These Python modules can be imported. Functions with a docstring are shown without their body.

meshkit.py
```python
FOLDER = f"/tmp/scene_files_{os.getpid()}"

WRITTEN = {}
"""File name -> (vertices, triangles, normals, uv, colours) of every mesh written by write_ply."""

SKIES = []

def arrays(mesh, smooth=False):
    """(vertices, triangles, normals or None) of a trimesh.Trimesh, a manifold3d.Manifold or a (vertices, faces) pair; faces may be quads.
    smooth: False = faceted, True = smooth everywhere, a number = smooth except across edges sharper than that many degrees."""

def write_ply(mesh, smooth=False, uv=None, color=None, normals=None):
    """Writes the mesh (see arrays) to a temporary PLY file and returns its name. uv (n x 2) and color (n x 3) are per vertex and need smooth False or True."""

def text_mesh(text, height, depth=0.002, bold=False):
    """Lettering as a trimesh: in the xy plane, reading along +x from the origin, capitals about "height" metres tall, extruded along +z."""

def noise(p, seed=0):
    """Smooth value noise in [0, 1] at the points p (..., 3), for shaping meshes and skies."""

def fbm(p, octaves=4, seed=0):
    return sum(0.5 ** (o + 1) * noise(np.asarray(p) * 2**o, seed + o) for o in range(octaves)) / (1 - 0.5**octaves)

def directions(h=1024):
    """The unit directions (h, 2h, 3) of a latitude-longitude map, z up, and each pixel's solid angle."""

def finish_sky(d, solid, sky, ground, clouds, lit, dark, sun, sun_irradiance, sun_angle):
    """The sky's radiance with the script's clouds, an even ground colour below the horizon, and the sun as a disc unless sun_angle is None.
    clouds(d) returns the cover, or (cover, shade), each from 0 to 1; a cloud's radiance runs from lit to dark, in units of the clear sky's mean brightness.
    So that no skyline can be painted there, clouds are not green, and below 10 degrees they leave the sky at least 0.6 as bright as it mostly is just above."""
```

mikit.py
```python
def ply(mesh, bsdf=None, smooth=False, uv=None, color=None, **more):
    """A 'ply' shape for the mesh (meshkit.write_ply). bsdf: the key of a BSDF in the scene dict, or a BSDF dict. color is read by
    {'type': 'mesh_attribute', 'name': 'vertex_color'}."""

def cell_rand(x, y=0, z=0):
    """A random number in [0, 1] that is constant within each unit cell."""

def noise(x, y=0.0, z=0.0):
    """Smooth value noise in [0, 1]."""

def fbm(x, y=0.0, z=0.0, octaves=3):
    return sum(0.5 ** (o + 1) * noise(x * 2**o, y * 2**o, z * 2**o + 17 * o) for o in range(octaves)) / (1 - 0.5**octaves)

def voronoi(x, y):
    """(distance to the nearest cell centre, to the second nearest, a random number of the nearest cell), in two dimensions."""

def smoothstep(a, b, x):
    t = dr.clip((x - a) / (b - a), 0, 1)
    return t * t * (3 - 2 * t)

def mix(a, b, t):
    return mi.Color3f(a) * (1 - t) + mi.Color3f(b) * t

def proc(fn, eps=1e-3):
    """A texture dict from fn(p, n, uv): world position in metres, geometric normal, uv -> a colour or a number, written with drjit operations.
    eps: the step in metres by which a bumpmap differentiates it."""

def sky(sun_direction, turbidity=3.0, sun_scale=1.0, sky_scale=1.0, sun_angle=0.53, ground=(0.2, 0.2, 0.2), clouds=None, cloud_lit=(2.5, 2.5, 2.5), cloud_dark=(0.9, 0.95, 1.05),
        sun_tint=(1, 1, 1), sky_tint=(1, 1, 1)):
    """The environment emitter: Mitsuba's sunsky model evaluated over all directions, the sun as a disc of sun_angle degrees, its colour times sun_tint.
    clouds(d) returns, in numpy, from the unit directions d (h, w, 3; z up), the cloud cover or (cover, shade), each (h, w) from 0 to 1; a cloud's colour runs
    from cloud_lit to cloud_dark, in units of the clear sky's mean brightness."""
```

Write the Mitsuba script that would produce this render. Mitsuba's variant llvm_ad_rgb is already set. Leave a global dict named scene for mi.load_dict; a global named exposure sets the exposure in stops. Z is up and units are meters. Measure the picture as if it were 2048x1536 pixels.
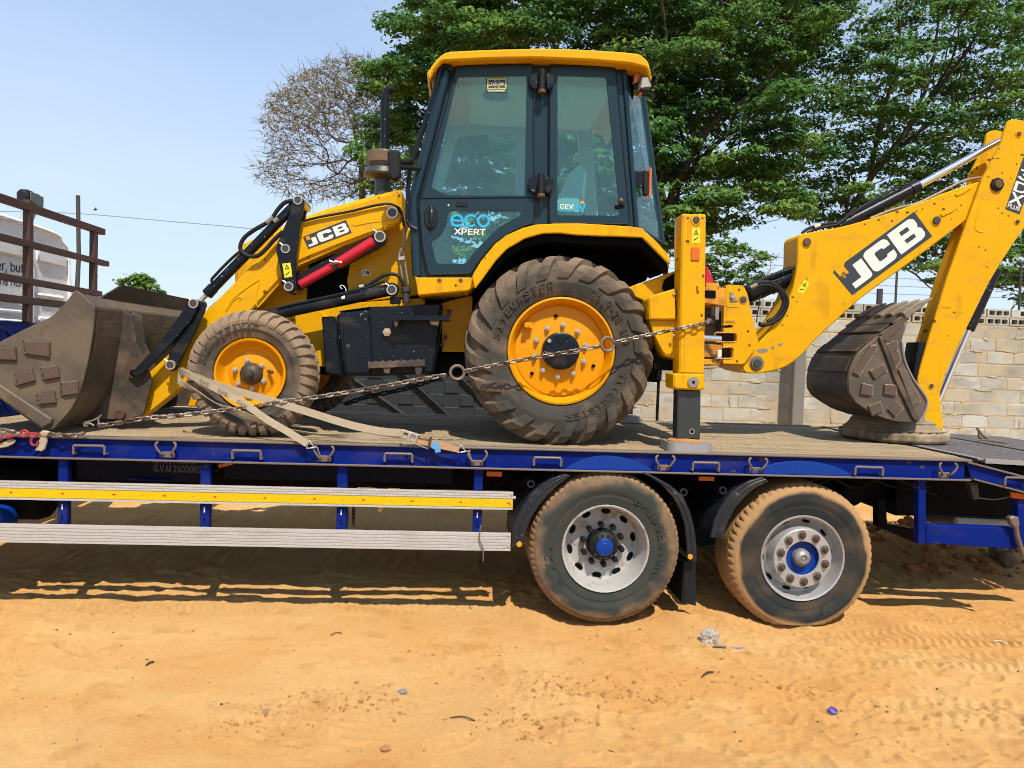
import math, random
import numpy as np
import trimesh, manifold3d, shapely
import shapely.geometry as sg
import mapbox_earcut as earcut
import drjit as dr
import mitsuba as mi
import mikit, meshkit
from mikit import fbm, noise, smoothstep, mix, proc, cell_rand

# ------------------------------------------------------------------ camera, sky, exposure
# Truck frame: x along the truck (to the right in the picture), y away from the camera, z up; the truck's near side is y = 0.
CAM_D, CAM_H, YAW, PITCH, ROLL, FOC = 4.959, 1.808, 0.0642, 0.0405, 0.0342, 1500.0
FW = np.array([math.sin(YAW) * math.cos(PITCH), math.cos(YAW) * math.cos(PITCH), -math.sin(PITCH)])
_r0 = np.array([math.cos(YAW), -math.sin(YAW), 0.0])
_u0 = np.cross(_r0, FW)
RT = math.cos(ROLL) * _r0 + math.sin(ROLL) * _u0
UP = np.cross(RT, FW)
EYE = np.array([0.0, -CAM_D, CAM_H])
T4 = mi.ScalarTransform4f
SUN = (0.15, -0.70, 1.0)
exposure = 1.68


def hazy(d):
    e = np.clip(d[..., 2], 0, 1)
    veil = meshkit.fbm(np.stack([d[..., 0] * 2.2, d[..., 1] * 2.2, d[..., 2] * 5], -1), 4, 3) - 0.5
    return 0.32 + 0.62 * np.exp(-e * 3.5) + 0.30 * veil


scene = {
    'camera': {'type': 'perspective', 'fov': 2 * math.degrees(math.atan(1024 / FOC)), 'fov_axis': 'x', 'near_clip': 0.05, 'far_clip': 3000.0,
               'to_world': T4().look_at(origin=EYE.tolist(), target=(EYE + FW).tolist(), up=UP.tolist())},
    'daylight': mikit.sky(SUN, turbidity=3, sun_scale=1.36, ground=(0.26, 0.19, 0.12), sun_tint=(0.93, 1.0, 1.12), sky_tint=(0.93, 1.44, 1.80), clouds=hazy, cloud_lit=(1.9, 2.1, 2.36)),
}
labels = {}

# ------------------------------------------------------------------ measuring: a point of the photograph at a known distance


def A(px, py, Y):
    d = FW * FOC + RT * (px - 1024) - UP * (py - 768)
    return EYE + d * ((Y - EYE[1]) / d[1])


def AZ(px, py, z):
    d = FW * FOC + RT * (px - 1024) - UP * (py - 768)
    return EYE + d * ((z - EYE[2]) / d[2])


def AX(px, py, x):
    d = FW * FOC + RT * (px - 1024) - UP * (py - 768)
    return EYE + d * ((x - EYE[0]) / d[0])


def S(Y):
    return (CAM_D + Y) / FOC


def XZ(pts, Y):
    return np.array([A(p[0], p[1], Y)[[0, 2]] for p in pts])


# ------------------------------------------------------------------ scene entries
count = {}


def key_for(name):
    n = count.get(name, 0)
    count[name] = n + 1
    return name if n == 0 else f'{name}_{n:03d}'


def add(name, mesh, mat, smooth=32, color=None, label=None):
    k = key_for(name)
    if not isinstance(mesh, dict):
        if color is not None:
            smooth = True if smooth is True else False
        mesh = mikit.ply(mesh, None, smooth, color=color)
    d = dict(mesh)
    d['bsdf'] = {'type': 'ref', 'id': 'paint_' + mat}
    scene[k] = d
    if label:
        labels[k] = {'label': label}
    return k


def tag(k, label, cat, group=None, kind=None):
    labels[k] = {'label': label, 'category': cat}
    if group:
        labels[k]['group'] = group
    if kind:
        labels[k]['kind'] = kind


def struct(name, mesh, mat, smooth=32):
    k = add(name, mesh, mat, smooth)
    labels[k] = {'kind': 'structure'}
    return k


# ------------------------------------------------------------------ meshes: every helper returns (vertices, triangles)
def join(parts):
    vs, fs, n = [], [], 0
    for v, f in parts:
        vs.append(v)
        fs.append(np.asarray(f) + n)
        n += len(v)
    return np.vstack(vs), np.vstack(fs)


def tri(quads):
    q = np.asarray(quads)
    return np.vstack([q[:, [0, 1, 2]], q[:, [0, 2, 3]]])


def move(m, d):
    return np.asarray(m[0]) + np.asarray(d, float), m[1]


def mirror(m, yc=1.25):
    v = np.array(m[0], float)
    v[:, 1] = 2 * yc - v[:, 1]
    return v, np.asarray(m[1])[:, ::-1]


def box(x0, x1, y0, y1, z0, z1, b=0.0):
    if b <= 0:
        v = np.array([[x, y, z] for x in (x0, x1) for y in (y0, y1) for z in (z0, z1)], float)
        f = np.array([[0, 1, 3], [0, 3, 2], [4, 6, 7], [4, 7, 5], [0, 4, 5], [0, 5, 1], [2, 3, 7], [2, 7, 6], [0, 2, 6], [0, 6, 4], [1, 5, 7], [1, 7, 3]])
        return v, f
    lo, hi = np.array([x0, y0, z0]), np.array([x1, y1, z1])
    b = min(b, (hi - lo).min() * 0.45)
    pts = []
    for s in np.ndindex(2, 2, 2):
        c = np.where(np.array(s) == 0, lo, hi)
        sg_ = np.where(np.array(s) == 0, 1, -1)
        for k in range(3):
            q = c + sg_ * b
            q[k] = c[k]
            pts.append(q)
    h = trimesh.convex.convex_hull(np.array(pts))
    return np.array(h.vertices), np.array(h.faces)


def rnd(pts, r, n=5):
    """Corners of a polygon rounded: r is one radius or one for each corner."""
    p = np.asarray(pts, float)
    N = len(p)
    rr = np.broadcast_to(r, (N,))
    out = []
    for i in range(N):
        a, b, c = p[i - 1], p[i], p[(i + 1) % N]
        la, lc = np.linalg.norm(a - b), np.linalg.norm(c - b)
        t = min(rr[i], la * 0.48, lc * 0.48)
        if t < 1e-6:
            out.append(b)
            continue
        q0, q1 = b + (a - b) / la * t, b + (c - b) / lc * t
        for u in np.linspace(0, 1, n):
            out.append((1 - u) ** 2 * q0 + 2 * u * (1 - u) * b + u * u * q1)
    return np.array(out)


def clean(p):
    keep = [i for i in range(len(p)) if np.linalg.norm(p[i] - p[i - 1]) > 1e-5]
    p = p[keep]
    a = 0.5 * np.sum(p[:, 0] * np.roll(p[:, 1], -1) - np.roll(p[:, 0], -1) * p[:, 1])
    return p if a > 0 else p[::-1]


def slab(p, y0, y1, b=0.004):
    """A polygon in (x, z) given thickness from y0 (near) to y1, its edges bevelled by b."""
    p = clean(np.asarray(p, float))
    e0 = p - np.roll(p, 1, 0)
    e1 = np.roll(p, -1, 0) - p
    n0 = np.stack([-e0[:, 1], e0[:, 0]], 1) / np.linalg.norm(e0, axis=1, keepdims=True)
    n1 = np.stack([-e1[:, 1], e1[:, 0]], 1) / np.linalg.norm(e1, axis=1, keepdims=True)
    m = n0 + n1
    m /= np.maximum(np.linalg.norm(m, axis=1, keepdims=True), 1e-9)
    b = min(b, abs(y1 - y0) * 0.4)
    ins = p + m * (b / np.maximum((m * n1).sum(1, keepdims=True), 0.5))
    N = len(p)
    f2 = np.asarray(earcut.triangulate_float64(ins, np.array([N], np.uint32)), int).reshape(-1, 3)
    a_, b_, c_ = ins[f2[:, 0]], ins[f2[:, 1]], ins[f2[:, 2]]
    area = (b_[:, 0] - a_[:, 0]) * (c_[:, 1] - a_[:, 1]) - (b_[:, 1] - a_[:, 1]) * (c_[:, 0] - a_[:, 0])
    f2 = np.where((area < 0)[:, None], f2[:, ::-1], f2)
    ring = lambda q, y: np.stack([q[:, 0], np.full(N, y), q[:, 1]], 1)
    v = np.vstack([ring(ins, y0), ring(p, y0 + b), ring(p, y1 - b), ring(ins, y1)])
    i = np.arange(N)
    j = (i + 1) % N
    qs = [np.stack([i + k * N, i + (k + 1) * N, j + (k + 1) * N, j + k * N], 1) for k in range(3)]
    return v, np.vstack([f2, f2[:, ::-1] + 3 * N, tri(np.vstack(qs))[:, ::-1]])


def plate(pts, Y, t, r=0, b=0.004, n=5):
    """A plate t thick whose near face has the outline pts (measured at the distance Y); r rounds its corners (same unit as pts)."""
    p = np.asarray(pts, float)
    if np.ndim(r) or r > 0:
        p = rnd(p, r, n)
    return slab(XZ(p, Y), Y, Y + t, b)


def solid(poly, y0, y1):
    """A shapely polygon (holes too) in (x, z) given thickness."""
    out = []
    for g in getattr(poly, 'geoms', [poly]):
        if g.is_empty:
            continue
        m = trimesh.creation.extrude_polygon(g, abs(y1 - y0), engine='earcut')
        v = np.array(m.vertices)
        out.append((np.stack([v[:, 0], max(y0, y1) - v[:, 2], v[:, 1]], 1), np.array(m.faces)))
    return join(out)


def frames(p):
    t = np.gradient(p, axis=0)
    t /= np.maximum(np.linalg.norm(t, axis=1, keepdims=True), 1e-12)
    a = np.zeros_like(p)
    ref = np.array([0, 0, 1.0]) if abs(t[0, 2]) < 0.9 else np.array([1.0, 0, 0])
    a[0] = np.cross(t[0], ref)
    a[0] /= np.linalg.norm(a[0])
    for i in range(1, len(p)):
        q = a[i - 1] - t[i] * (a[i - 1] @ t[i])
        a[i] = q / max(np.linalg.norm(q), 1e-9)
    return t, a, np.cross(t, a)


def tube(p, r, n=8, caps=True):
    p = np.asarray(p, float)
    t, a, b = frames(p)
    ang = np.arange(n) * 2 * np.pi / n
    rr = np.broadcast_to(r, (len(p),))
    v = (p[:, None] + rr[:, None, None] * (np.cos(ang)[None, :, None] * a[:, None] + np.sin(ang)[None, :, None] * b[:, None])).reshape(-1, 3)
    i, j = np.meshgrid(np.arange(len(p) - 1), np.arange(n), indexing='ij')
    f = tri(np.stack([i * n + j, i * n + (j + 1) % n, (i + 1) * n + (j + 1) % n, (i + 1) * n + j], -1).reshape(-1, 4))
    if caps:
        k = len(v)
        v = np.vstack([v, v[:n], v[-n - 0:] if n else v])
        L = np.arange(1, n - 1)
        f = np.vstack([f, np.stack([k + 0 * L, k + L + 1, k + L], 1), np.stack([k + n + 0 * L, k + n + L, k + n + L + 1], 1)])
    return v, f


def spline(p, m=8):
    p = np.asarray(p, float)
    q = np.vstack([2 * p[0] - p[1], p, 2 * p[-1] - p[-2]])
    out = []
    u = np.linspace(0, 1, m, endpoint=False)[:, None]
    for i in range(1, len(q) - 2):
        a, b, c, d = q[i - 1:i + 3]
        out.append(0.5 * (2 * b + (c - a) * u + (2 * a - 5 * b + 4 * c - d) * u ** 2 + (3 * b - a - 3 * c + d) * u ** 3))
    return np.vstack(out + [p[-1:]])


def lathe(profile, c, d=(0, 1, 0), n=48, closed=False):
    """profile: (radius, distance along d) pairs turned round the axis through c."""
    d = np.asarray(d, float) / np.linalg.norm(d)
    a = np.cross(d, [0, 0, 1.0] if abs(d[2]) < 0.9 else [1.0, 0, 0])
    a /= np.linalg.norm(a)
    b = np.cross(d, a)
    p = np.asarray(profile, float)
    ang = np.arange(n) * 2 * np.pi / n
    rad = np.cos(ang)[:, None] * a + np.sin(ang)[:, None] * b
    v = (np.asarray(c, float) + p[:, None, 1:2] * d + p[:, None, 0:1] * rad[None]).reshape(-1, 3)
    m = len(p)
    i, j = np.meshgrid(np.arange(m if closed else m - 1), np.arange(n), indexing='ij')
    k = (i + 1) % m
    f = tri(np.stack([i * n + j, i * n + (j + 1) % n, k * n + (j + 1) % n, k * n + j], -1).reshape(-1, 4))
    e = v[f]
    keep = (np.linalg.norm(np.cross(e[:, 1] - e[:, 0], e[:, 2] - e[:, 0]), axis=1) > 1e-14)
    return v, f[keep]


def rod(p0, p1, r, n=20, b=None, r1=None):
    p0, p1 = np.asarray(p0, float), np.asarray(p1, float)
    L = np.linalg.norm(p1 - p0)
    r1 = r if r1 is None else r1
    b = min(r, L) * 0.12 if b is None else b
    return lathe([(0, 0), (r - b, 0), (r, b), (r1, L - b), (r1 - b, L), (0, L)], p0, p1 - p0, n)


def pin(px, py, Y, rpx, length, n=24):
    """A round pin or boss whose near face is at distance Y."""
    c = A(px, py, Y)
    return rod(c, c + [0, length, 0], rpx * S(Y), n)


def hexnut(c, r, L, d=(0, 1, 0)):
    return lathe([(0, 0), (r * 0.88, 0), (r, L * 0.18), (r, L), (0, L)], c, d, 6)


def ring_chain(p, q, n, wire, Lk, W, offset=0):
    """One chain link as a mesh lying along x, in its xz plane."""


def link_mesh(Lk, W, wire, n=14, s=6):
    """A stadium-shaped link: Lk long, W wide (outer), in the xy plane, along x."""
    R = W / 2 - wire
    h = max(Lk / 2 - wire - R, 0)
    ang = np.linspace(-np.pi / 2, np.pi / 2, n // 2)
    p = np.vstack([np.stack([h + R * np.cos(ang), R * np.sin(ang), 0 * ang], 1), np.stack([-h - R * np.cos(ang), -R * np.sin(ang), 0 * ang], 1)])
    N = len(p)
    t = np.roll(p, -1, 0) - np.roll(p, 1, 0)
    t /= np.linalg.norm(t, axis=1, keepdims=True)
    b = np.array([0, 0, 1.0])
    a = np.cross(b, t)
    k = np.arange(s) * 2 * np.pi / s
    v = (p[:, None] + wire * (np.cos(k)[None, :, None] * a[:, None] + np.sin(k)[None, :, None] * b)).reshape(-1, 3)
    i, j = np.meshgrid(np.arange(N), np.arange(s), indexing='ij')
    ii = (i + 1) % N
    return v, tri(np.stack([i * s + j, i * s + (j + 1) % s, ii * s + (j + 1) % s, ii * s + j], -1).reshape(-1, 4))[:, ::-1]


def frame_matrix(o, ex, ey, ez):
    m = np.eye(4)
    m[:3, 0], m[:3, 1], m[:3, 2], m[:3, 3] = ex, ey, ez, o
    return m


def apply(m, M):
    v = np.asarray(m[0]) @ M[:3, :3].T + M[:3, 3]
    f = np.asarray(m[1])
    return v, (f[:, ::-1] if np.linalg.det(M[:3, :3]) < 0 else f)


def lettering(text, p0, p1, height, depth=0.0025, bold=True, out=(0, -1, 0), width=True):
    """Text standing on the line p0-p1, filling its length, on a face whose normal is out."""
    m = meshkit.text_mesh(text, 1.0, 1.0, bold)
    v = np.array(m.vertices)
    v[:, 0] -= v[:, 0].min()
    p0, p1 = np.asarray(p0, float), np.asarray(p1, float)
    ex = p1 - p0
    L = np.linalg.norm(ex)
    out = np.asarray(out, float)
    ey = np.cross(out, ex / L)
    s = L / v[:, 0].max() if width else height
    M = frame_matrix(p0, ex / L * s, ey * height, out * depth)
    return apply((v, np.array(m.faces)), M)


def arc_text(text, c, R, h, a0, a1, Y, flip=False, depth=0.004):
    """Raised letters round a tyre: from angle a0 to a1 (degrees, 0 = right, 90 = top), reading clockwise."""
    out = []
    chars = [(i, ch) for i, ch in enumerate(text) if ch != ' ']
    for i, ch in chars:
        a = math.radians(a0 + (a1 - a0) * (i + 0.5) / len(text))
        w = abs(math.radians(a1 - a0)) / len(text) * R * 0.72
        rad = np.array([math.cos(a), 0, math.sin(a)])
        tang = np.array([math.sin(a), 0, -math.cos(a)])
        if flip:
            rad, tang = -rad, -tang
        base = np.array([c[0], Y, c[2]]) + np.array([math.cos(a), 0, math.sin(a)]) * R
        out.append(lettering(ch, base - tang * w / 2 - rad * h / 2, base + tang * w / 2 - rad * h / 2, h, depth))
    return join(out)


def jcb_letters():
    """Heavy square letters J, C, B in boxes one unit high, for the decals."""
    bx = sg.box
    R = lambda g, r: g.buffer(-r).buffer(2 * r).buffer(-r)
    J = bx(0.36, 0.25, 0.70, 1.0).union(bx(0.0, 0.0, 0.70, 0.28))
    J = J.difference(bx(0.55, -0.1, 0.8, 0.15).difference(sg.Point(0.55, 0.15).buffer(0.15)))
    C = bx(0, 0, 0.92, 1.0).buffer(-0.2).buffer(0.2).difference(bx(0.33, 0.28, 0.66, 0.72).buffer(-0.08).buffer(0.08)).difference(bx(0.6, 0.37, 1.0, 0.63))
    B = bx(0, 0, 0.92, 1.0).difference(bx(0.5, -0.1, 1.0, 1.1)).union(bx(0.1, 0.0, 0.94, 0.54).buffer(-0.2).buffer(0.2)).union(bx(0.1, 0.46, 0.90, 1.0).buffer(-0.2).buffer(0.2)).union(bx(0, 0, .4, 1))
    B = B.difference(bx(0.32, 0.22, 0.66, 0.40)).difference(bx(0.32, 0.60, 0.62, 0.78))
    return [(J, 0.70), (C, 0.92), (B, 0.92)]


def decal_letters(O, eu, ev, boxes, depth, sub=0.002):
    """boxes: (u0, u1, v0, v1) for each of the three letters on the face spanned by eu, ev (world vectors) from O."""
    out = []
    n = np.array([0, -1.0, 0])
    for (g, w), (u0, u1, v0, v1) in zip(jcb_letters(), boxes):
        m = trimesh.creation.extrude_polygon(g, 1.0, engine='earcut')
        v = np.array(m.vertices)
        M = frame_matrix(O + eu * u0 + ev * v0, eu * (u1 - u0) / w, ev * (v1 - v0), n * depth)
        out.append(apply((v, np.array(m.faces)), M))
    return join(out)
# ------------------------------------------------------------------ materials
TONE = {'white_paint': 1.0, 'decal_white': 0.8, 'chrome': 1.0, 'zinc': 0.85, 'paper_white': 0.8, 'aluminium': 0.60, 'rim_silver': 0.85, 'rim_white': 0.78, 'seat_cover': 0.9, 'interior_light': 0.9, 'interior_grey': 0.85, 'pin_steel': 0.9, 'lamp_grey': 0.8}


def tex(fn, k=0.65):
    return proc(lambda p, n, uv: fn(p, n, uv) * k)



def rgb(c):
    return {'type': 'rgb', 'value': list(c)} if isinstance(c, (tuple, list)) else c


def mat(name, base, rough=0.5, metal=0.0, spec=0.5, coat=0.0, bump=None, scale=1.0, eps=1e-3, **kw):
    k = TONE.get(name, 0.65)
    base = tuple(x * k for x in base) if isinstance(base, tuple) else tex(base, k) if callable(base) else base
    b = {'type': 'principled', 'base_color': rgb(base), 'roughness': rough, 'metallic': metal, 'specular': spec, **kw}
    if coat:
        b['clearcoat'], b['clearcoat_gloss'] = coat, 0.9
    if bump is not None:
        b = {'type': 'bumpmap', 'texture': proc(bump, eps), 'scale': scale, 'bsdf': b}
    scene['paint_' + name] = {'type': 'twosided', 'bsdf': b}


VC = {'type': 'mesh_attribute', 'name': 'vertex_color'}
STEP = smoothstep


def t_yellow(p, n, uv):
    f = fbm(p.x * 3.1, p.y * 3.1, p.z * 4.0)
    c = mix((0.93, 0.505, 0.0008), (0.90, 0.440, 0.0008), f)
    d = STEP(0.52, 0.80, fbm(p.x * 7 + 5, p.y * 7, p.z * 13, 4))
    c = mix(c, (0.52, 0.29, 0.05), 0.30 * d)
    run = STEP(0.66, 0.82, noise(p.x * 34, p.y * 34, p.z * 2.2)) * STEP(0.45, 0.7, noise(p.x * 3, p.y * 3, p.z * 3 + 7))
    c = mix(c, (0.40, 0.19, 0.02), 0.28 * run)
    scr = STEP(0.90, 0.95, noise((p.x + p.z) * 6, p.y * 20, (p.x - p.z) * 120)) * STEP(0.5, 0.7, noise(p.x * 4 + 2, p.y * 4, p.z * 4))
    c = mix(c, (0.45, 0.22, 0.03), 0.5 * scr)
    chip = STEP(0.835, 0.85, noise(p.x * 26, p.y * 26, p.z * 26 + 3)) * STEP(0.58, 0.68, noise(p.x * 2.3 + 1, p.y * 2, p.z * 2.3))
    return mix(c, (0.13, 0.045, 0.018), chip * 0.9)


def t_yellow_greasy(p, n, uv):
    f = fbm(p.x * 9, p.y * 9, p.z * 9)
    c = mix((0.80, 0.38, 0.004), (0.55, 0.22, 0.008), STEP(0.4, 0.65, f))
    return mix(c, (0.03, 0.02, 0.014), STEP(0.56, 0.68, fbm(p.x * 14 + 3, p.y * 14, p.z * 11)) * 0.85)


def t_rim(p, n, uv):
    return mix((0.92, 0.40, 0.002), (0.88, 0.34, 0.003), fbm(p.x * 8, p.y * 8, p.z * 8))


def t_black(p, n, uv):
    f = fbm(p.x * 5, p.y * 5, p.z * 5)
    c = mix((0.005, 0.009, 0.016), (0.010, 0.016, 0.025), f)
    d = STEP(0.60, 0.78, fbm(p.x * 6 + 9, p.y * 6, p.z * 9))
    c = mix(c, (0.11, 0.095, 0.075), 0.25 * d)
    s = STEP(0.885, 0.92, noise(p.x * 55, p.y * 55, p.z * 55))
    return mix(c, (0.38, 0.37, 0.33), s * 0.6)


def t_steel(p, n, uv):
    f = fbm(p.x * 5, p.y * 5, p.z * 5, 5)
    c = mix((0.270, 0.208, 0.140), (0.165, 0.135, 0.102), STEP(0.36, 0.68, f))
    c = mix(c, (0.325, 0.245, 0.155), 0.6 * STEP(0.48, 0.72, fbm(p.x * 3 + 7, p.y * 3, p.z * 3.4, 5)))
    c = mix(c, (0.19, 0.09, 0.045), 0.35 * STEP(0.58, 0.74, fbm(p.x * 12, p.y * 12 + 4, p.z * 12, 4)))
    g = noise((p.x + p.z) * 150, p.y * 9, (p.x - p.z) * 4)
    c = mix(c, (0.40, 0.34, 0.26), 0.5 * STEP(0.84, 0.94, g) * STEP(0.35, 0.6, noise(p.x * 5, p.y * 5, p.z * 5 + 3)))
    h = noise((p.x * 0.6 - p.z) * 130, p.y * 9, (p.x + p.z * 0.6) * 5 + 9)
    return mix(c, (0.08, 0.065, 0.052), 0.5 * STEP(0.84, 0.95, h))


def t_steel_dark(p, n, uv):
    f = fbm(p.x * 6, p.y * 3, p.z * 6, 4)
    c = mix((0.060, 0.050, 0.042), (0.17, 0.120, 0.080), STEP(0.4, 0.68, f))
    return mix(c, (0.17, 0.085, 0.042), 0.32 * STEP(0.58, 0.75, fbm(p.x * 12, p.y * 5 + 4, p.z * 12)))


def b_steel(p, n, uv):
    return 0.0022 * fbm(p.x * 28, p.y * 28, p.z * 28) + 0.0012 * noise((p.x + p.z) * 60, p.y * 8, (p.x - p.z) * 5)


def t_blue(p, n, uv):
    f = fbm(p.x * 4, p.y * 4, p.z * 6)
    c = mix((0.002, 0.022, 0.27), (0.002, 0.014, 0.16), f)
    c = mix(c, (0.22, 0.17, 0.11), 0.09 * STEP(0.5, 0.8, fbm(p.x * 5 + 3, p.y * 8, p.z * 9)))
    return mix(c, (0.10, 0.085, 0.07), 0.85 * STEP(0.78, 0.83, noise(p.x * 21, p.y * 21, p.z * 34)) * STEP(0.5, 0.7, noise(p.x * 3, p.y * 3, p.z * 3)))


def t_wood(p, n, uv):
    row = dr.floor(p.y / 0.155)
    a = noise(p.x * 1.3 + row * 7.7, p.y * 60, row)
    g = fbm(p.x * 2.2 + row * 3.1, p.y * 90, 2.0)
    c = mix((0.41, 0.325, 0.195), (0.28, 0.22, 0.14), a)
    c = mix(c, (0.13, 0.10, 0.075), STEP(0.5, 0.75, g) * 0.8)
    return mix(c, (0.36, 0.25, 0.14), 0.7 * STEP(0.52, 0.75, fbm(p.x * 1.1, p.y * 2.6, 5)))


def b_wood(p, n, uv):
    return 0.003 * fbm(p.x * 2.5, p.y * 70, 1.0) + 0.0015 * noise(p.x * 30, p.y * 90)


def t_alu(p, n, uv):
    c = mix((0.76, 0.75, 0.73), (0.73, 0.715, 0.69), fbm(p.x * 2.5, p.y * 8, p.z * 20))
    return mix(c, (0.42, 0.37, 0.30), 0.30 * STEP(0.55, 0.85, fbm(p.x * 3 + 2, p.y * 5, p.z * 9)))


def t_sand(p, n, uv):
    f = fbm(p.x * 0.9, p.y * 0.9, 0.0, 4)
    c = mix((0.63, 0.37, 0.145), (0.615, 0.330, 0.112), STEP(0.35, 0.65, f))
    c = mix(c, (0.66, 0.42, 0.17), 0.55 * STEP(0.5, 0.72, fbm(p.x * 2.1 + 11, p.y * 3.4, 0.0, 4)))
    c = mix(c, (0.46, 0.22, 0.07), 0.35 * STEP(0.60, 0.78, fbm(p.x * 6 + 3, p.y * 9, 0.0, 4)))
    g = noise(p.x * 160, p.y * 160)
    return c * (0.91 + 0.18 * g)


def b_sand(p, n, uv):
    return 0.004 * fbm(p.x * 45, p.y * 45, 0.0, 3) + 0.0025 * noise(p.x * 190, p.y * 190)


def block_tone(base):
    def t_block(p, n, uv):
        f = fbm(p.x * 3, p.y * 3, p.z * 3, 4)
        c = mix(base, tuple(0.80 * x for x in base), STEP(0.35, 0.65, f))
        c = c * (0.80 + 0.34 * noise(p.x * 120, p.y * 120, p.z * 120))
        c = mix(c, (0.30, 0.26, 0.18), 0.45 * STEP(0.60, 0.8, fbm(p.x * 2.3 + 5, 0, p.z * 5)))
        return mix(c, (0.60, 0.50, 0.32), 0.65 * STEP(0.56, 0.64, fbm(p.x * 3.7 + 9, 0, p.z * 4.4 + 2)))
    return t_block


def b_block(p, n, uv):
    return 0.006 * fbm(p.x * 40, p.y * 40, p.z * 40, 3)


def t_mortar(p, n, uv):
    c = mix((0.58, 0.48, 0.31), (0.50, 0.41, 0.26), fbm(p.x * 6, p.y * 6, p.z * 6, 4))
    return mix(c, (0.60, 0.50, 0.34), STEP(0.5, 0.7, noise(p.x * 4, 1, p.z * 4)))


def t_bark(p, n, uv):
    return mix((0.075, 0.058, 0.044), (0.15, 0.12, 0.09), fbm(p.x * 5, p.y * 5, p.z * 2.5))


def t_rust(p, n, uv):
    return mix((0.11, 0.045, 0.036), (0.17, 0.075, 0.05), fbm(p.x * 7, p.y * 4, p.z * 7))


def t_white(p, n, uv):
    c = mix((0.88, 0.88, 0.85), (0.82, 0.81, 0.78), fbm(p.x * 2, p.y * 2, p.z * 2))
    return mix(c, (0.45, 0.40, 0.32), 0.35 * STEP(0.55, 0.8, fbm(p.x * 4, p.y * 3, p.z * 9)))


def t_strap(p, n, uv):
    f = fbm(p.x * 12, p.y * 12, p.z * 12)
    c = mix((0.62, 0.53, 0.39), (0.48, 0.40, 0.28), f)
    return c * (0.9 + 0.2 * noise(p.x * 200, p.y * 200, p.z * 200))


def t_chain(p, n, uv):
    return mix((0.42, 0.38, 0.33), (0.16, 0.10, 0.07), STEP(0.42, 0.70, fbm(p.x * 16, p.y * 16, p.z * 16)))


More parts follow.
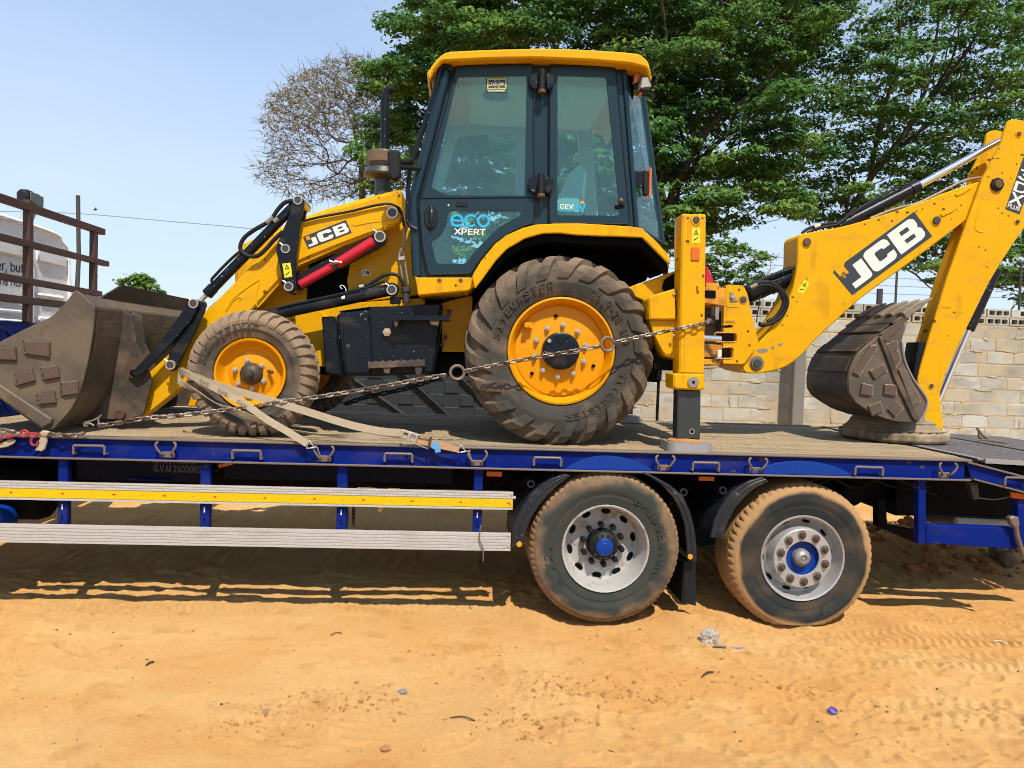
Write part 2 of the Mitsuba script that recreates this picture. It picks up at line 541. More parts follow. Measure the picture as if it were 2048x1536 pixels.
def t_rimw(p, n, uv):
    c = mix((0.50, 0.50, 0.485), (0.40, 0.39, 0.37), fbm(p.x * 9, p.y * 9, p.z * 9, 4))
    return mix(c, (0.20, 0.14, 0.09), 0.55 * STEP(0.55, 0.72, fbm(p.x * 14 + 3, p.y * 14, p.z * 14, 4)))


mat('yellow_paint', t_yellow, 0.42, 0, 0.16, coat=0.06)
mat('greasy_yellow', t_yellow_greasy, 0.45)
mat('yellow_rim', t_rim, 0.42, 0, 0.18, coat=0.06)
mat('black_paint', t_black, 0.36, 0, 0.22)
mat('cab_paint', (0.012, 0.040, 0.060), 0.30, 0, 0.25, coat=0.15)
mat('black_rubber', (0.012, 0.014, 0.016), 0.6, 0, 0.25)
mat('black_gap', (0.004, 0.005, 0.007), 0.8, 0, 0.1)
TONE['bucket_steel'] = 0.42
TONE['pad_steel'] = 0.5
TONE['rusty_tube'] = 0.42
mat('bucket_steel', t_steel, 0.62, 0.15, bump=b_steel)
mat('dark_steel', t_steel_dark, 0.6, 0.2, bump=b_steel)
mat('pad_steel', (0.17, 0.115, 0.082), 0.6, 0.2, bump=b_steel)
mat('grey_steel', (0.36, 0.34, 0.32), 0.48, 0.35)
mat('zinc', (0.62, 0.58, 0.50), 0.35, 0.75)
mat('chrome', (0.80, 0.81, 0.84), 0.10, 1.0)
mat('pin_steel', (0.06, 0.063, 0.062), 0.42, 0.4)
mat('rusty_pin', (0.16, 0.085, 0.05), 0.55, 0.3)
mat('faded_red', (0.42, 0.03, 0.045), 0.6)
mat('red_paint', (0.62, 0.008, 0.035), 0.42)
mat('tyre', VC, 0.78, 0, 0.3)
mat('blue_paint', t_blue, 0.45, 0, 0.09)
mat('blue_new', (0.003, 0.050, 0.34), 0.36, 0, 0.25)
mat('navy_paint', (0.004, 0.006, 0.028), 0.5, 0, 0.2)
mat('chassis_black', (0.006, 0.006, 0.009), 0.7, 0, 0.12)
mat('edge_steel', (0.23, 0.185, 0.15), 0.5, 0.3)
mat('deck_wood', t_wood, 0.75, 0, 0.3, bump=b_wood)
mat('aluminium', t_alu, 0.38, 0.25)
mat('tape_yellow', (0.85, 0.58, 0.0), 0.35)
mat('tape_red', (0.6, 0.05, 0.02), 0.4)
mat('guard_plastic', t_black, 0.5)
mat('amber_lens', (0.80, 0.16, 0.012), 0.25)
mat('yellow_cap', (0.75, 0.38, 0.01), 0.5)
mat('rim_silver', (0.46, 0.46, 0.46), 0.38, 0.45)
mat('rim_white', t_rimw, 0.45, 0.1, 0.3)
mat('nut_brown', (0.17, 0.115, 0.085), 0.4, 0.6)
mat('white_paint', t_white, 0.35)
mat('rusty_tube', t_rust, 0.55)
mat('decal_dark', (0.028, 0.045, 0.052), 0.5)
mat('decal_white', (0.78, 0.76, 0.70), 0.5)
mat('decal_cyan', (0.01, 0.50, 0.85), 0.5)
mat('decal_yellow', (0.86, 0.80, 0.02), 0.45)
mat('decal_lime', (0.55, 0.62, 0.12), 0.5)
mat('ink', (0.012, 0.012, 0.012), 0.5)
mat('faded_white', (0.16, 0.15, 0.17), 0.6)
mat('interior_grey', (0.30, 0.36, 0.36), 0.7)
mat('interior_dark', (0.03, 0.038, 0.04), 0.6)
mat('seat_cover', (0.62, 0.64, 0.62), 0.35)
mat('lamp_grey', (0.36, 0.36, 0.33), 0.4)
mat('lamp_glass', (0.28, 0.32, 0.30), 0.12, 0.3)
mat('webbing', t_strap, 0.85, 0, 0.2)
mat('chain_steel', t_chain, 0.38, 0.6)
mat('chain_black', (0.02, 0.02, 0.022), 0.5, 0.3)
mat('blue_tag', (0.10, 0.42, 0.80), 0.6)
mat('sand', t_sand, 0.95, 0, 0.1, bump=b_sand)
for k_, tone in enumerate(((0.62, 0.615, 0.53), (0.56, 0.555, 0.49), (0.67, 0.67, 0.61), (0.56, 0.525, 0.425))):
    mat(f'block_{k_}', block_tone(tone), 0.95, 0, 0.1, bump=b_block)
mat('mortar', t_mortar, 0.95, 0, 0.1, bump=b_block)
mat('concrete', (0.24, 0.23, 0.20), 0.9, bump=b_block)
mat('gate_paint', (0.020, 0.028, 0.033), 0.55)
mat('gate_black', (0.006, 0.007, 0.009), 0.6)
mat('bark', t_bark, 0.9, 0, 0.2)
mat('dry_bark', (0.155, 0.125, 0.10), 0.9, 0, 0.2)
mat('pole_wood', (0.075, 0.072, 0.068), 0.9)
mat('wire', (0.10, 0.10, 0.11), 0.6)
mat('stone', (0.46, 0.30, 0.16), 0.9)
mat('clod', (0.46, 0.245, 0.09), 0.95, 0, 0.1)
mat('twig', (0.10, 0.06, 0.035), 0.9)
mat('paper_white', (0.7, 0.68, 0.62), 0.8)
mat('purple_plastic', (0.16, 0.13, 0.45), 0.4)
mat('grey_litter', (0.24, 0.24, 0.25), 0.6)
mat('handle_wood', (0.20, 0.13, 0.075), 0.8)
mat('pipe_white', (0.60, 0.56, 0.44), 0.6)
scene['paint_leaf'] = {'type': 'principledthin', 'base_color': VC, 'roughness': 0.42, 'spec_trans': 0.0, 'diff_trans': 0.75, 'eta': 1.4}
scene['paint_cab_glass'] = {'type': 'blendbsdf', 'weight': 0.13,
                      'a': {'type': 'thindielectric', 'int_ior': 1.6, 'specular_transmittance': rgb((0.42, 0.84, 0.88))},
                      'b': {'type': 'twosided', 'bsdf': {'type': 'diffuse', 'reflectance': rgb((0.10, 0.34, 0.36))}}}
scene['paint_plastic_film'] = {'type': 'blendbsdf', 'weight': 0.55, 'a': {'type': 'thindielectric'}, 'b': {'type': 'twosided', 'bsdf': {'type': 'principled', 'base_color': rgb((0.42, 0.40, 0.37)), 'roughness': 0.3}}}
# ------------------------------------------------------------------ the ground: one sheet out to the horizon
rng = np.random.default_rng(7)


def axis_steps(lo, hi, step, far0, far1):
    mid = np.arange(lo, hi, step)
    a, b, s = [], [], step
    x = lo
    while x > far0:
        s *= 1.22
        x -= s
        a.append(x)
    s, x = step, mid[-1]
    while x < far1:
        s *= 1.22
        x += s
        b.append(x)
    return np.r_[a[::-1], mid, b]


frng = np.random.default_rng(19)
FOOT = [(frng.uniform(-2.6, 3.4), frng.uniform(-1.75, -0.25), frng.uniform(-0.7, 0.7)) for _ in range(26)]


def ground_z(X, Y):
    P = np.stack([X, Y, 0 * X], -1)
    near = np.exp(-((np.maximum(np.abs(X) - 6, 0) / 6) ** 2))
    z = 0.030 * (meshkit.fbm(P * 1.1, 4, 3) - 0.5) + 0.030 * (meshkit.fbm(P * np.array([4.0, 7.5, 1]) + 3, 4, 11) - 0.5)
    rid = np.abs(meshkit.noise(P * np.array([2.6, 7.0, 1]) + np.stack([0 * X, 0.8 * meshkit.noise(P * 3, 61), 0 * X], -1), 41) - 0.5)
    z += 0.010 * np.exp(-(rid / 0.05) ** 2) * np.clip(meshkit.noise(P * 1.3, 13) * 2 - 0.7, 0, 1)
    for fx, fy, fa in FOOT:
        u, w_ = (X - fx) * math.cos(fa) + (Y - fy) * math.sin(fa), -(X - fx) * math.sin(fa) + (Y - fy) * math.cos(fa)
        e = (u / 0.135) ** 2 + (w_ / 0.05) ** 2
        z += -0.022 * np.exp(-e ** 3) + 0.012 * np.exp(-((np.sqrt(e) - 1.18) / 0.16) ** 2)
    rough = np.clip(meshkit.fbm(P * 1.4 + 21, 3, 17) * 2.6 - 0.75, 0.12, 1)
    z += 0.034 * rough * (meshkit.fbm(P * np.array([13, 22, 1]) + 1, 3, 21) - 0.5)
    z += 0.020 * rough * (0.5 - np.abs(meshkit.noise(P * np.array([9, 19, 1]) + 5, 23) - 0.5)) ** 3 * 8
    z += 0.012 * np.clip(meshkit.fbm(P * np.array([7, 9, 1]) + 40, 3, 5) - 0.55, 0, 1) * 6 * np.clip(meshkit.fbm(P * 0.9 + 9, 2, 8) * 2 - 0.75, 0, 1)
    # lumps of dry soil: clods trodden into the sand
    for cx, cy, r, h in ((-0.55, -1.20, 0.42, 0.030), (-0.95, -1.35, 0.30, 0.024), (0.55, -1.02, 0.38, 0.026), (0.35, -1.36, 0.32, 0.022), (1.05, -1.10, 0.3, 0.018), (2.0, -0.95, 0.22, 0.022), (2.3, -1.25, 0.3, 0.018)):
        w = np.exp(-(((X - cx) / r) ** 2 + ((Y - cy) / (r * 0.55)) ** 2))
        z += h * w * (meshkit.noise(P * 38, 31) - 0.35) * 1.2
    # wheel tracks with tread prints along the truck's side, and a rut under it
    wob = 0.05 * np.sin(X * 0.9 + 1)
    for yc, half, per, amp in ((0.20, 0.16, 0.052, 0.006), (-0.20, 0.15, 0.060, 0.010), (-0.55, 0.15, 0.07, 0.009), (-1.25, 0.17, 0.075, 0.009)):
        w = np.clip(1.3 - np.abs(Y - yc - wob) / half, 0, 1) * (0.45 + 0.9 * np.clip(meshkit.noise(P * 0.8 + yc * 9, 4) * 1.6 - 0.5, 0, 1)) * near
        if yc < 0:
            w = w * np.clip((X - 1.2) / 1.4, 0, 1)
        z += w * (amp * np.sin(2 * np.pi * (X / per + 0.35 * np.sin((Y - yc) * 30))) - 0.008)
    # sand pushed up beside the tyres
    for cx, cy, h, r in ((3.07, -0.03, 0.055, 0.17), (1.83, 0.03, 0.045, 0.13), (0.52, 0.05, 0.05, 0.14), (1.56, 0.06, 0.05, 0.13)):
        z += h * np.exp(-(((X - cx) / r) ** 2 + ((Y - cy) / 0.22) ** 2))
    for cx in (0.93, 2.37):
        z -= 0.03 * np.exp(-(((X - cx) / 0.3) ** 4 + ((Y - 0.15) / 0.35) ** 4))
    # a low heap of red rubble behind the tail
    z += 0.22 * np.exp(-(((X - 4.9) / 1.0) ** 2 + ((Y - 2.3) / 0.7) ** 2)) * (0.6 + 0.8 * meshkit.noise(P * 5, 77)) * (X < 9)
    far = np.clip((np.hypot(X, Y) - 25) / 80, 0, 1)
    return z * (1 - far)


gx = axis_steps(-3.4, 4.4, 0.0115, -900, 900)
gy = axis_steps(-2.3, 1.0, 0.0095, -900, 1500)
GX, GY = np.meshgrid(gx, gy)
GZ = ground_z(GX, GY)
nx, ny = len(gx), len(gy)
i, j = np.meshgrid(np.arange(ny - 1), np.arange(nx - 1), indexing='ij')
gq = np.stack([i * nx + j, i * nx + j + 1, (i + 1) * nx + j + 1, (i + 1) * nx + j], -1).reshape(-1, 4)
struct('ground', (np.stack([GX, GY, GZ], -1).reshape(-1, 3), tri(gq)), 'sand', smooth=True)


def gz(x, y):
    return float(ground_z(np.array([[x]]), np.array([[y]]))[0, 0])


# ------------------------------------------------------------------ the block wall behind, its concrete post, the gate
WY = 6.0
wall_top = 2.478
x_wall0, x_wall1 = 1.62, 9.6
tag('block_wall', 'long cream concrete block wall with two open rows on top', 'wall')
add('block_wall__mortar_core', box(x_wall0, x_wall1, WY + 0.006, WY + 0.15, -0.1, wall_top), 'mortar', False)
brng = np.random.default_rng(5)
bw, bh = 0.42, 0.196
rows = 13
for r in range(rows):
    z0 = wall_top - (r + 1) * bh
    off = (0.21 if r % 2 else 0) + brng.uniform(-0.05, 0.05)
    x = x_wall0 - off
    while x < x_wall1:
        w = bw + brng.uniform(-0.015, 0.015)
        a, b = max(x + 0.007, x_wall0), min(x + w - 0.007, x_wall1)
        if b - a > 0.06 and z0 > -0.15:
            j1 = brng.uniform(-0.004, 0.006)
            add('block_wall__block', box(a, b, WY + j1, WY + 0.14, z0 + 0.009 + brng.uniform(0, .004), z0 + bh - 0.006, 0.007), f'block_{brng.integers(0, 4)}', False)
        x += w
for r in range(2):
    z0 = wall_top + 0.012 + r * 0.128
    x = x_wall0 + 0.1 * r
    while x < x_wall1 - 0.4:
        w = 0.375
        holes = [sg.box(x + 0.035 + k * 0.112, z0 + 0.026, x + 0.035 + k * 0.112 + 0.090, z0 + 0.092).buffer(-0.008).buffer(0.008) for k in range(3)]
        if brng.random() < 0.25:
            holes.pop(brng.integers(3))
        g = sg.box(x + 0.004, z0, x + w - 0.004, z0 + 0.118)
        for h in holes:
            g = g.difference(h)
        add('block_wall__hollow_block', solid(g, WY + brng.uniform(-.004, .006), WY + 0.14), f'block_{brng.integers(0, 4)}', False)
        x += w + brng.uniform(0, 0.03)
add('block_wall__open_course_back', box(x_wall0, x_wall1 - 0.45, WY + 0.141, WY + 0.16, wall_top + 0.012, wall_top + 0.255), 'mortar', False)
for r in range(2):
    add('block_wall__mortar_bed', box(x_wall0, x_wall1, WY + 0.01, WY + 0.135, wall_top - 0.002 + r * 0.128, wall_top + 0.010 + r * 0.128), 'mortar', False)

sm = []
for _ in range(150):
    xx, rr = brng.uniform(x_wall0 + 0.2, x_wall1 - 0.2), brng.integers(0, 11)
    zz_ = wall_top - rr * bh + brng.normal(0, 0.008)
    vert = brng.random() < 0.35
    n_ = 9
    a_ = np.linspace(0, 2 * np.pi, n_, endpoint=False)
    rx_, rz_ = (brng.uniform(0.03, 0.14), brng.uniform(0.010, 0.028)) if not vert else (brng.uniform(0.012, 0.03), brng.uniform(0.05, 0.1))
    k_ = 1 + 0.35 * brng.normal(size=n_)
    if vert:
        zz_ -= bh / 2
    sm.append(slab(np.stack([xx + rx_ * np.cos(a_) * np.clip(k_, .4, 1.6), zz_ + rz_ * np.sin(a_) * np.clip(k_, .4, 1.6)], 1), WY - 0.009, WY + 0.01, 0.006))
add('block_wall__mortar_smear', join(sm), 'mortar', 40)
labels['block_wall__mortar_smear'] = {'kind': 'stuff'}
c0, c1 = A(1583, 845, 5.7), A(1606, 700, 5.7)
add('concrete_post', box(c0[0] - 0.01, c0[0] + 0.16, 5.66, 5.80, -0.1, 2.35, 0.012), 'concrete', False)
tag('concrete_post', 'grey square concrete post standing against the block wall', 'post')
q = A(1316, 790, 5.5)
add('water_pipe', tube([[q[0], 5.5, -0.1], [q[0], 5.5, 1.6]], 0.022, 8), 'chassis_black')
tag('water_pipe', 'thin dark upright pipe in front of the block wall', 'pipe')

# the pressed steel gate beside the wall
g0, g1 = -3.2, 1.52
tag('metal_gate', 'dark grey steel gate of pressed squares with diagonal braces', 'gate')
gz0, gz1, cell = 0.12, 1.62, 0.222
add('metal_gate__sheet', box(g0, g1, WY + 0.012, WY + 0.018, gz0, gz1), 'gate_paint', False)
m = 0
for r in range(int((gz1 - gz0 - 0.1) / cell * 1.2)):
    for k in range(int((g1 - g0) / cell)):
        xa, za = g0 + 0.03 + k * cell, gz1 - 0.06 - (r + 1) * cell * 0.83
        if za < gz0 + 0.02:
            continue
        if (r + k) % 2 == 0:
            add('metal_gate__pressed_square', box(xa + 0.008, xa + cell - 0.008, WY - 0.008, WY + 0.012, za + 0.008, za + cell * 0.83 - 0.008, 0.008), 'gate_paint', False)
for z in (gz0, gz1):
    add('metal_gate__rail', box(g0, g1, WY - 0.04, WY + 0.011, z - 0.03, z + 0.03, 0.004), 'gate_black', False)
for k, (xa, xb) in enumerate(((-2.9, -1.0), (-1.9, 0.2), (-1.0, 0.6), (-0.2, 1.3), (0.2, 1.5))):
    add('metal_gate__brace', tube([[xa, WY - 0.045, gz1 - 0.05], [xb, WY - 0.045, gz0 + 0.05]], 0.028, 4), 'gate_black', False)
for x in (g0, g1):
    add('metal_gate__post', box(x - 0.05, x + 0.05, WY - 0.05, WY + 0.06, -0.1, gz1 + 0.1, 0.006), 'gate_black', False)

# electric fence above the wall on the right
tag('electric_fence', 'thin electric fence wires on posts above the block wall', 'fence')
for px in (1792, 1760, 2040):
    c = A(px, 600, WY + 0.3)
    add('electric_fence__post', tube([[c[0], WY + 0.3, 1.5], [c[0] - 0.01, WY + 0.3, 3.5 if px != 1760 else 3.0]], 0.018 if px != 1760 else 0.045, 6), 'pole_wood')
for k in range(5):
    z = 2.95 + 0.12 * k
    add('electric_fence__wire', tube(spline([[1.7, WY + 0.3, z], [5.6, WY + 0.3, z - 0.02], [10, WY + 0.3, z]], 6), 0.0035, 4), 'wire')

# pole and line on the left
a, b = A(150, 640, 13.0), A(156, 391, 13.0)
add('utility_pole', tube([[a[0], 13, -0.2], [a[0] + 0.01, 13, a[2]], [(a[0] + b[0]) / 2 + 0.05, 13, (a[2] + b[2]) / 2], b], [0.062, 0.058, 0.05, 0.046], 8), 'pole_wood')
tag('utility_pole', 'weathered dark wooden pole behind the white truck cab', 'pole')
pts = [A(x, y, 13.0) for x, y in ((-120, 421), (0, 423), (153, 427), (320, 441), (500, 457), (640, 473), (1100, 520))]
add('power_line', tube(spline(pts, 5), 0.006, 4), 'wire')
tag('power_line', 'thin overhead wire running from the wooden pole across the sky', 'wire')
bpt = A(191, 419, 12.0)
bm = join([lathe([(0, -.05), (0.018, -.03), (0.022, 0.0), (0.012, 0.03), (0, .05)], bpt, (1, 0, .3), 8), slab(np.array([[bpt[0] - .02, bpt[2]], [bpt[0] + .02, bpt[2]], [bpt[0], bpt[2] + .06]]), bpt[1], bpt[1] + .004, .001)])
add('bird', bm, 'ink')
tag('bird', 'tiny dark bird flying in the sky right of the pole', 'bird')

# ------------------------------------------------------------------ trees


def inside(px, py, poly):
    return shapely.contains_xy(poly, px, py)


def scatter(poly_pts, n, gap, rg, holes=()):
    poly = sg.Polygon(poly_pts)
    for h in holes:
        poly = poly.difference(sg.Point(h[0], h[1]).buffer(1).buffer(0) if len(h) < 3 else shapely.affinity.scale(sg.Point(h[0], h[1]).buffer(1.0), h[2], h[3]))
    x0, y0, x1, y1 = poly.bounds
    out = []
    tries = 0
    while len(out) < n and tries < n * 60:
        tries += 1
        p = (rg.uniform(x0, x1), rg.uniform(y0, y1))
        if not shapely.contains_xy(poly, *p):
            continue
        if any((p[0] - q[0]) ** 2 + ((p[1] - q[1]) * 1.15) ** 2 < gap ** 2 for q in out):
            continue
        out.append(p)
    return out


def limbs(base, fork, targets, rg, tip=0.006, power=0.47, bend=0.12, up=0.0, sides=6, radial=0.30):
    """A branching skeleton from base through fork to all targets; thickness follows how much each limb carries."""
    P = [np.asarray(base, float)]
    par = [-1]
    base, fork = np.asarray(base, float), np.asarray(fork, float)
    for u in np.linspace(0.2, 1, 6):
        P.append(base + (fork - base) * u + rg.normal(0, 0.03, 3) * np.array([1, 1, 0.2]))
        par.append(len(P) - 2)
    order = sorted(range(len(targets)), key=lambda k: np.linalg.norm(targets[k] - fork))
    for k in order:
        t = np.asarray(targets[k], float)
        Q = np.array(P[4:])
        d = np.linalg.norm(Q - t, axis=1) + radial * np.linalg.norm(Q - fork, axis=1) + 0.8 * np.maximum(Q[:, 2] - t[2], 0)
        s = 4 + int(np.argmin(d))
        a = P[s]
        L = np.linalg.norm(t - a)
        n = max(2, int(L / 0.3))
        prev = s
        side = rg.normal(0, bend, 3) * L
        for u in np.linspace(0, 1, n + 1)[1:]:
            q = a + (t - a) * u + side * math.sin(math.pi * u) + np.array([0, 0, -0.18 * L * math.sin(math.pi * u) * (1 - up)])
            P.append(q)
            par.append(prev)
            prev = len(P) - 1
    n = len(P)
    load = np.zeros(n)
    kids = [[] for _ in range(n)]
    for k in range(1, n):
        kids[par[k]].append(k)
    for k in range(n - 1, -1, -1):
        load[k] = max(1.0 if not kids[k] else 0.0, 0.0) + sum(load[c] for c in kids[k])
    rad = tip * load ** power
    out = []
    started = set()
    for k in range(n):
        for c in kids[k]:
            if k != 0 and kids[k] and c == max(kids[k], key=lambda q: load[q]) and k not in (0,):
                continue
            chain, cur = [k, c], c
            while kids[cur]:
                cur = max(kids[cur], key=lambda q: load[q])
                chain.append(cur)
            r = rad[chain].copy()
            r[0] = min(r[0], r[1] * 1.15)
            if len(chain) >= 2:
                out.append(tube(np.array([P[q] for q in chain]), r, sides if r.max() > 0.02 else 4, caps=False))
    return join(out)


def leaves(clumps, per, size, rg, tones, flat=0.85, aspect=0.5):
    """Many small folded leaves round clump centres: clumps = (centre, (rx, ry, rz))."""
    C = np.array([c for c, _ in clumps])
    R = np.array([r for _, r in clumps])
    n = len(clumps) * per
    k = np.repeat(np.arange(len(clumps)), per)
    d = rg.normal(size=(n, 3))
    d /= np.linalg.norm(d, axis=1, keepdims=True)
    d[:, 2] = np.where(d[:, 2] < -0.25, -d[:, 2] * 0.7, d[:, 2])
    u = rg.random(n) ** 0.5 * (1 + 0.25 * rg.normal(size=n))
    # twigs: leaves sit in little bunches
    nb = max(per // 7, 1)
    bunch = rg.normal(size=(len(clumps), nb, 3))
    bunch /= np.linalg.norm(bunch, axis=2, keepdims=True)
    bunch[..., 2] = np.abs(bunch[..., 2]) * 1.0 - 0.25
    bunch *= (rg.random((len(clumps), nb, 1)) ** 0.45) * 1.05
    bi = rg.integers(0, nb, n)
    off = np.where(rg.random(n)[:, None] < 0.82, bunch[k, bi] + d * 0.16, d * u[:, None])
    pos = C[k] + off * R[k]
    nrm = off * np.array([0.75, 0.75, 0.3]) + rg.normal(0, 0.42, (n, 3)) + np.array([0, -0.15, flat])
    nrm /= np.linalg.norm(nrm, axis=1, keepdims=True)
    ax = rg.normal(size=(n, 3)) + off * 0.8
    ax -= nrm * (ax * nrm).sum(1, keepdims=True)
    ax /= np.maximum(np.linalg.norm(ax, axis=1, keepdims=True), 1e-6)
    sd = np.cross(nrm, ax)
    L = size * (0.45 + 1.15 * rg.random(n) ** 1.4)[:, None]
    W = L * aspect
    v = np.stack([pos - ax * L / 2, pos + sd * W / 2 + nrm * L * 0.06, pos + ax * L / 2, pos - sd * W / 2 + nrm * L * 0.06], 1).reshape(-1, 3)
    f = tri(np.arange(4 * n).reshape(-1, 4))
    tones = np.array(tones)
    ct = rg.random(len(clumps))
    w = np.clip(0.5 * ct[k] + 0.5 * rg.random(n) + 0.12 * rg.normal(size=n), 0, 0.999)
    pos_t = w * (len(tones) - 1)
    i0 = pos_t.astype(int)
    col = tones[i0] * (1 - (pos_t - i0))[:, None] + tones[i0 + 1] * (pos_t - i0)[:, None]
    return (v, f), np.repeat(col, 4, 0)


GREEN = [(0.040, 0.115, 0.040), (0.070, 0.170, 0.048), (0.120, 0.230, 0.054), (0.23, 0.33, 0.070)]
LIGHT = [(0.08, 0.16, 0.036), (0.12, 0.21, 0.048), (0.18, 0.27, 0.07)]
DRY = [(0.20, 0.19, 0.11), (0.26, 0.235, 0.145), (0.33, 0.285, 0.19)]


def tree(name, label, base_px, fork_px, Y, poly, n, gap, per, size, rg, tones, depth=1.6, rpx=(58, 30), holes=(), power=0.47, group=None, tip=0.006, extra=(), stems=()):
    pts = scatter(poly, n, gap, rg, holes) + list(extra)
    clumps, tg = [], []
    for px, py in pts:
        y = Y + rg.uniform(-depth, depth)
        c = A(px, py, y)
        s = S(y) * rg.uniform(0.7, 1.25)
        clumps.append((c, (rpx[0] * s, rpx[0] * s * 1.1, rpx[1] * s)))
        tg.append(c + np.array([0, 0, -rpx[1] * s * 0.35]))
    base, fork = A(*base_px, Y), A(*fork_px, Y)
    base[2] = -0.1
    tag(name, label, 'tree', group)
    parts = [limbs(base, fork, tg, rg, tip, power)]
    for st, r0, dy in stems:
        p = spline([A(x, y, Y + dy * k / max(len(st) - 1, 1)) for k, (x, y) in enumerate(st)], 5)
        parts.append(tube(p + rg.normal(0, 0.012, p.shape), np.linspace(r0, 0.012, len(p)), 7, caps=False))
        for q in range(3, len(p) - 1, 2):
            d = rg.normal(size=3) + np.array([0, 0, 0.6])
            d /= np.linalg.norm(d)
            L = rg.uniform(0.35, 0.9)
            parts.append(tube([p[q], p[q] + d * L * 0.5 + [0, 0, 0.05], p[q] + d * L + [0, 0, 0.15]], [0.018, 0.012, 0.006], 5, caps=False))
    add(name + '__trunk', join(parts), 'bark', smooth=True)
    m, col = leaves(clumps, per, size, rg, tones)
    add(name + '__crown', m, 'leaf', smooth=False, color=col)


tree('broad_tree', 'dense dark green tree rising behind the yellow cab roof and to its right', (1335, 700), (1335, 430), 11.5,
     [(850, -70), (1730, -70), (1690, 50), (1640, 100), (1612, 180), (1600, 300), (1590, 430), (1500, 440), (1445, 470), (1400, 500), (1350, 470), (1290, 530), (1100, 520), (1000, 480), (1040, 250), (1180, 85), (880, 95)],
     340, 23, 470, 0.118, np.random.default_rng(21), GREEN, 2.0, (58, 24), holes=((1500, 245, 44, 20), (1445, 300, 36, 22), (1340, 385, 40, 26), (1400, 340, 30, 14), (1610, 265, 22, 16), (1480, 395, 26, 10), (1330, 175, 16, 10)),
     stems=[(((1330, 440), (1345, 385), (1380, 320), (1435, 236), (1521, 176), (1580, 85), (1600, -20)), 0.10, -1.9), (((1350, 380), (1420, 300), (1500, 238), (1590, 200)), 0.07, -1.8), (((1325, 430), (1318, 330), (1300, 220), (1330, 90), (1320, -30)), 0.08, -1.9), (((1435, 236), (1460, 120), (1440, -20)), 0.05, -2.0)])
tree('broad_tree_001', 'green tree left of the cab whose leaves overlap the dry tree', (1010, 700), (960, 200), 12.5,
     [(738, 290), (752, 200), (728, 140), (775, 118), (795, 95), (770, 35), (830, 10), (850, -70), (1010, -70), (1060, 330), (1050, 520), (880, 560), (850, 400), (800, 330), (790, 290)],
     170, 20, 430, 0.115, np.random.default_rng(22), GREEN, 1.6, (42, 21), holes=((832, 85, 12, 26), (835, 250, 10, 18)), extra=((742, 305), (728, 312), (760, 322), (765, 372), (750, 380)))
tree('broad_tree_002', 'airy green tree with upright limbs at the right, behind the digger boom', (1640, 700), (1690, 430), 12.0,
     [(1665, 130), (1705, 75), (1755, 20), (1830, -70), (2140, -70), (2140, 640), (2010, 585), (1930, 590), (1870, 560), (1740, 490), (1580, 440), (1600, 300), (1625, 170)],
     270, 24, 330, 0.108, np.random.default_rng(23), GREEN, 2.0, (52, 21), holes=((1700, 250, 18, 26), (1880, 50, 36, 34), (1965, 110, 40, 26), (1785, 120, 26, 34), (1930, 290, 30, 16), (1760, 300, 30, 14), (1850, 205, 30, 22), (2010, 30, 30, 20), (1990, 215, 24, 14)),
     stems=[(((1690, 440), (1760, 330), (1830, 230), (1868, 110), (1880, -30)), 0.085, -1.6), (((1770, 320), (1870, 185), (1955, 70), (2000, -30)), 0.06, -1.8), (((1790, 300), (1910, 215), (2060, 150)), 0.055, -1.8), (((1740, 360), (1765, 230), (1800, 100), (1790, -20)), 0.06, -1.7), (((1830, 230), (1905, 120), (1925, 10)), 0.035, -1.7)])
tree('young_tree', 'small light green tree between the stabiliser post and the boom', (1455, 700), (1460, 600), 8.5,
     [(1415, 500), (1450, 480), (1500, 500), (1530, 520), (1545, 590), (1500, 610), (1420, 610)], 26, 18, 130, 0.10, np.random.default_rng(24), LIGHT, 0.5, (26, 18), tip=0.005)
tree('round_bush', 'small round green tree far away above the front bucket', (280, 690), (280, 620), 26,
     [(246, 590), (256, 562), (280, 552), (304, 566), (316, 592), (300, 625), (258, 625)], 22, 11, 150, 0.2, np.random.default_rng(25), LIGHT, 0.8, (17, 13), tip=0.01)

# the half bare tree
drg = np.random.default_rng(31)
dpoly = [(508, 350), (540, 300), (528, 240), (548, 190), (600, 150), (660, 122), (740, 118), (800, 140), (830, 250), (800, 385), (700, 400), (610, 405), (560, 385)]
dp = scatter(dpoly, 430, 10, drg, holes=((700, 300, 40, 20), (640, 345, 30, 12)))
dt, dc = [], []
for px, py in dp:
    y = 15 + drg.uniform(-1.8, 1.8)
    c = A(px, py, y)
    dt.append(c)
    dc.append((c, (0.24, 0.24, 0.17)))
fork = A(722, 312, 15)
base = A(745, 640, 15)
base[2] = -0.1
tag('dry_tree', 'half bare tree with brown twigs and spreading limbs behind the exhaust', 'tree')
add('dry_tree__trunk', limbs(base, fork, dt, drg, 0.0062, 0.50, 0.10, up=0.75, sides=6, radial=0.62), 'dry_bark', smooth=True)
tw = []
for c, _ in dc:
    for _ in range(4):
        d = drg.normal(size=3) * np.array([1, 1, 0.8]) + (c - fork) * 0.35
        d /= np.linalg.norm(d)
        L = drg.uniform(0.2, 0.5)
        tw.append(tube([c, c + d * L * 0.5 + drg.normal(0, .03, 3), c + d * L], [0.0065, 0.005, 0.0035], 3, caps=False))
add('dry_tree__twigs', join(tw), 'dry_bark', smooth=True)
up_c = [c for c, q in zip(dc, dp) if q[1] < 262]
lo_c = [c for c, q in zip(dc, dp) if q[1] >= 262]
m, col = leaves(up_c, 110, 0.056, drg, DRY, flat=0.2, aspect=0.36)
m2, col2 = leaves(lo_c, 46, 0.056, drg, DRY, flat=0.2, aspect=0.36)
add('dry_tree__crown', join([m, m2]), 'leaf', smooth=False, color=np.vstack([col, col2]))
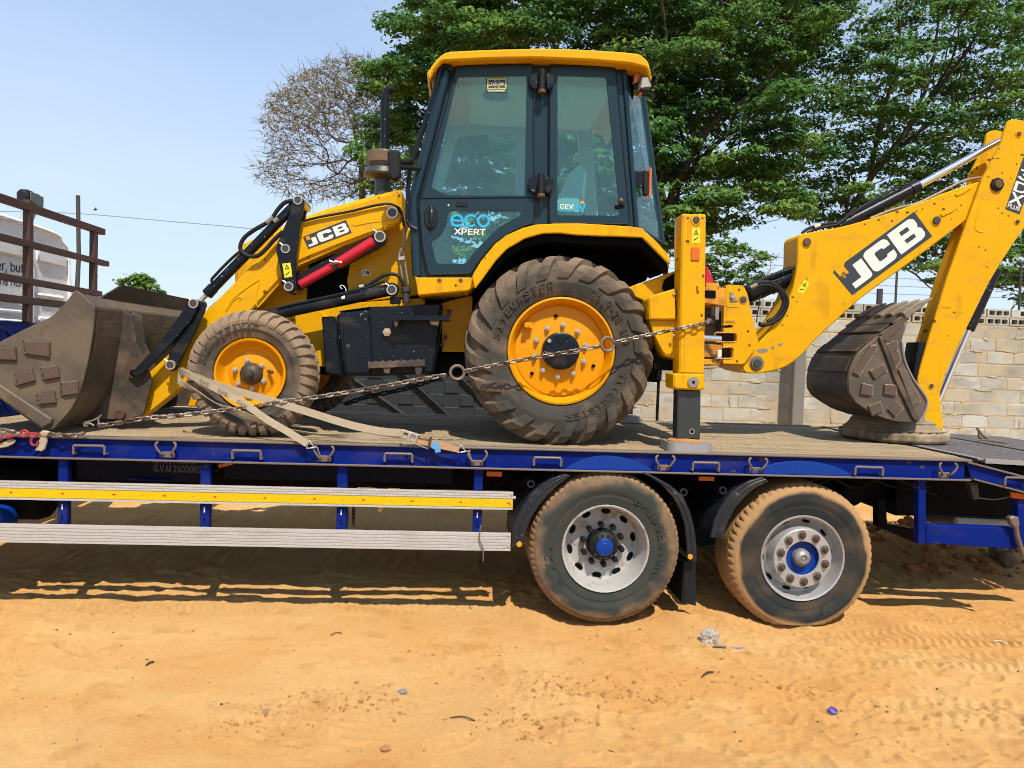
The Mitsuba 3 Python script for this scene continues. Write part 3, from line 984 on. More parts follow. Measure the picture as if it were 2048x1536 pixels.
# a leafless shrub behind the boom foot
srg = np.random.default_rng(33)
sp = [A(px, py, 9.5 + srg.uniform(-.5, .5)) for px, py in scatter([(1525, 500), (1600, 500), (1620, 590), (1520, 600)], 40, 8, srg)]
sb = A(1570, 660, 9.5)
sb[2] = -0.1
add('bare_shrub', limbs(sb, A(1570, 620, 9.5), sp, srg, 0.004, 0.4, 0.1, up=1, sides=4), 'dry_bark', smooth=True)
tag('bare_shrub', 'leafless thorny shrub seen between boom foot and young tree', 'shrub')
# ------------------------------------------------------------------ tyres
H = 1.178


def explode(m):
    v, f = np.asarray(m[0]), np.asarray(m[1])
    return v[f].reshape(-1, 3), np.arange(len(f) * 3).reshape(-1, 3)


def tyre_color(v, c, R, kind):
    d = np.hypot(v[:, 0] - c[0], v[:, 2] - c[2]) / R
    P = v * 1.0
    n1 = meshkit.fbm(P * 7, 4, 2)
    n2 = meshkit.fbm(P * 24, 3, 9)
    ang = np.arctan2(v[:, 2] - c[2], v[:, 0] - c[0])
    rub = np.array([0.030, 0.034, 0.033])
    if kind == 'drive':       # dark sidewall, dusty shoulder
        rub = np.array([0.026, 0.038, 0.038])
        w = np.clip((d - 0.80 + 0.35 * (n1 - 0.5)) / 0.12, 0, 1) * np.clip(0.35 + n2, 0, 1)
        w = np.maximum(w * np.where(d > 0.955, 1.0, 0.62), 0.10 * n1)
        dust = np.array([0.36, 0.22, 0.115])
        w = np.where(d > 0.972, np.clip(0.75 + 0.5 * (n2 - .5), 0, 1), w)
    elif kind == 'tag':
        w = np.clip((d - 0.855 + 0.10 * (n1 - 0.5)) / 0.04, 0, 1) * 0.92
        w = np.maximum(w, 0.18 * np.clip(n1 * 2 - 0.8, 0, 1))
        dust = np.array([0.47, 0.28, 0.12])
        rub = np.array([0.020, 0.025, 0.026])
    elif kind == 'rear':
        rub = np.array([0.040, 0.042, 0.038])
        w = 0.12 + 0.62 * np.clip((d - 0.80) / 0.15, 0, 1) + 1.5 * (n1 - 0.5) + 0.6 * (n2 - .5) + 0.12 * np.sin(ang)
        w = np.clip(w, 0.05, 0.92)
        dust = np.array([0.245, 0.18, 0.12])
    elif kind == 'front':
        rub = np.array([0.042, 0.043, 0.039])
        w = np.clip(0.25 + 1.0 * np.clip((d - 0.74) / 0.16, 0, 1) + 1.2 * (n1 - 0.5) + 0.3 * (n2 - .5) + 0.12 * np.sin(ang), 0.05, 0.95)
        dust = np.array([0.31, 0.225, 0.145])
    else:
        w = np.clip(0.55 + 1.2 * (n1 - 0.5) + 0.4 * (n2 - .5), 0.1, 1)
        dust = np.array([0.44, 0.335, 0.215])
        rub = np.array([0.06, 0.052, 0.044])
    return 0.72 * (rub + (dust - rub) * w[:, None])


def resample(p, m):
    p = np.asarray(p, float)
    s = np.r_[0, np.cumsum(np.linalg.norm(np.diff(p, axis=0), axis=1))]
    u = np.union1d(np.linspace(0, s[-1], m), s)
    return np.stack([np.interp(u, s, p[:, 0]), np.interp(u, s, p[:, 1])], 1)


def road_tyre(c, R, W, kind, blocks=72, flat=None):
    """A lorry tyre: c is the centre of its outer face; the axis runs along +y."""
    pr = resample([(0.292, 0.035), (0.300, 0.008), (0.335, 0.000), (0.355, -.004), (0.365, -0.001), (0.40, -0.012), (0.44, -0.012), (0.470, -0.004), (0.478, 0.002), (0.494, 0.014), (0.507, 0.032), (0.513, 0.05), (0.515, 0.07),
                   (0.515, W - 0.07), (0.511, W - 0.05), (0.49, W - 0.01), (0.44, W + 0.01), (0.36, W), (0.292, W - 0.03)], 46)
    pr[:, 0] *= R / 0.515
    n = blocks * 4
    v, f = lathe(pr, c, (0, 1, 0), n)
    v = v.reshape(len(pr), n, 3)
    k = np.arange(n) % 4 == 0
    for row, (r, y) in enumerate(pr):
        edge = (0.485 < r / R * 0.515) and (y < 0.062 or y > W - 0.062)
        if edge:
            g = 0.974 if 0.500 < r / R * .515 else 0.99
            v[row, k, 0] = c[0] + (v[row, k, 0] - c[0]) * g
            v[row, k, 2] = c[2] + (v[row, k, 2] - c[2]) * g
    v = v.reshape(-1, 3)
    # grooves round the tread are cut as narrow rings
    if flat is not None:
        low = v[:, 2] < flat + 0.02
        push = np.clip((flat + 0.03 - v[:, 2]) / 0.08, 0, 1)
        v[:, 1] += np.where(v[:, 1] < c[1] + W / 2, -1, 1) * push * 0.012
        v[:, 2] = np.maximum(v[:, 2], flat)
    return (v, f), tyre_color(v, c, R, kind)


def lugged_tyre(c, R, W, kind, rim, lugs, sweep, lw, lh, prof=None, both=True, drop=0.10):
    """A farm-type tyre with bar lugs; c is the centre of its outer face."""
    base = R - lh
    pr = resample([(rim, 0.05), (rim + 0.012, 0.012), (rim + 0.05, -0.006), (rim + 0.4 * (base - rim), -0.022), (base - 0.10 * R, -0.012), (base - 0.045 * R, 0.015), (base - 0.012 * R, 0.05), (base, 0.10), (base + 0.004, W / 2),
                   (base, W - 0.10), (base - 0.012 * R, W - 0.05), (base - 0.045 * R, W - 0.015), (base - 0.10 * R, W + 0.012), (rim + 0.4 * (base - rim), W + 0.022), (rim + 0.02, W), (rim, W - 0.05)], 44)
    body = lathe(pr, c, (0, 1, 0), 160)
    half = pr[pr[:, 1] <= W / 2 + 1e-6]
    s = np.r_[0, np.cumsum(np.linalg.norm(np.diff(half, axis=0), axis=1))]
    parts = []
    for side in (0, 1):
        for k in range(lugs):
            th0 = 2 * np.pi * (k + 0.5 * side) / lugs
            m = 9
            ring = []
            tot = s[-1]
            start = np.interp(0.0, [0, 1], [tot - W / 2 - drop, 0])
            for u in np.linspace(start, tot - 0.012, m):
                r, y = np.interp(u, s, half[:, 0]), np.interp(u, s, half[:, 1])
                t = (u - start) / (tot - start)
                th = th0 + sweep * (1 - 1.0 * t) ** 1.0 * (1)
                r2, y2 = np.interp(u + 0.004, s, half[:, 0]), np.interp(u + 0.004, s, half[:, 1])
                nr, ny_ = -(y2 - y), (r2 - r)
                L = math.hypot(nr, ny_)
                nr, ny_ = -nr / L, -ny_ / L
                hgt = lh * min(1.0, 0.35 + 2.4 * t)
                w0, w1 = lw * (1.25 - 0.1 * t), lw * (0.98 - 0.15 * t)
                pts = []
                for (ww, hh) in ((-w0 / 2, -0.012), (-w1 / 2, hgt), (w1 / 2, hgt), (w0 / 2, -0.012)):
                    a = th + ww / r
                    rr, yy = r + nr * hh, y + ny_ * hh
                    if side:
                        yy = W - yy
                    pts.append([c[0] + rr * math.cos(a), c[1] + yy, c[2] + rr * math.sin(a)])
                ring.append(pts)
            v = np.array(ring).reshape(-1, 3)
            q = []
            for a in range(m - 1):
                for b in range(3):
                    q.append([a * 4 + b, a * 4 + b + 1, a * 4 + 4 + b + 1, a * 4 + 4 + b])
            q.append([0, 1, 2, 3])
            q.append([(m - 1) * 4 + 3, (m - 1) * 4 + 2, (m - 1) * 4 + 1, (m - 1) * 4])
            parts.append(explode((v, tri(q))))
        if not both:
            break
    m = join([body] + parts)
    m[0][:, 2] = np.maximum(m[0][:, 2], H + 0.002) if kind in ('rear', 'front') else m[0][:, 2]
    return m, tyre_color(m[0], c, R, kind)


# ------------------------------------------------------------------ the truck
TR = 'flatbed_truck'
tag(TR, 'long blue flatbed truck with plank deck and white cab carrying the digger', 'truck')
XL, XT = -5.6, 3.60
trng = np.random.default_rng(11)
# deck of long planks, laid along the truck
y = 0.085
while y < 2.40:
    w = 0.153
    x = XL + trng.uniform(0, 0.8)
    xs = [-3.62] + sorted([trng.uniform(-1.9, -0.4), trng.uniform(0.8, 2.2)]) + [XT]
    for a, b in zip(xs[:-1], xs[1:]):
        add(TR + '__deck_plank', box(a + 0.002, b - 0.002, y + 0.002, y + w - 0.003, H - 0.045, H - 0.002 - trng.uniform(0, 0.006), 0.004), 'deck_wood', False)
    y += 0.155
# side rail: web, worn top lip, lower flange
for side in (0, 1):
    fl = (lambda m: m) if side == 0 else (lambda m: mirror(m, 1.25))
    k = add(TR + '__side_rail', fl(box(XL, 3.50, 0.030, 0.042, 1.045, H - 0.012)), 'blue_paint', False)
    add(k + '__top_lip', fl(box(XL, 3.53, 0.0, 0.083, H - 0.012, H + 0.003, 0.004)), 'edge_steel', False)
    add(k + '__lower_flange', fl(box(XL, 3.53, -0.006, 0.080, 1.032, 1.045, 0.003)), 'edge_steel', False)
    add(k + '__flange_paint', fl(box(XL, 3.53, 0.004, 0.0295, 1.045, 1.0475)), 'blue_paint', False)
    q = XZ([(1938, 926.5), (2200, 995), (2200, 1022), (1948, 956)], 0.0)
    add(k + '__tail_web', fl(slab(q, 0.030, 0.042, 0.001)), 'blue_paint', False)
    q = XZ([(1936, 922.5), (2200, 991), (2200, 995.5), (1936, 926.5)], 0.0)
    add(k + '__tail_lip', fl(slab(q, 0.0, 0.083, 0.002)), 'edge_steel', False)
    q = XZ([(1947, 956.5), (2200, 1022), (2200, 1026), (1947, 960)], 0.0)
    add(k + '__tail_flange', fl(slab(q, -0.006, 0.080, 0.002)), 'edge_steel', False)

rail = TR + '__side_rail'
# welded bar staples and rope hooks along the near rail
for xa, xb, y0, y1 in ((149, 211, 889, 908), (466, 523, 899, 917), (770, 825, 905, 924), (1068, 1122, 913, 931), (1385, 1437, 923, 941), (1709, 1764, 932, 949), (2008, 2052, 953, 968)):
    a, b = A(xa, y0 + 1, 0.0), A(xb, y0 + 2.5, 0.0)
    zb = A(xa, y1, 0.0)[2]
    add(TR + '__bar_staple', tube([[a[0], 0.03, a[2] - 0.055], [a[0], -0.012, a[2] - 0.052], [a[0], -0.014, a[2] - 0.008], [a[0] + 0.006, -0.014, a[2]], [b[0] - 0.006, -0.014, b[2]], [b[0], -0.014, b[2] - 0.008], [b[0], -0.012, b[2] - 0.052], [b[0], 0.03, b[2] - 0.055]], 0.0085, 8), 'edge_steel')
for px, py in ((334, 886), (649, 894), (955, 903), (1329, 913), (1514, 918), (1893, 928)):
    c = A(px, py, 0.0)
    for s in (-1, 1):
        add(TR + '__rope_hook', tube(spline([[c[0] + s * 0.028, 0.03, c[2] - 0.085], [c[0] + s * 0.030, -0.012, c[2] - 0.070], [c[0] + s * 0.058, -0.022, c[2] - 0.03], [c[0] + s * 0.062, -0.020, c[2] - 0.004], [c[0] + s * 0.048, -0.016, c[2] + 0.008]], 4), 0.0075, 8), 'edge_steel')
    add(TR + '__hook_plate', box(c[0] - 0.04, c[0] + 0.04, 0.018, 0.0295, c[2] - 0.10, c[2] - 0.06, 0.003), 'edge_steel', False)
# wheel clearance segments welded on the rail
for (xa, ya), (xm, ym), (xb, yb) in (((1131, 936), (1214, 911), (1306, 940)), ((1497, 947), (1606, 921.5), (1708, 952))):
    p0, p1, p2 = A(xa, ya, 0.02), A(xm, ym, 0.02), A(xb, yb, 0.02)
    xs = np.linspace(p0[0], p2[0], 22)
    u = (xs - p1[0]) / np.where(xs < p1[0], p1[0] - p0[0], p2[0] - p1[0])
    zs = np.minimum(1.050 + (p1[2] - 1.050) * (1 - u ** 2), H - 0.016)
    add(TR + '__arch_plate', slab(np.r_[np.stack([xs, zs], 1), [[xs[-1], 1.0485], [xs[0], 1.0485]]], 0.018, 0.0298, 0.003), 'blue_new')

# tail: sloping tread plates, their hinge, frame beneath
sl = -0.03
tail = lambda x: H + sl * (x - XT)


def sloped(x0, x1, y0, y1, t, b=0.0):
    m = box(x0, x1, y0, y1, -t, 0, b)
    v = np.array(m[0])
    v[:, 2] += H + 0.004 + sl * (v[:, 0] - XT)
    return v, m[1]


xa4 = float(AZ(1975, 884, H)[0])
for (x0_, x1_) in ((XT + 0.09, xa4), (xa4 + 0.09, 5.6)):
    k = add(TR + '__tail_plate', sloped(x0_, x1_, 0.085, 2.42, 0.03), 'tread_plate', False)
    rib = []
    for q in range(int((x1_ - x0_) / 0.03) - 1):
        x = x0_ + 0.02 + q * 0.03
        rib.append(sloped(x, x + 0.007, 0.105, 2.40, -0.004))
    add(k + '__tread_rib', join(rib), 'tread_plate', False)
    labels[k + '__tread_rib'] = {'kind': 'stuff'}
add(TR + '__tail_hinge', box(XT + 0.004, XT + 0.035, 0.085, 2.42, H - 0.03, H - 0.001, 0.004), 'chassis_black', False)
add(TR + '__hinge_strip', sloped(XT + 0.04, XT + 0.085, 0.10, 2.42, 0.012), 'grey_steel', False)
mat('tread_plate', (0.40, 0.37, 0.37), 0.5, 0.15)
add(TR + '__ramp_beam', sloped(xa4 + 0.015, xa4 + 0.075, 0.085, 2.42, -0.012), 'edge_steel', False)
for k, (xa, za, xb, zb) in enumerate(((1837, 958, 1852, 1088), (2036, 1000, 2056, 1095))):
    add(TR + '__tail_upright', plate([(xa, za), (xb, za), (xb, zb), (xa, zb)], 0.05, 0.06), 'blue_paint', False)
add(TR + '__tail_bumper', plate([(1853, 1050), (2034, 1057), (2034, 1098), (1853, 1087)], 0.045, 0.09, 0), 'blue_paint', False)
add(TR + '__tail_pipe', rod(A(1838, 1033, 0.5), A(2060, 1043, 0.5), 0.035), 'black_paint')
add(TR + '__tool_tube', rod(A(1912, 1042, 0.3), A(2016, 1047, 0.3), 0.027), 'pipe_white')
add(TR + '__tail_frame', plate([(1756, 1000), (1772, 1000), (1775, 1050), (1836, 1062), (1836, 1088), (1757, 1054)], 0.5, 0.08), 'chassis_black', False)
add(TR + '__tail_cross_box', box(3.42, 5.3, 0.7, 1.9, 0.635, 0.98, 0.01), 'chassis_black', False)
add(TR + '__bracket', plate([(1940, 970), (1956, 968), (1960, 998), (1948, 1000)], 0.15, 0.05), 'pin_steel', False)
add(TR + '__cable', tube(spline([A(1958, 996, 0.16), A(1990, 999, 0.14), A(2022, 993, 0.12)], 5), 0.004, 5), 'grey_steel')
# amber marker lamps
for pts, Yl in (([(973, 942.5), (1004, 943.5), (1004, 953.5), (973, 952.5)], 0.10), ([(1398, 952.5), (1429, 953.5), (1429, 962.5), (1398, 961.5)], 0.10), ([(435, 929), (463, 923), (466, 929), (437, 936)], 0.12), ([(2024, 984), (2052, 988), (2052, 1001), (2024, 996)], 0.06)):
    add(TR + '__marker_lamp', plate(pts, Yl, 0.025, 1.0), 'amber_lens')

# chassis beams, cross members, air tank and side box under the deck
for yb in (0.82, 1.60):
    add(TR + '__chassis_beam', box(XL, 4.2, yb, yb + 0.08, 0.74, 1.02, 0.005), 'chassis_black', False)
for x in np.arange(-5.2, 3.4, 0.62):
    add(TR + '__cross_member', box(x, x + 0.07, 0.09, 2.41, 1.022, H - 0.047), 'navy_paint', False)
sb = A(150, 925, 0.55)
s1 = A(408, 925, 0.55)
add(TR + '__side_box', box(sb[0], s1[0], 0.55, 0.81, 0.80, 1.018, 0.012), 'navy_paint', False)
add(TR + '__side_box__lettering', lettering('NET WGT 7500 KG', A(306, 926, 0.548), A(393, 928.5, 0.548), 0.045, 0.002), 'faded_white', False)
add(TR + '__side_box__lettering', lettering('G.V.M 26000KG', A(307, 943, 0.548), A(403, 946, 0.548), 0.050, 0.002), 'faded_white', False)
add(TR + '__side_box__latch', rod(A(252, 957, 0.53), A(340, 961, 0.53), 0.010), 'blue_paint')
add(TR + '__side_box', box(s1[0] + 0.12, -0.05, 0.60, 0.81, 0.82, 1.018, 0.012), 'navy_paint', False)
add(TR + '__air_tank', rod([-1.75, 1.2, 0.74], [-0.85, 1.2, 0.74], 0.13), 'chassis_black')
add(TR + '__exhaust_box', box(-2.65, -2.25, 1.1, 1.5, 0.56, 0.75, 0.02), 'chassis_black', False)
for x in (0.935, 2.37):
    add(TR + '__axle', rod([x, 0.2, 0.5], [x, 2.3, 0.5], 0.075), 'chassis_black')
    u = np.linspace(-1, 1, 9)
    add(TR + '__spring', slab(np.r_[np.stack([x + 0.6 * u, 0.66 - 0.10 * (1 - u * u)], 1), np.stack([x - 0.6 * u, 0.74 - 0.10 * (1 - u * u)], 1)], 0.72, 0.81, 0.003), 'chassis_black', False)
add(TR + '__brake_drum', rod([0.935, 0.33, 0.5], [0.935, 0.6, 0.5], 0.22), 'chassis_black')
add(TR + '__hanging_chain', join([apply(link_mesh(0.045, 0.026, 0.004), frame_matrix(A(694 + (7 if q % 2 else 0) * 0 + s * 13, 1017 + q * 7.5, 0.3), [0, 0, -1], [0.7, 0.7 * (1 if q % 2 else -1), 0], [0.7 * (1 if q % 2 else -1), -0.7, 0])) for q in range(5) for s in (0, 1)]), 'chain_black')

# side guards
SG = TR + '__side_guard'
k_up = add(SG, None or join([slab(np.array([[XL, za], [0.352, za], [0.352, zb], [XL, zb]]), yy, 0.020 + yy * 0.1, 0.0006) for za, zb, yy in ((0.7645, 0.7770, 0.0), (0.7792, 0.838, 0.0045), (0.8402, 0.8535, 0.0), (0.8560, 0.8695, 0.0), (0.8720, 0.884, 0.0))]), 'aluminium', False)
add(k_up + '__reflective_tape', box(XL, 0.351, 0.002, 0.0043, 0.7805, 0.8365), 'tape_yellow', False)
marks = join([box(x, x + 0.017, 0.0008, 0.0018, 0.806, 0.815) for x in np.arange(-3.05 + 0.17, 0.34, 0.3195)])
add(k_up + '__tape_mark', marks, 'tape_red', False)
marks2 = join([slab(np.array([[x, 0.806], [x + 0.022, 0.806], [x + 0.011, 0.815]]), 0.0008, 0.0018, 0.0002) for x in np.arange(-3.05 + 0.03, 0.34, 0.3195)])
add(k_up + '__tape_mark', marks2, 'yellow_cap', False)
k_lo = add(SG, join([slab(np.array([[XL, za], [0.346, za], [0.346, zb], [XL, zb]]), yy, 0.020, 0.0006) for za, zb, yy in ((0.487, 0.5015, 0.0), (0.504, 0.5205, 0.0), (0.523, 0.5395, 0.0), (0.542, 0.5605, 0.0), (0.563, 0.5815, 0.0), (0.584, 0.607, 0.0))]), 'aluminium', False)
for za, zb, xe_ in ((0.765, 0.8835, 0.3515), (0.4875, 0.6065, 0.3455)):
    add(SG + '__core', box(XL, xe_, 0.012, 0.0345, za, zb), 'pin_steel', False)
for z, x in ((0.52, 0.33), (0.59, 0.33), (0.81, 0.335), (0.87, 0.34)):
    add(SG + '__screw', rod([x, -0.006, z], [x, 0.004, z], 0.006, 8), 'zinc')
add(SG + '__end_bolt', rod([0.352, 0.018, 0.845], [0.372, 0.018, 0.845], 0.011, 10), 'zinc')
for xa, xb in ((118, 137), (402, 421), (675, 695), (948, 966)):
    a, b = A(xa, 960, 0.05)[0], A(xb, 960, 0.05)[0]
    k = add(TR + '__guard_post', box(a, b, 0.0365, 0.09, 0.50, 1.031, 0.004), 'blue_paint', False)
    add(k + '__slot', box((a + b) / 2 - 0.004, (a + b) / 2 + 0.004, 0.0335, 0.0362, 0.70, 0.735), 'decal_white', False)
    add(k + '__slot', box((a + b) / 2 - 0.004, (a + b) / 2 + 0.004, 0.0335, 0.0362, 0.635, 0.665), 'black_gap', False)
w = A(962, 1062, -0.012)
add(TR + '__wire_tie', tube(spline([[w[0], -0.01, w[2] + 0.04], [w[0] - 0.01, -0.012, w[2] - 0.05], [w[0] + 0.018, -0.02, w[2] - 0.12], [w[0] + 0.02, -0.02, w[2] - 0.20]], 5), 0.0045, 5), 'edge_steel')

# wheels
W1 = A(1211.5, 1098, 0.0)
W2 = A(1606, 1117, 0.03)
k = add(TR + '__wheel', lathe([(0.296, 0.034), (0.300, 0.004), (0.296, -0.004), (0.286, 0.0), (0.279, 0.02), (0.272, 0.05), (0.262, 0.085), (0.252, 0.15), (0.242, 0.165), (0.225, 0.170), (0.18, 0.158), (0.168, 0.156), (0.10, 0.155)], W1, n=72), 'rim_white', label='drive wheel with a deep white rim and blue hub cap')
m, col = road_tyre(W1, 0.517, 0.29, 'drive', 74, flat=-0.012)
add(k + '__tyre', m, 'tyre', True, color=col)
add(k + '__tyre', move(road_tyre(W1, 0.517, 0.29, 'drive', 74, flat=-0.012)[0], (0, 0.33, 0)), 'tyre', True, color=col)
for q in range(10):
    a = math.radians(q * 36 + 12)
    h = W1 + np.array([0.226 * math.cos(a), 0.1685, 0.226 * math.sin(a)])
    ang = np.linspace(0, 2 * np.pi, 14, endpoint=False)
    rr, tt = np.array([math.cos(a), math.sin(a)]), np.array([-math.sin(a), math.cos(a)])
    el = np.array([h[[0, 2]] + rr * 0.021 * math.cos(t) + tt * 0.033 * math.sin(t) for t in ang])
    add(k + '__hand_hole', slab(el, h[1] - 0.004, h[1] + 0.01, 0.001), 'black_gap')
    a += 0.2
    nc = W1 + np.array([0.138 * math.cos(a), 0.10, 0.138 * math.sin(a)])
    add(k + '__wheel_nut', join([hexnut(nc, 0.021, 0.055), rod(nc + [0, -0.02, 0], nc, 0.012, 8)]), 'black_rubber')
add(k + '__hub', lathe([(0, -0.005), (0.055, -0.003), (0.068, 0.012), (0.085, 0.02), (0.098, 0.03), (0.104, 0.06), (0.112, 0.16)], W1 + [0, 0.04, 0], n=40), 'black_rubber')
add(k + '__hub_cap', lathe([(0, -0.004), (0.03, -0.003), (0.034, 0.0), (0.052, 0.002), (0.060, 0.010), (0.062, 0.03)], W1 + [0, 0.028, 0], n=32), 'blue_new')
for q in range(12):
    a = q * math.pi / 6 + 0.2
    add(k + '__hub_bolt', hexnut(W1 + [0.078 * math.cos(a), 0.048, 0.078 * math.sin(a)], 0.008, 0.02), 'nut_brown' if q in (7, 8, 9, 10) else 'black_rubber')
add(k + '__tyre_lettering', arc_text('BRIDGESTONE', W1, 0.392, 0.052, 62, -34, W1[1] - 0.009, depth=0.004), 'road_tyre_text', False)
add(k + '__tyre_lettering', arc_text('M', W1, 0.392, 0.060, 222, 212, W1[1] - 0.009, depth=0.004), 'road_tyre_text', False)
add(k + '__tyre_lettering', arc_text('729', W1, 0.392, 0.060, 203, 174, W1[1] - 0.009, depth=0.004), 'road_tyre_text', False)
mat('road_tyre_text', (0.045, 0.055, 0.054), 0.8, 0, 0.3)

k = add(TR + '__wheel', lathe([(0.296, 0.034), (0.300, 0.004), (0.296, -0.004), (0.286, 0.0), (0.280, 0.02), (0.274, 0.06), (0.262, 0.10), (0.240, 0.115), (0.222, 0.10), (0.212, 0.05), (0.206, 0.008), (0.200, 0.002), (0.120, 0.002), (0.117, 0.006), (0.115, 0.05)], W2, n=72), 'rim_silver', label='steered rear wheel with a bright silver rim and sandy tyre')
m, col = road_tyre(W2, 0.517, 0.37, 'tag', 60, flat=-0.004)
add(k + '__tyre', m, 'tyre', True, color=col)
for q in range(10):
    a = math.radians(q * 36 + 23)
    nc = W2 + np.array([0.163 * math.cos(a), -0.022, 0.163 * math.sin(a)])
    add(k + '__wheel_nut', join([lathe([(0.030, 0.0240), (0.030, 0.021), (0.0255, 0.0205), (0.0255, 0.0235)], nc, n=16), hexnut(nc, 0.021, 0.023), rod(nc + [0, -0.012, 0], nc, 0.010, 8)]), 'nut_brown')
    a += 0.3
    h = W2 + np.array([0.247 * math.cos(a), 0.106, 0.247 * math.sin(a)])
    ang = np.linspace(0, 2 * np.pi, 12, endpoint=False)
    rr, tt = np.array([math.cos(a), math.sin(a)]), np.array([-math.sin(a), math.cos(a)])
    el = np.array([h[[0, 2]] + rr * 0.012 * math.cos(t) + tt * 0.03 * math.sin(t) for t in ang])
    add(k + '__hand_hole', slab(el, h[1] - 0.002, h[1] + 0.01, 0.001), 'black_gap')
add(k + '__hub', lathe([(0, 0.045), (0.05, 0.045), (0.108, 0.042), (0.113, 0.035), (0.1145, 0.01)], W2, n=40), 'blue_new')
add(k + '__hub_cap', lathe([(0, -0.012), (0.016, -0.010), (0.019, -0.002), (0.022, -0.014), (0.03, -0.016), (0.05, -0.004), (0.060, 0.012), (0.063, 0.045)], W2, n=32), 'grey_steel')
add(k + '__tyre_lettering', arc_text('leaves', W2, 0.40, 0.055, -68, -32, W2[1] - 0.010, flip=True, depth=0.003), 'road_tyre_text', False)
# wheels on the far side, and the front wheel at the left edge
for c, kd, wd in ((W1, 'drive', 0.6), (W2, 'tag', 0.37)):
    fc = np.array([c[0], 2.47 - wd, c[2]])
    k = add(TR + '__wheel', rod(fc + [0, 0.1, 0], fc + [0, wd, 0], 0.29, 32), 'chassis_black')
    m, col = road_tyre(fc, 0.517, wd, kd, 60, flat=-0.004)
    add(k + '__tyre', m, 'tyre', True, color=col)
xe = A(114, 1020, 0.5)[0]
add(TR + '__round_tank', lathe([(0, 0), (0.13, 0.012), (0.19, 0.05), (0.205, 0.10), (0.205, 1.3), (0.19, 1.36), (0, 1.4)], [xe, 0.48, 0.735], (-1, 0, 0), 36), 'chassis_black')
xe = A(43, 1020, 0.3)[0]
add(TR + '__round_tank', lathe([(0, 0), (0.05, 0.006), (0.09, 0.03), (0.105, 0.07), (0.11, 0.12), (0.11, 1.2), (0, 1.25)], [xe, 0.22, 0.575], (-1, 0, 0), 32), 'blue_new')
urng = np.random.default_rng(71)
for q in range(7):
    x0_ = urng.uniform(-2.6, 2.9)
    y0_ = urng.uniform(0.62, 0.80)
    zz = [urng.uniform(0.76, 0.98) for _ in range(6)]
    add(TR + '__brake_hose', tube(spline([[x0_ + 0.22 * i_, y0_ + 0.02 * math.sin(i_ * 2 + q), zz[i_]] for i_ in range(6)], 5), 0.011, 6), 'black_rubber')
add(TR + '__prop_shaft', rod([-3.5, 1.25, 0.66], [0.8, 1.25, 0.56], 0.05), 'chassis_black')
for x_, r_ in ((-0.35, 0.11), (0.45, 0.09), (1.62, 0.10), (3.05, 0.09)):
    add(TR + '__brake_chamber', rod([x_, 0.66, 0.80], [x_, 0.81, 0.80], r_, 24), 'chassis_black')
# mudguards: curved shells with a rolled rim
def mudguard(outer, inner, bosses, name):
    q = list(outer) + list(inner)[::-1]
    k = add(TR + '__mudguard', plate(q, -0.012, 0.03, 1.5, 0.004, 3), 'guard_plastic')
    o = np.array([A(x, y, 0.0)[[0, 2]] for x, y in outer])
    cen = o
    sh = []
    v = np.array([[p[0], yy, p[1]] for p in o for yy in (0.02, 0.62)])
    n = len(o)
    inn = np.array([[p[0] , yy, p[1] - 0.012] for p in o for yy in (0.02, 0.62)])
    f = tri([[2 * a, 2 * a + 1, 2 * a + 3, 2 * a + 2] for a in range(n - 1)])
    add(k + '__shell', (v, f), 'guard_plastic', 60)
    mid = [((a[0] + b[0]) / 2, (a[1] + b[1]) / 2) for a, b in zip(outer, inner)]
    add(k + '__bead', tube(spline([A(x, y, -0.013) for x, y in mid], 5), 0.006, 6), 'guard_plastic')
    return k


k = mudguard([(1023, 1095), (1026, 1055), (1040, 1022), (1059, 992), (1082, 971), (1103, 957), (1130, 948)], [(1048, 1093), (1052, 1065), (1061, 1039), (1078, 1012), (1096, 990), (1113, 974), (1141, 952)], None, 'a')
c = A(1038.5, 1089, -0.02)
add(k + '__cap', rod(c, c + [0, 0.02, 0], 0.019, 16), 'yellow_cap')
k = mudguard([(1290, 944), (1316, 957), (1343, 972), (1366, 993), (1380, 1022), (1389, 1056), (1393, 1090), (1394, 1124)], [(1285, 947), (1298, 953), (1324, 970), (1347, 995), (1361, 1022), (1370, 1049), (1374, 1085), (1375, 1120)], None, 'b')
c = A(1381, 1114, -0.02)
add(k + '__cap', rod(c, c + [0, 0.02, 0], 0.018, 16), 'yellow_cap')
k = mudguard([(1421, 1075), (1428, 1044), (1437, 1021), (1454, 996), (1474, 977), (1497, 963), (1525, 954)], [(1446, 1078), (1451, 1058), (1457, 1041), (1472, 1014), (1491, 993), (1512, 975), (1538, 963)], None, 'c')
c = A(1438, 1072, -0.02)
add(k + '__cap', rod(c, c + [0, 0.02, 0], 0.018, 16), 'black_rubber')
for px, py in ((1062, 968), (1368, 985), (1446, 981)):
    c = A(px, py, 0.05)
    add(TR + '__guard_stay', lathe([(0.017, 0), (0.026, 0), (0.026, 0.25), (0.017, 0.25)], c, n=16, closed=True), 'guard_plastic')
q = XZ([(1368, 1122), (1391, 1122), (1392, 1212), (1369, 1206)], 0.05)
add(TR + '__mud_flap', slab(q, 0.05, 0.058, 0.002), 'black_rubber', False)
add(TR + '__mud_flap', box(q[0][0], q[1][0], 0.06, 0.5, 0.13, 0.40), 'black_rubber', False)

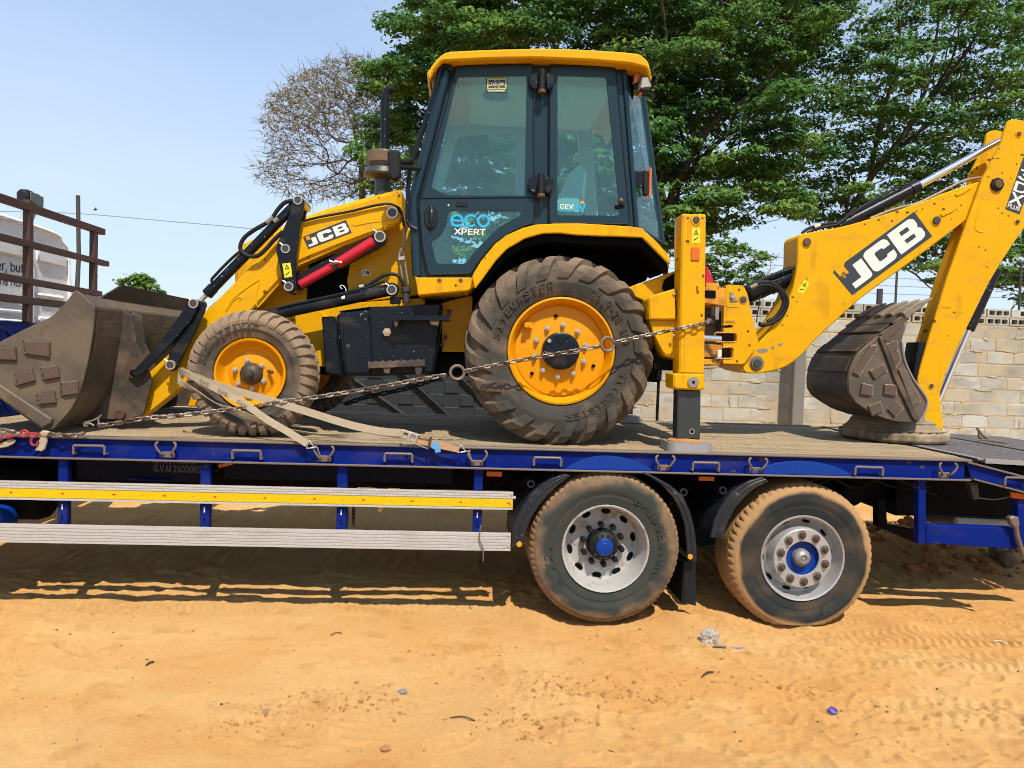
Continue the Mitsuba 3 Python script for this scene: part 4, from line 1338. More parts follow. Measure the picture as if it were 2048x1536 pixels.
# headboard: blue tread plate below, rusty tube rack above
XH = -3.60
hb = AX(20, 647, XH)
k = add(TR + '__headboard', box(XH - 0.05, XH, 0.02, 2.48, H + 0.003, 1.93, 0.006), 'blue_paint', False)
tr_ = []
for a in range(22):
    for b in range(9):
        y0, z0 = 0.1 + a * 0.108 + (0.05 if b % 2 else 0), 1.25 + b * 0.075
        s = 1 if (a + b) % 2 else -1
        tr_.append(tube([[XH + 0.001, y0, z0], [XH + 0.004, y0 + 0.025, z0 + s * 0.018], [XH + 0.001, y0 + 0.05, z0 + s * 0.036]], 0.006, 4, caps=False))
add(k + '__tread_pattern', join(tr_), 'blue_paint')
labels[k + '__tread_pattern'] = {'kind': 'stuff'}
HF = TR + '__rack'
for (pa, pb, w) in (((-60, 376), (205, 464), .030), ((-60, 459), (213, 528), .026), ((-60, 542), (199, 588), .026), ((-60, 588), (140, 611), .030)):
    a, b = AX(*pa, XH), AX(*pb, XH)
    d = (b - a)
    zc0, zc1 = a[2], b[2]
    m = box(XH - 0.03, XH + 0.03, a[1], b[1], -w, w, 0.004)
    v = np.array(m[0])
    t = (v[:, 1] - a[1]) / (b[1] - a[1])
    v[:, 2] += zc0 + (zc1 - zc0) * t
    add(HF + '__rail', (v, m[1]), 'rusty_tube', False)
for px in (55.5, 186.5):
    c = AX(px, 560, XH)
    add(HF + '__post', box(XH - 0.028, XH + 0.028, c[1] - 0.03, c[1] + 0.03, 1.93, AX(px, 400 if px < 100 else 456, XH)[2], 0.004), 'rusty_tube', False)

# cab: rear wall with pressed ribs, roof
XC = -3.95
far = AX(143, 540, XC)[1]
tz = AX(131, 474, XC)[2]
co = np.array([AX(x, y, XC)[[1, 2]] for x, y in ((112, 463), (131, 475), (138, 490), (145, 535), (151, 590), (157, 650))])
co = np.vstack([[[-0.10, co[0][1] + 0.02], [far - 0.5, co[0][1] + 0.015]], co, [[co[-1][0] + 0.03, 1.0], [-0.10, 1.0]]])
m = slab(rnd(co, [0.12, 0.1, 0.10, 0.10, 0.10, 0.1, 0.1, 0.05, 0.02, 0.02], 4), 0.0, 1.9, 0.05)
add(TR + '__cab', (np.stack([XC - m[0][:, 1], m[0][:, 0], m[0][:, 2]], 1), m[1][:, ::-1]), 'white_paint', 40)
cab = TR + '__cab'
add(cab + '__roof_bead', tube(spline([[XC + 0.004, 0.0, tz + 0.02], [XC + 0.004, far - 0.55, tz + 0.01], [XC + 0.004, far - 0.20, tz - 0.07], [XC + 0.004, far - 0.09, tz - 0.16], [XC + 0.004, far - 0.06, tz - 0.40], [XC + 0.004, far - 0.02, tz - 0.75]], 6), 0.022, 8), 'white_paint')
for (y0, y1, z0, z1) in ((far - 0.62, far - 0.12, tz - 0.30, tz - 0.16), (far - 0.62, far - 0.16, tz - 0.62, tz - 0.585), (far - 0.60, far - 0.12, tz - 0.86, tz - 0.80), (far - 0.60, far - 0.12, tz - 1.12, tz - 1.06)):
    add(cab + '__rib', box(XC - 0.01, XC + 0.022, y0, y1, z0, z1, 0.014), 'white_paint', 40)
add(cab + '__rib', box(XC - 0.01, XC + 0.03, far - 0.78, far - 0.68, 1.2, tz - 0.35, 0.02), 'white_paint', 40)
zt_ = AX(20, 585, XC)[2]
for q in range(5):
    z0 = zt_ - 0.10 - q * 0.085
    add(cab + '__rib', box(XC - 0.01, XC + 0.024, 0.1, far - 0.86, z0, z0 + 0.045, 0.016), 'white_paint', 40)
add(cab + '__rib', box(XC - 0.01, XC + 0.03, 0.1, far - 0.72, tz - 0.30, tz - 0.18, 0.02), 'white_paint', 40)
p0, p1 = AX(-24, 537, XC + 0.001), AX(46.5, 546, XC + 0.001)
add(cab + '__lettering', lettering('wer, but', p0, p1, 0.082, 0.002, bold=False, out=(1, 0, 0)), 'ink', False)
p0, p1 = AX(-6, 568, XC + 0.001), AX(46.5, 574, XC + 0.001)
add(cab + '__lettering', lettering('the Hon', p0, p1, 0.075, 0.002, bold=False, out=(1, 0, 0)), 'ink', False)
# work lamps on the cab roof
for px, py, dy in ((55, 396, 0), (68, 402, 0.22)):
    Yl = AX(px, py, XC - 0.1)[1]
    c = np.array([XC - 0.1, Yl, AX(px, py, XC - 0.1)[2]])
    k = add(TR + '__work_lamp', box(c[0] - 0.07, c[0] + 0.05, c[1] - 0.075, c[1] + 0.075, c[2] - 0.07, c[2] + 0.07, 0.03), 'black_rubber', 40)
    add(k + '__lens', box(c[0] + 0.051, c[0] + 0.058, c[1] - 0.055, c[1] + 0.055, c[2] - 0.05, c[2] + 0.05, 0.003), 'lamp_glass', 40)
    add(k + '__bracket', tube(spline([c + [0, 0, -0.07], c + [0.0, -0.02, -0.13], [c[0] - 0.05, c[1] - 0.07, tz - 0.02]], 4), 0.028, 8), 'lamp_grey')
# ------------------------------------------------------------------ the digger
D = 'backhoe_loader'
tag(D, 'yellow backhoe loader with black framed cab chained down on the blue truck deck', 'digger')


def cap(px, py, Y, r, L=0.05, ring='zinc', core='pin_steel', name=None, parent=None):
    """A pivot pin: dark core inside a bright retaining ring."""
    c = A(px, py, Y)
    k = add((parent or D) + '__pivot_pin', rod(c + [0, -0.004, 0], c + [0, L, 0], r * S(Y) * 0.78, 20), core)
    rr = r * S(Y)
    body = [lathe([(rr * 0.74, -0.008), (rr * 0.97, -0.008), (rr, 0.0), (rr, L), (rr * 0.74, L)], c, n=24, closed=True)]
    if ring == 'zinc':
        body.append(rod(c + [-rr * 0.6, -0.004, rr * 0.75], c + [-rr * 1.25, -0.004, rr * 1.2], 0.006, 6))
    two = (parent is None)
    add(k + '__ring' if two else (parent + '__pin_ring'), join(body), ring)
    return k


def bolt(px, py, Y, r, name, mat_='grey_steel', L=0.02):
    c = A(px, py, Y)
    add(name, join([rod(c + [0, -L, 0], c, r * S(Y), 6, b=0.002), rod(c + [0, -L * 1.6, 0], c + [0, -L, 0], r * S(Y) * 0.55, 8)]), mat_)


# --- front and rear wheels
RC = A(1123, 702, 0.24)
RR = RC[2] - H
FC = A(499, 748, 0.24)
FR = FC[2] - H


def rear_wheel(c, near):
    k = add(D + '__rear_wheel', lathe([(0.372, 0.06), (0.378, 0.02), (0.375, 0.004), (0.362, 0.0), (0.350, 0.012), (0.338, 0.05), (0.330, 0.075), (0.326, 0.10), (0.322, 0.102), (0.318, 0.094), (0.14, 0.075), (0.0, 0.075)], c, n=84), 'yellow_rim', label='big yellow rear wheel with bar lug tyre' if near else None)
    m, col = lugged_tyre(c, RR + 0.012, 0.42, 'rear', 0.372, 21, 0.40, 0.075, 0.036)
    add(k + '__tyre', m, 'tyre', True, color=col)
    if not near:
        return k
    for q in range(10):
        a = math.radians(q * 36 + 14 + 0)
        p = c + np.array([0.184 * math.cos(a), 0.0, 0.184 * math.sin(a)])
        add(k + '__wheel_nut', join([lathe([(0.020, 0.076), (0.020, 0.070), (0.0, 0.070)], p, n=12), hexnut(p + [0, 0.048, 0], 0.016, 0.022), rod(p + [0, 0.038, 0], p + [0, 0.05, 0], 0.009, 8)]), 'zinc')
    for a in (100, 222, 337):
        p = c + np.array([0.222 * math.cos(math.radians(a)), 0.079, 0.222 * math.sin(math.radians(a))])
        if a == 100:
            p = A(1112, 632, c[1] + 0.075)
        elif a == 222:
            p = A(1064, 747, c[1] + 0.075)
        else:
            p = A(1187, 732, c[1] + 0.075)
        add(k + '__rim_hole', rod(p + [0, -0.003, 0], p + [0, 0.01, 0], 0.013, 14, b=0.001), 'black_gap')
    add(k + '__hub', lathe([(0, 0.0), (0.02, 0.0), (0.028, 0.004), (0.09, 0.006), (0.118, 0.006), (0.128, 0.012), (0.131, 0.02), (0.133, 0.075)], c, n=48), 'black_paint')
    hb = []
    for q in range(3):
        a = math.radians(90 + q * 120)
        d, t = np.array([math.cos(a), 0, math.sin(a)]), np.array([-math.sin(a), 0, math.cos(a)])
        hb.append(tube([c + d * 0.045 + t * 0.0 + [0, 0.005, 0], c + d * 0.085 + t * 0.03 + [0, 0.005, 0], c + d * 0.108 + t * 0.05 + [0, 0.006, 0]], 0.005, 6))
        hb.append(tube([c + d * 0.045 + [0, 0.005, 0], c + d * 0.085 - t * 0.03 + [0, 0.005, 0], c + d * 0.108 - t * 0.05 + [0, 0.006, 0]], 0.005, 6))
    add(k + '__hub__web' if False else k + '__hub_web', join(hb), 'black_paint')
    p = c + [0, -0.004, 0]
    add(k + '__hub_bolt', rod(p + [-0.088, -0.004, 0.068], p + [-0.088, 0.02, 0.068], 0.014, 12), 'zinc')
    add(k + '__valve_lug', join([rod(A(1054, 650, c[1] + 0.01), A(1054, 650, c[1] + 0.08), 0.020, 14), box(*[x for pr in zip(A(1054, 650, c[1] + 0.03) - [0.0, 0, 0.02], A(1054, 650, c[1] + 0.03) + [0.04, 0.05, 0.02]) for x in pr])]), 'yellow_rim')
    yl = c[1] - 0.024
    for tx, a0, a1 in (('SITEMASTER', 172, 98), ('16.9-28', 65, 29), ('IND', 23, 8), ('SITEMASTER', 345, 275)):
        add(k + '__tyre_lettering', arc_text(tx, c, 0.462, 0.046, a0, a1, yl, depth=0.004), 'tyre_text', False)
    ringm = lathe([(0.560, -0.008), (0.563, -0.014), (0.566, -0.008)], c, n=120)
    add(k + '__sidewall_rib', ringm, 'tyre_text')
    return k


mat('tyre_text', (0.082, 0.074, 0.060), 0.85, 0, 0.2)
rear_wheel(RC, True)
far_c = np.array([RC[0], 2.5 - RC[1] - 0.42, RC[2]])
rear_wheel(far_c, False)


def front_wheel(c, near):
    k = add(D + '__front_wheel', lathe([(0.238, 0.05), (0.243, 0.012), (0.238, 0.0), (0.226, 0.004), (0.216, 0.03), (0.205, 0.06), (0.190, 0.078), (0.165, 0.085), (0.15, 0.075), (0.10, 0.062), (0.0, 0.06)], c, n=72), 'yellow_rim', label='small yellow front wheel with dusty block tyre' if near else None)
    m, col = lugged_tyre(c, FR + 0.008, 0.27, 'front', 0.238, 36, 0.10, 0.045, 0.020, drop=0.055)
    add(k + '__tyre', m, 'tyre', True, color=col)
    if not near:
        return k
    for px, py in ((494, 721), (523, 731.5), (527, 762), (475.5, 769), (470, 739.5), (503, 778)):
        p = A(px, py, c[1] + 0.045)
        add(k + '__wheel_nut', join([lathe([(0.020, 0.016), (0.020, 0.010), (0, 0.01)], p, n=12), hexnut(p + [0, -0.012, 0], 0.015, 0.024), rod(p + [0, -0.024, 0], p, 0.008, 8)]), 'zinc')
    add(k + '__hub', lathe([(0, -0.045), (0.018, -0.043), (0.03, -0.030), (0.034, -0.012), (0.05, -0.004), (0.066, 0.01), (0.074, 0.03), (0.076, 0.07)], c, n=36), 'dark_steel')
    add(k + '__valve', rod(A(545, 745, c[1] + 0.02), A(537, 742, c[1] + 0.05), 0.012, 10), 'rusty_pin')
    add(k + '__tyre_lettering', arc_text('SAM', c, 0.318, 0.042, 170, 146, c[1] - 0.022, depth=0.004), 'tyre_text', False)
    add(k + '__tyre_lettering', arc_text('AIRAVAT', c, 0.318, 0.042, 137, 78, c[1] - 0.022, depth=0.004), 'tyre_text', False)
    return k


front_wheel(FC, True)
front_wheel(np.array([FC[0], 2.5 - FC[1] - 0.27, FC[2]]), False)

# --- bonnet, engine side, chassis
YB = 0.86
bon = rnd([(803, 377), (760, 386), (708, 400), (645, 418), (600, 436), (540, 462), (492, 482), (472, 497), (466, 520), (470, 640), (560, 660), (804, 655)], [4, 30, 30, 30, 30, 30, 12, 12, 8, 8, 8, 4])
add(D + '__bonnet', slab(XZ(bon, YB), YB, 1.64, 0.035), 'yellow_paint', 40)
add(D + '__engine_bay', plate([(618, 520), (705, 500), (692, 612), (612, 624)], YB - 0.012, 0.03, 4), 'black_gap')
add(D + '__side_panel', plate([(712, 478), (772, 440), (804, 440), (826, 470), (836, 552), (836, 590), (700, 606), (694, 560), (706, 500)], 0.78, 0.07, 3), 'yellow_paint')
k = D + '__side_panel'
add(k + '__label', plate([(723, 539), (741, 540), (741, 552), (722, 551)], 0.777, 0.002, 0, 0.0005), 'paper_white')
add(k + '__label_print', join([lathe([(0.010, 0), (0.013, -.001), (0.010, -.002)], A(728, 545.5, 0.776), n=16), plate([(733, 542), (738.5, 542.3), (738.5, 549), (733, 548.7)], 0.775, 0.001, 0, 0.0003)]), 'ink')
for px, py in ((720, 539), (720, 550)):
    bolt(px, py, 0.778, 1.4, k + '__stud', 'ink', 0.004)
add(D + '__chassis', box(A(560, 660, 0.9)[0], A(1330, 660, 0.9)[0], 0.92, 1.58, 1.62, 1.98, 0.02), 'chassis_black', False)
add(D + '__front_axle', rod([FC[0], 0.45, FC[2] + 0.02], [FC[0], 2.05, FC[2] + 0.02], 0.07), 'chassis_black')
add(D + '__rear_axle', rod([RC[0], 0.5, RC[2]], [RC[0], 2.0, RC[2]], 0.14), 'chassis_black')
add(D + '__side_frame', plate([(560, 630), (640, 622), (660, 640), (660, 728), (640, 734), (628, 700), (600, 660)], 0.70, 0.12, 2), 'yellow_paint')
add(D + '__side_frame', plate([(640, 610), (850, 596), (850, 640), (640, 650)], 0.74, 0.12, 2), 'yellow_paint')
add(D + '__side_frame', plate([(884, 606), (945, 590), (945, 690), (930, 704), (884, 704)], 0.72, 0.15, 2), 'yellow_paint')
add(D + '__underframe', plate([(640, 700), (960, 690), (960, 745), (640, 750)], 0.95, 0.6, 2), 'chassis_black', False)

# --- loader arms (near and far), levers, cylinders
YA = 0.60
arm = [(799, 409), (806, 428), (799, 446), (780, 452), (690, 485), (593, 524), (551, 568), (511, 612), (430, 712), (358, 780), (284, 838), (252, 838), (268, 790), (281, 760), (340, 706), (374, 690), (388, 660), (411, 620), (437, 597), (500, 534), (560, 472), (577, 455), (603, 442), (700, 423), (776, 408)]
arm_r = [8, 12, 12, 8, 30, 20, 20, 20, 20, 10, 3, 3, 10, 20, 8, 10, 10, 30, 30, 10, 25, 15, 20, 20, 8]
m_arm = plate(arm, YA, 0.11, arm_r, 0.012)
ka = add(D + '__loader_arm', m_arm, 'yellow_paint')
add(D + '__loader_arm', mirror(m_arm), 'yellow_paint')
# raised pressing lines of the arm
add(ka + '__weld_rib', tube(spline([A(x, y, YA - 0.002) for x, y in ((513, 612), (514, 585), (519, 562), (516, 561), (490, 578), (464, 600), (452, 622))], 6), 0.005, 6), 'yellow_paint')
add(ka + '__weld_rib', tube(spline([A(x, y, YA - 0.002) for x, y in ((478, 601), (484, 597), (480, 594), (468, 601), (455, 618))], 5), 0.004, 6), 'yellow_paint')
add(ka + '__weld_rib', tube(spline([A(x, y, YA - 0.002) for x, y in ((705, 447), (710, 451), (740, 445), (776, 441))], 4), 0.004, 6), 'yellow_paint')
add(ka + '__lower_lip', plate([(800, 446), (780, 456), (692, 490), (596, 532), (552, 576), (516, 617), (505, 617), (545, 570), (590, 524), (690, 482), (780, 449)], YA + 0.02, 0.13, 6), 'yellow_paint')
# decal on the arm
Yd = YA - 0.0015
O, R_, U_ = A(616.7, 498, Yd), A(703.4, 465.5, Yd), A(606, 473.7, Yd)
add(ka + '__decal', slab(np.array([q[[0, 2]] for q in (O, R_, A(691.7, 439.7, Yd), U_)]), Yd - 0.001, YA - 0.0002, 0.0002), 'decal_dark', False)
eu, ev = (R_ - O), (U_ - O)
add(ka + '__decal_lettering', decal_letters(O + [0, -0.001, 0], eu, ev, [(0.035, 0.25, 0.12, 0.70), (0.29, 0.61, 0.13, 0.88), (0.66, 0.965, 0.13, 0.90)], 0.0012), 'decal_white', False)
add(ka + '__decal_lettering', slab(np.array([(O + eu * a + ev * b)[[0, 2]] for a, b in ((0.045, 0.62), (0.13, 0.62), (0.13, 0.93), (0.045, 0.93))]), Yd - 0.0025, Yd - 0.001, 0.0002), 'yellow_cap', False)
# crank lever
YK = 0.50
lev = [(586, 398), (590, 392), (597, 390), (606, 397), (608.5, 409), (602, 441), (593, 510), (590, 564), (592, 577), (584, 586), (572, 582), (564, 567), (563, 547), (553, 507), (552, 493), (567, 457), (579, 430)]
m_lev = plate(lev, YK, 0.03, 6, 0.004)
kl = add(D + '__crank_lever', m_lev, 'black_paint')
add(D + '__crank_lever', plate([(x + 6, y + 5) for x, y in lev], 0.74, 0.03, 6, 0.004), 'black_paint')
add(D + '__crank_lever', mirror(m_lev), 'black_paint')
for px, py, r in ((595.7, 400.3, 9.0), (571, 497.5, 9.0), (577.5, 573, 9.3)):
    cap(px, py, YK, r, parent=kl, L=0.3)
st = add(kl + '__warning_sticker', plate([(564.5, 527), (581, 525.5), (584.5, 553), (569, 556)], YK - 0.002, 0.0018, 0, 0.0003), 'decal_yellow', False)


def warning(parent, pts, Y):
    """Black triangle and arrow on a yellow sticker with corners pts (top-left, top-right, bottom-right, bottom-left)."""
    P = [np.array(p, float) for p in pts]
    f = lambda u, v: tuple((P[3] * (1 - u) + P[2] * u) * (1 - v) + (P[0] * (1 - u) + P[1] * u) * v)
    ms = []
    T = [f(0.2, 0.56), f(0.8, 0.56), f(0.5, 0.92)]
    t = [f(0.33, 0.62), f(0.67, 0.62), f(0.5, 0.81)]
    outer, inner = sg.Polygon(XZ(T, Y)), sg.Polygon(XZ(t, Y))
    ms.append(solid(outer.difference(inner), Y - 0.0008, Y))
    ms.append(plate([f(0.47, 0.64), f(0.54, 0.64), f(0.54, 0.76), f(0.47, 0.76)], Y - 0.0008, 0.0008, 0, 0.0001))
    ms.append(plate([f(0.25, 0.14), f(0.75, 0.34), f(0.78, 0.42), f(0.2, 0.22)], Y - 0.0008, 0.0008, 0, 0.0001))
    add(parent + '_print', join(ms), 'ink', False)


warning(kl + '__warning_sticker', [(564.5, 527), (581, 525.5), (584.5, 553), (569, 556)], YK - 0.0022)
# tilt cylinder from the lever's top down to the bucket links
YC = 0.58
kc = add(D + '__tilt_cylinder', rod(A(592, 408, YC), A(417, 586, YC), 9.5 * S(YC), 24, b=0.004), 'black_paint')
add(D + '__tilt_cylinder', mirror(rod(A(592, 408, YC), A(417, 586, YC), 9.5 * S(YC), 24, b=0.004)), 'black_paint')
add(kc + '__gland', rod(A(428, 574, YC), A(413.5, 589.5, YC), 11 * S(YC), 24), 'black_paint')
add(kc + '__piston_rod', rod(A(418, 585, YC), A(390, 612, YC), 4.5 * S(YC), 16), 'zinc')
add(kc + '__hose', tube(spline([A(x, y, YC - 0.03) for x, y in ((590, 401), (570, 405), (555, 420), (546, 434), (533, 446), (510, 459), (490, 474), (481, 490), (483, 503), (495, 511), (508, 513), (520, 509), (533, 497), (548, 480), (566, 463))], 4), 4.2 * S(YC), 8), 'black_rubber')
add(kc + '__hose', tube(spline([A(x, y, YC - 0.04) for x, y in ((424, 566), (424, 558), (432, 549), (450, 530), (470, 511), (482, 502))], 4), 3.0 * S(YC), 8), 'black_rubber')
for (a, b) in (((546, 434), (533, 446)), ((556, 437), (548, 444))):
    add(kc + '__hose_fitting', rod(A(*a, YC - 0.035), A(*b, YC - 0.035), 4.6 * S(YC), 8), 'grey_steel')
# lift ram with red safety strut
YS = 0.56
ks = add(D + '__lift_strut', plate([(584, 568), (589, 553), (748, 467), (762, 462), (774, 471), (771, 486), (757, 496), (596, 581)], YS + 0.03, 0.06, 6), 'black_paint')
p0, p1 = A(603, 568, YS), A(748, 482, YS)
pm = A(664, 532, YS)
pn = A(672, 527.5, YS)
add(ks + '__safety_strut', rod(A(599.5, 570, YS + 0.03), pm + [0, 0.03, 0], 8.6 * S(YS), 20), 'red_paint', label='red steel safety strut in two pieces with a wing nut clamp')
add(ks + '__safety_strut', rod(pn + [0, 0.03, 0], A(748, 482, YS + 0.03), 10.2 * S(YS), 20), 'red_paint')
add(ks + '__clamp', rod(pm + [0, 0.03, 0], pn + [0, 0.03, 0], 8 * S(YS), 16), 'dark_steel')
wn = A(671, 523.5, YS - 0.02)
add(ks + '__wing_nut', join([rod(wn, wn + [0, 0.05, 0], 0.014, 10), tube(spline([wn + [-0.045, 0, 0.006], wn + [-0.02, 0, -0.002], wn, wn + [0.02, 0, 0.0], wn + [0.043, 0, -0.004]], 3), 0.007, 6)]), 'zinc')
cap(760, 473, YS, 11.5, L=0.14, parent=ks)
cap(784.5, 425.5, YA - 0.02, 11.5, L=0.12, parent=ka)
# long lift cylinder low down
YL_ = 0.52
kq = add(D + '__lift_cylinder', rod(A(500, 638, YL_), A(776, 580.5, YL_), 12.0 * S(YL_), 28, b=0.006), 'black_paint')
add(D + '__lift_cylinder', mirror(rod(A(500, 638, YL_), A(776, 580.5, YL_), 12.0 * S(YL_), 28, b=0.006)), 'black_paint')
add(kq + '__end_boss', rod(A(784, 579.5, YL_ - 0.04), A(784, 579.5, YL_ + 0.08), 14 * S(YL_), 24), 'black_paint')
cap(783.5, 579.5, YL_ - 0.045, 10.5, L=0.02, parent=kq)
add(kq + '__white_label', plate([(683, 592.5), (690, 591), (690, 597), (683, 598.5)], YL_ - 0.066, 0.002, 0, .0003), 'paper_white', False)
add(kq + '__pipe', tube(spline([A(x, y, YL_ - 0.045) for x, y in ((556, 620), (560, 615), (600, 605), (680, 588), (700, 582), (720, 578))], 4), 2.2 * S(YL_), 6), 'black_rubber')
for pts, r in ((((700, 583), (715, 577), (735, 570), (752, 560), (768, 551), (785, 548), (798, 553), (805, 565), (808, 575)), 3.4), (((700, 586), (720, 580), (740, 573), (758, 566), (770, 563), (777, 569)), 3.0)):
    add(D + '__hose', tube(spline([A(x, y, 0.56) for x, y in pts], 5), r * S(0.56), 8), 'black_rubber')
add(D + '__hose_fitting', rod(A(718, 574, 0.55), A(728, 572, 0.55), 4 * S(.55), 10), 'zinc')
add(D + '__cable_tie', tube(spline([A(x, y, 0.52) for x, y in ((684, 578), (680, 573), (684, 570.5), (690, 575), (692, 582))], 4), 1.0 * S(.5), 5), 'paper_white')
for pts, r in ((((806, 440), (808, 452), (808, 470), (809, 490), (803, 498), (799, 508), (799, 520), (803, 545), (806, 570)), 1.9), (((808, 452), (811, 480), (806, 500), (808, 512), (812, 540), (817, 570)), 1.9)):
    add(D + '__steel_pipe', tube(spline([A(x, y, 0.60) for x, y in pts], 5), r * S(.6), 8), 'grey_steel')
add(D + '__pipe_clamp', plate([(796, 513), (810, 512), (810, 520), (796, 521)], 0.57, 0.03, 1), 'zinc')
add(D + '__arm_hose', tube(spline([A(x, y, YA - 0.02) for x, y in ((608, 442), (640, 434), (700, 423), (745, 412), (775, 408), (792, 412), (802, 424), (806, 440), (808, 452))], 5), 2.6 * S(YA), 8), 'black_rubber')
add(D + '__hose_collar', join([rod(A(812, 575, 0.56), A(812, 585, 0.56), 10 * S(.56), 16), rod(A(812, 585, 0.56), A(812, 606, 0.56), 7.5 * S(.56), 16)]), 'pin_steel')
add(D + '__valve_block', plate([(779, 594), (800, 593), (800, 606), (780, 608)], 0.5, 0.08, 2), 'black_paint')
# bucket links
YV = 0.46
kk = add(D + '__bucket_link', plate([(378, 604), (384, 597), (393, 599), (399, 606), (383, 640), (330, 702), (284, 748), (270, 754), (262, 746), (279, 728), (318, 686)], YV, 0.03, 4), 'black_paint')
add(kk + '__rocker', plate([(379, 602), (391, 598), (411, 606), (409, 622), (391, 662), (357, 728), (352, 740), (342, 743), (333, 736), (337, 712), (351, 672), (376, 628)], YV + 0.035, 0.03, 5), 'black_paint')
add(D + '__bucket_link', mirror(plate([(378, 604), (384, 597), (393, 599), (399, 606), (383, 640), (330, 702), (284, 748), (270, 754), (262, 746), (279, 728), (318, 686)], YV, 0.03, 4)), 'black_paint')
cap(387, 607, YV, 9.5, L=0.18, parent=kk)
cap(341, 730, YV + 0.02, 9.5, L=0.1, parent=kk)

# --- front bucket
FB = D + '__front_bucket'
YF = 0.12
side = [(150, 580), (163, 588), (190, 613), (188, 640), (184, 675), (174, 732), (162, 779), (140, 822), (105, 860), (87, 861), (40, 828), (0, 798), (-80, 742), (-84, 735), (0, 683), (66, 650), (104, 633), (131, 605)]
kf = add(FB, plate(side, YF, 0.028, [4, 3, 5, 20, 30, 30, 20, 15, 4, 3, 5, 5, 3, 3, 10, 10, 10, 6], 0.004), 'bucket_steel', label='worn brown steel loader bucket with welded wear pads')
add(FB, mirror(plate(side, YF, 0.028, 3, 0.004)), 'bucket_steel')
back = rnd([(163, 588), (190, 613), (186, 675), (174, 732), (162, 779), (140, 822), (105, 860), (40, 830), (-78, 744)], [0, 5, 30, 30, 20, 15, 6, 4, 0], 6)
bp = XZ(back, YF)
ins = []
for i_ in range(len(bp)):
    t_ = bp[min(i_ + 1, len(bp) - 1)] - bp[max(i_ - 1, 0)]
    t_ /= np.linalg.norm(t_)
    ins.append(bp[i_] + np.array([t_[1], -t_[0]]) * 0.016)
ins = np.array(ins)
v = np.array([[p[0], yy, p[1]] for p in bp for yy in (YF + 0.028, 2.352)] + [[p[0], yy, p[1]] for p in ins for yy in (YF + 0.028, 2.352)])
n = len(bp)
qs = [[2 * a, 2 * a + 1, 2 * a + 3, 2 * a + 2] for a in range(n - 1)] + [[2 * n + 2 * a, 2 * n + 2 * a + 2, 2 * n + 2 * a + 3, 2 * n + 2 * a + 1] for a in range(n - 1)] + [[0, 2 * n, 2 * n + 1, 1], [2 * n - 2, 2 * n - 1, 4 * n - 1, 4 * n - 2]]
add(kf + '__shell', (v, tri(qs)), 'bucket_steel', 40)
# spill guard along the top edge
gd = [A(193, 596, YF + 0.05), A(191, 612, YF + 0.05)]
xg = gd[0][0] + 0.02
sgp = [(0.30, 0.0), (0.62, 0.135), (2.02, 0.125), (2.33, 0.0)]
zt = A(176, 598, YF)[2]
gv = []
for xx in (xg - 0.10, xg - 0.085):
    for yy, zz in sgp:
        gv.append([xx + (0.03 if zz > 0 else 0), yy, zt + zz])
gf = np.array([[0, 1, 2], [0, 2, 3], [4, 6, 5], [4, 7, 6]] + [q for a in range(4) for q in ([a, (a + 1) % 4, 4 + (a + 1) % 4], [a, 4 + (a + 1) % 4, 4 + a])])
add(kf + '__spill_guard', (np.array(gv), gf), 'dark_steel', False)
# ribs and pin brackets on the back
for yy in (0.52, 0.66, 1.80, 1.94):
    r0, r1, r2, r3 = A(190, 615, YF)[[0, 2]], A(178, 715, YF)[[0, 2]], A(140, 822, YF)[[0, 2]], A(118, 848, YF)[[0, 2]]
    p = np.array([r0, r0 + [0.07, -0.03], r1 + [0.13, 0.10], r1 + [0.22, -0.10], r1 + [0.24, -0.17], r2 + [0.30, -0.05], r3 + [0.25, 0.0], r3, r2, r1])
    add(kf + '__bracket', slab(p[::-1], yy, yy + 0.022, 0.003), 'dark_steel', False)
cap(267.5, 746.5, 0.50, 10, L=0.2, ring='rusty_pin', core='black_gap', parent=kf)
cap(240, 829, 0.50, 9, L=0.2, ring='rusty_pin', core='rusty_pin', parent=kf)
pads = [[(47, 681), (98, 684), (97, 715), (49, 707)], [(-14, 694), (29, 694), (31, 721), (-12, 719)], [(30, 748), (62, 738), (69, 762), (34, 771)], [(82, 736), (112, 731), (118, 755), (88, 760)], [(121, 766), (154, 762), (156, 788), (124, 792)], [(73, 789), (107, 782), (111, 806), (78, 809)]]
for p in pads:
    k = add(kf + '__wear_pad', plate(p, YF - 0.024, 0.024, 1.0, 0.006), 'pad_steel')
    e = [A(x, y, YF - 0.004) for x, y in p]
    e = [a + (b - a) * u for a, b in zip(e, e[1:] + e[:1]) for u in np.linspace(0, 1, 7)[:-1]]
    e = np.array(e) + np.random.default_rng(3).normal(0, 0.002, (len(e), 3)) * [1, 0.3, 1]
    add(kf + '__weld_bead', tube(np.vstack([e, e[:1]]), 0.007 + 0.002 * np.sin(np.arange(len(e) + 1) * 2.1), 6), 'dark_steel')
add(kf + '__edge_bar', plate([(-84, 720), (0, 770), (103, 838), (100, 848), (92, 852), (84, 857), (0, 797), (-84, 742)], YF - 0.032, 0.032, 1.5, 0.008), 'bucket_steel', label='long wear bar along the cutting edge of the bucket side')

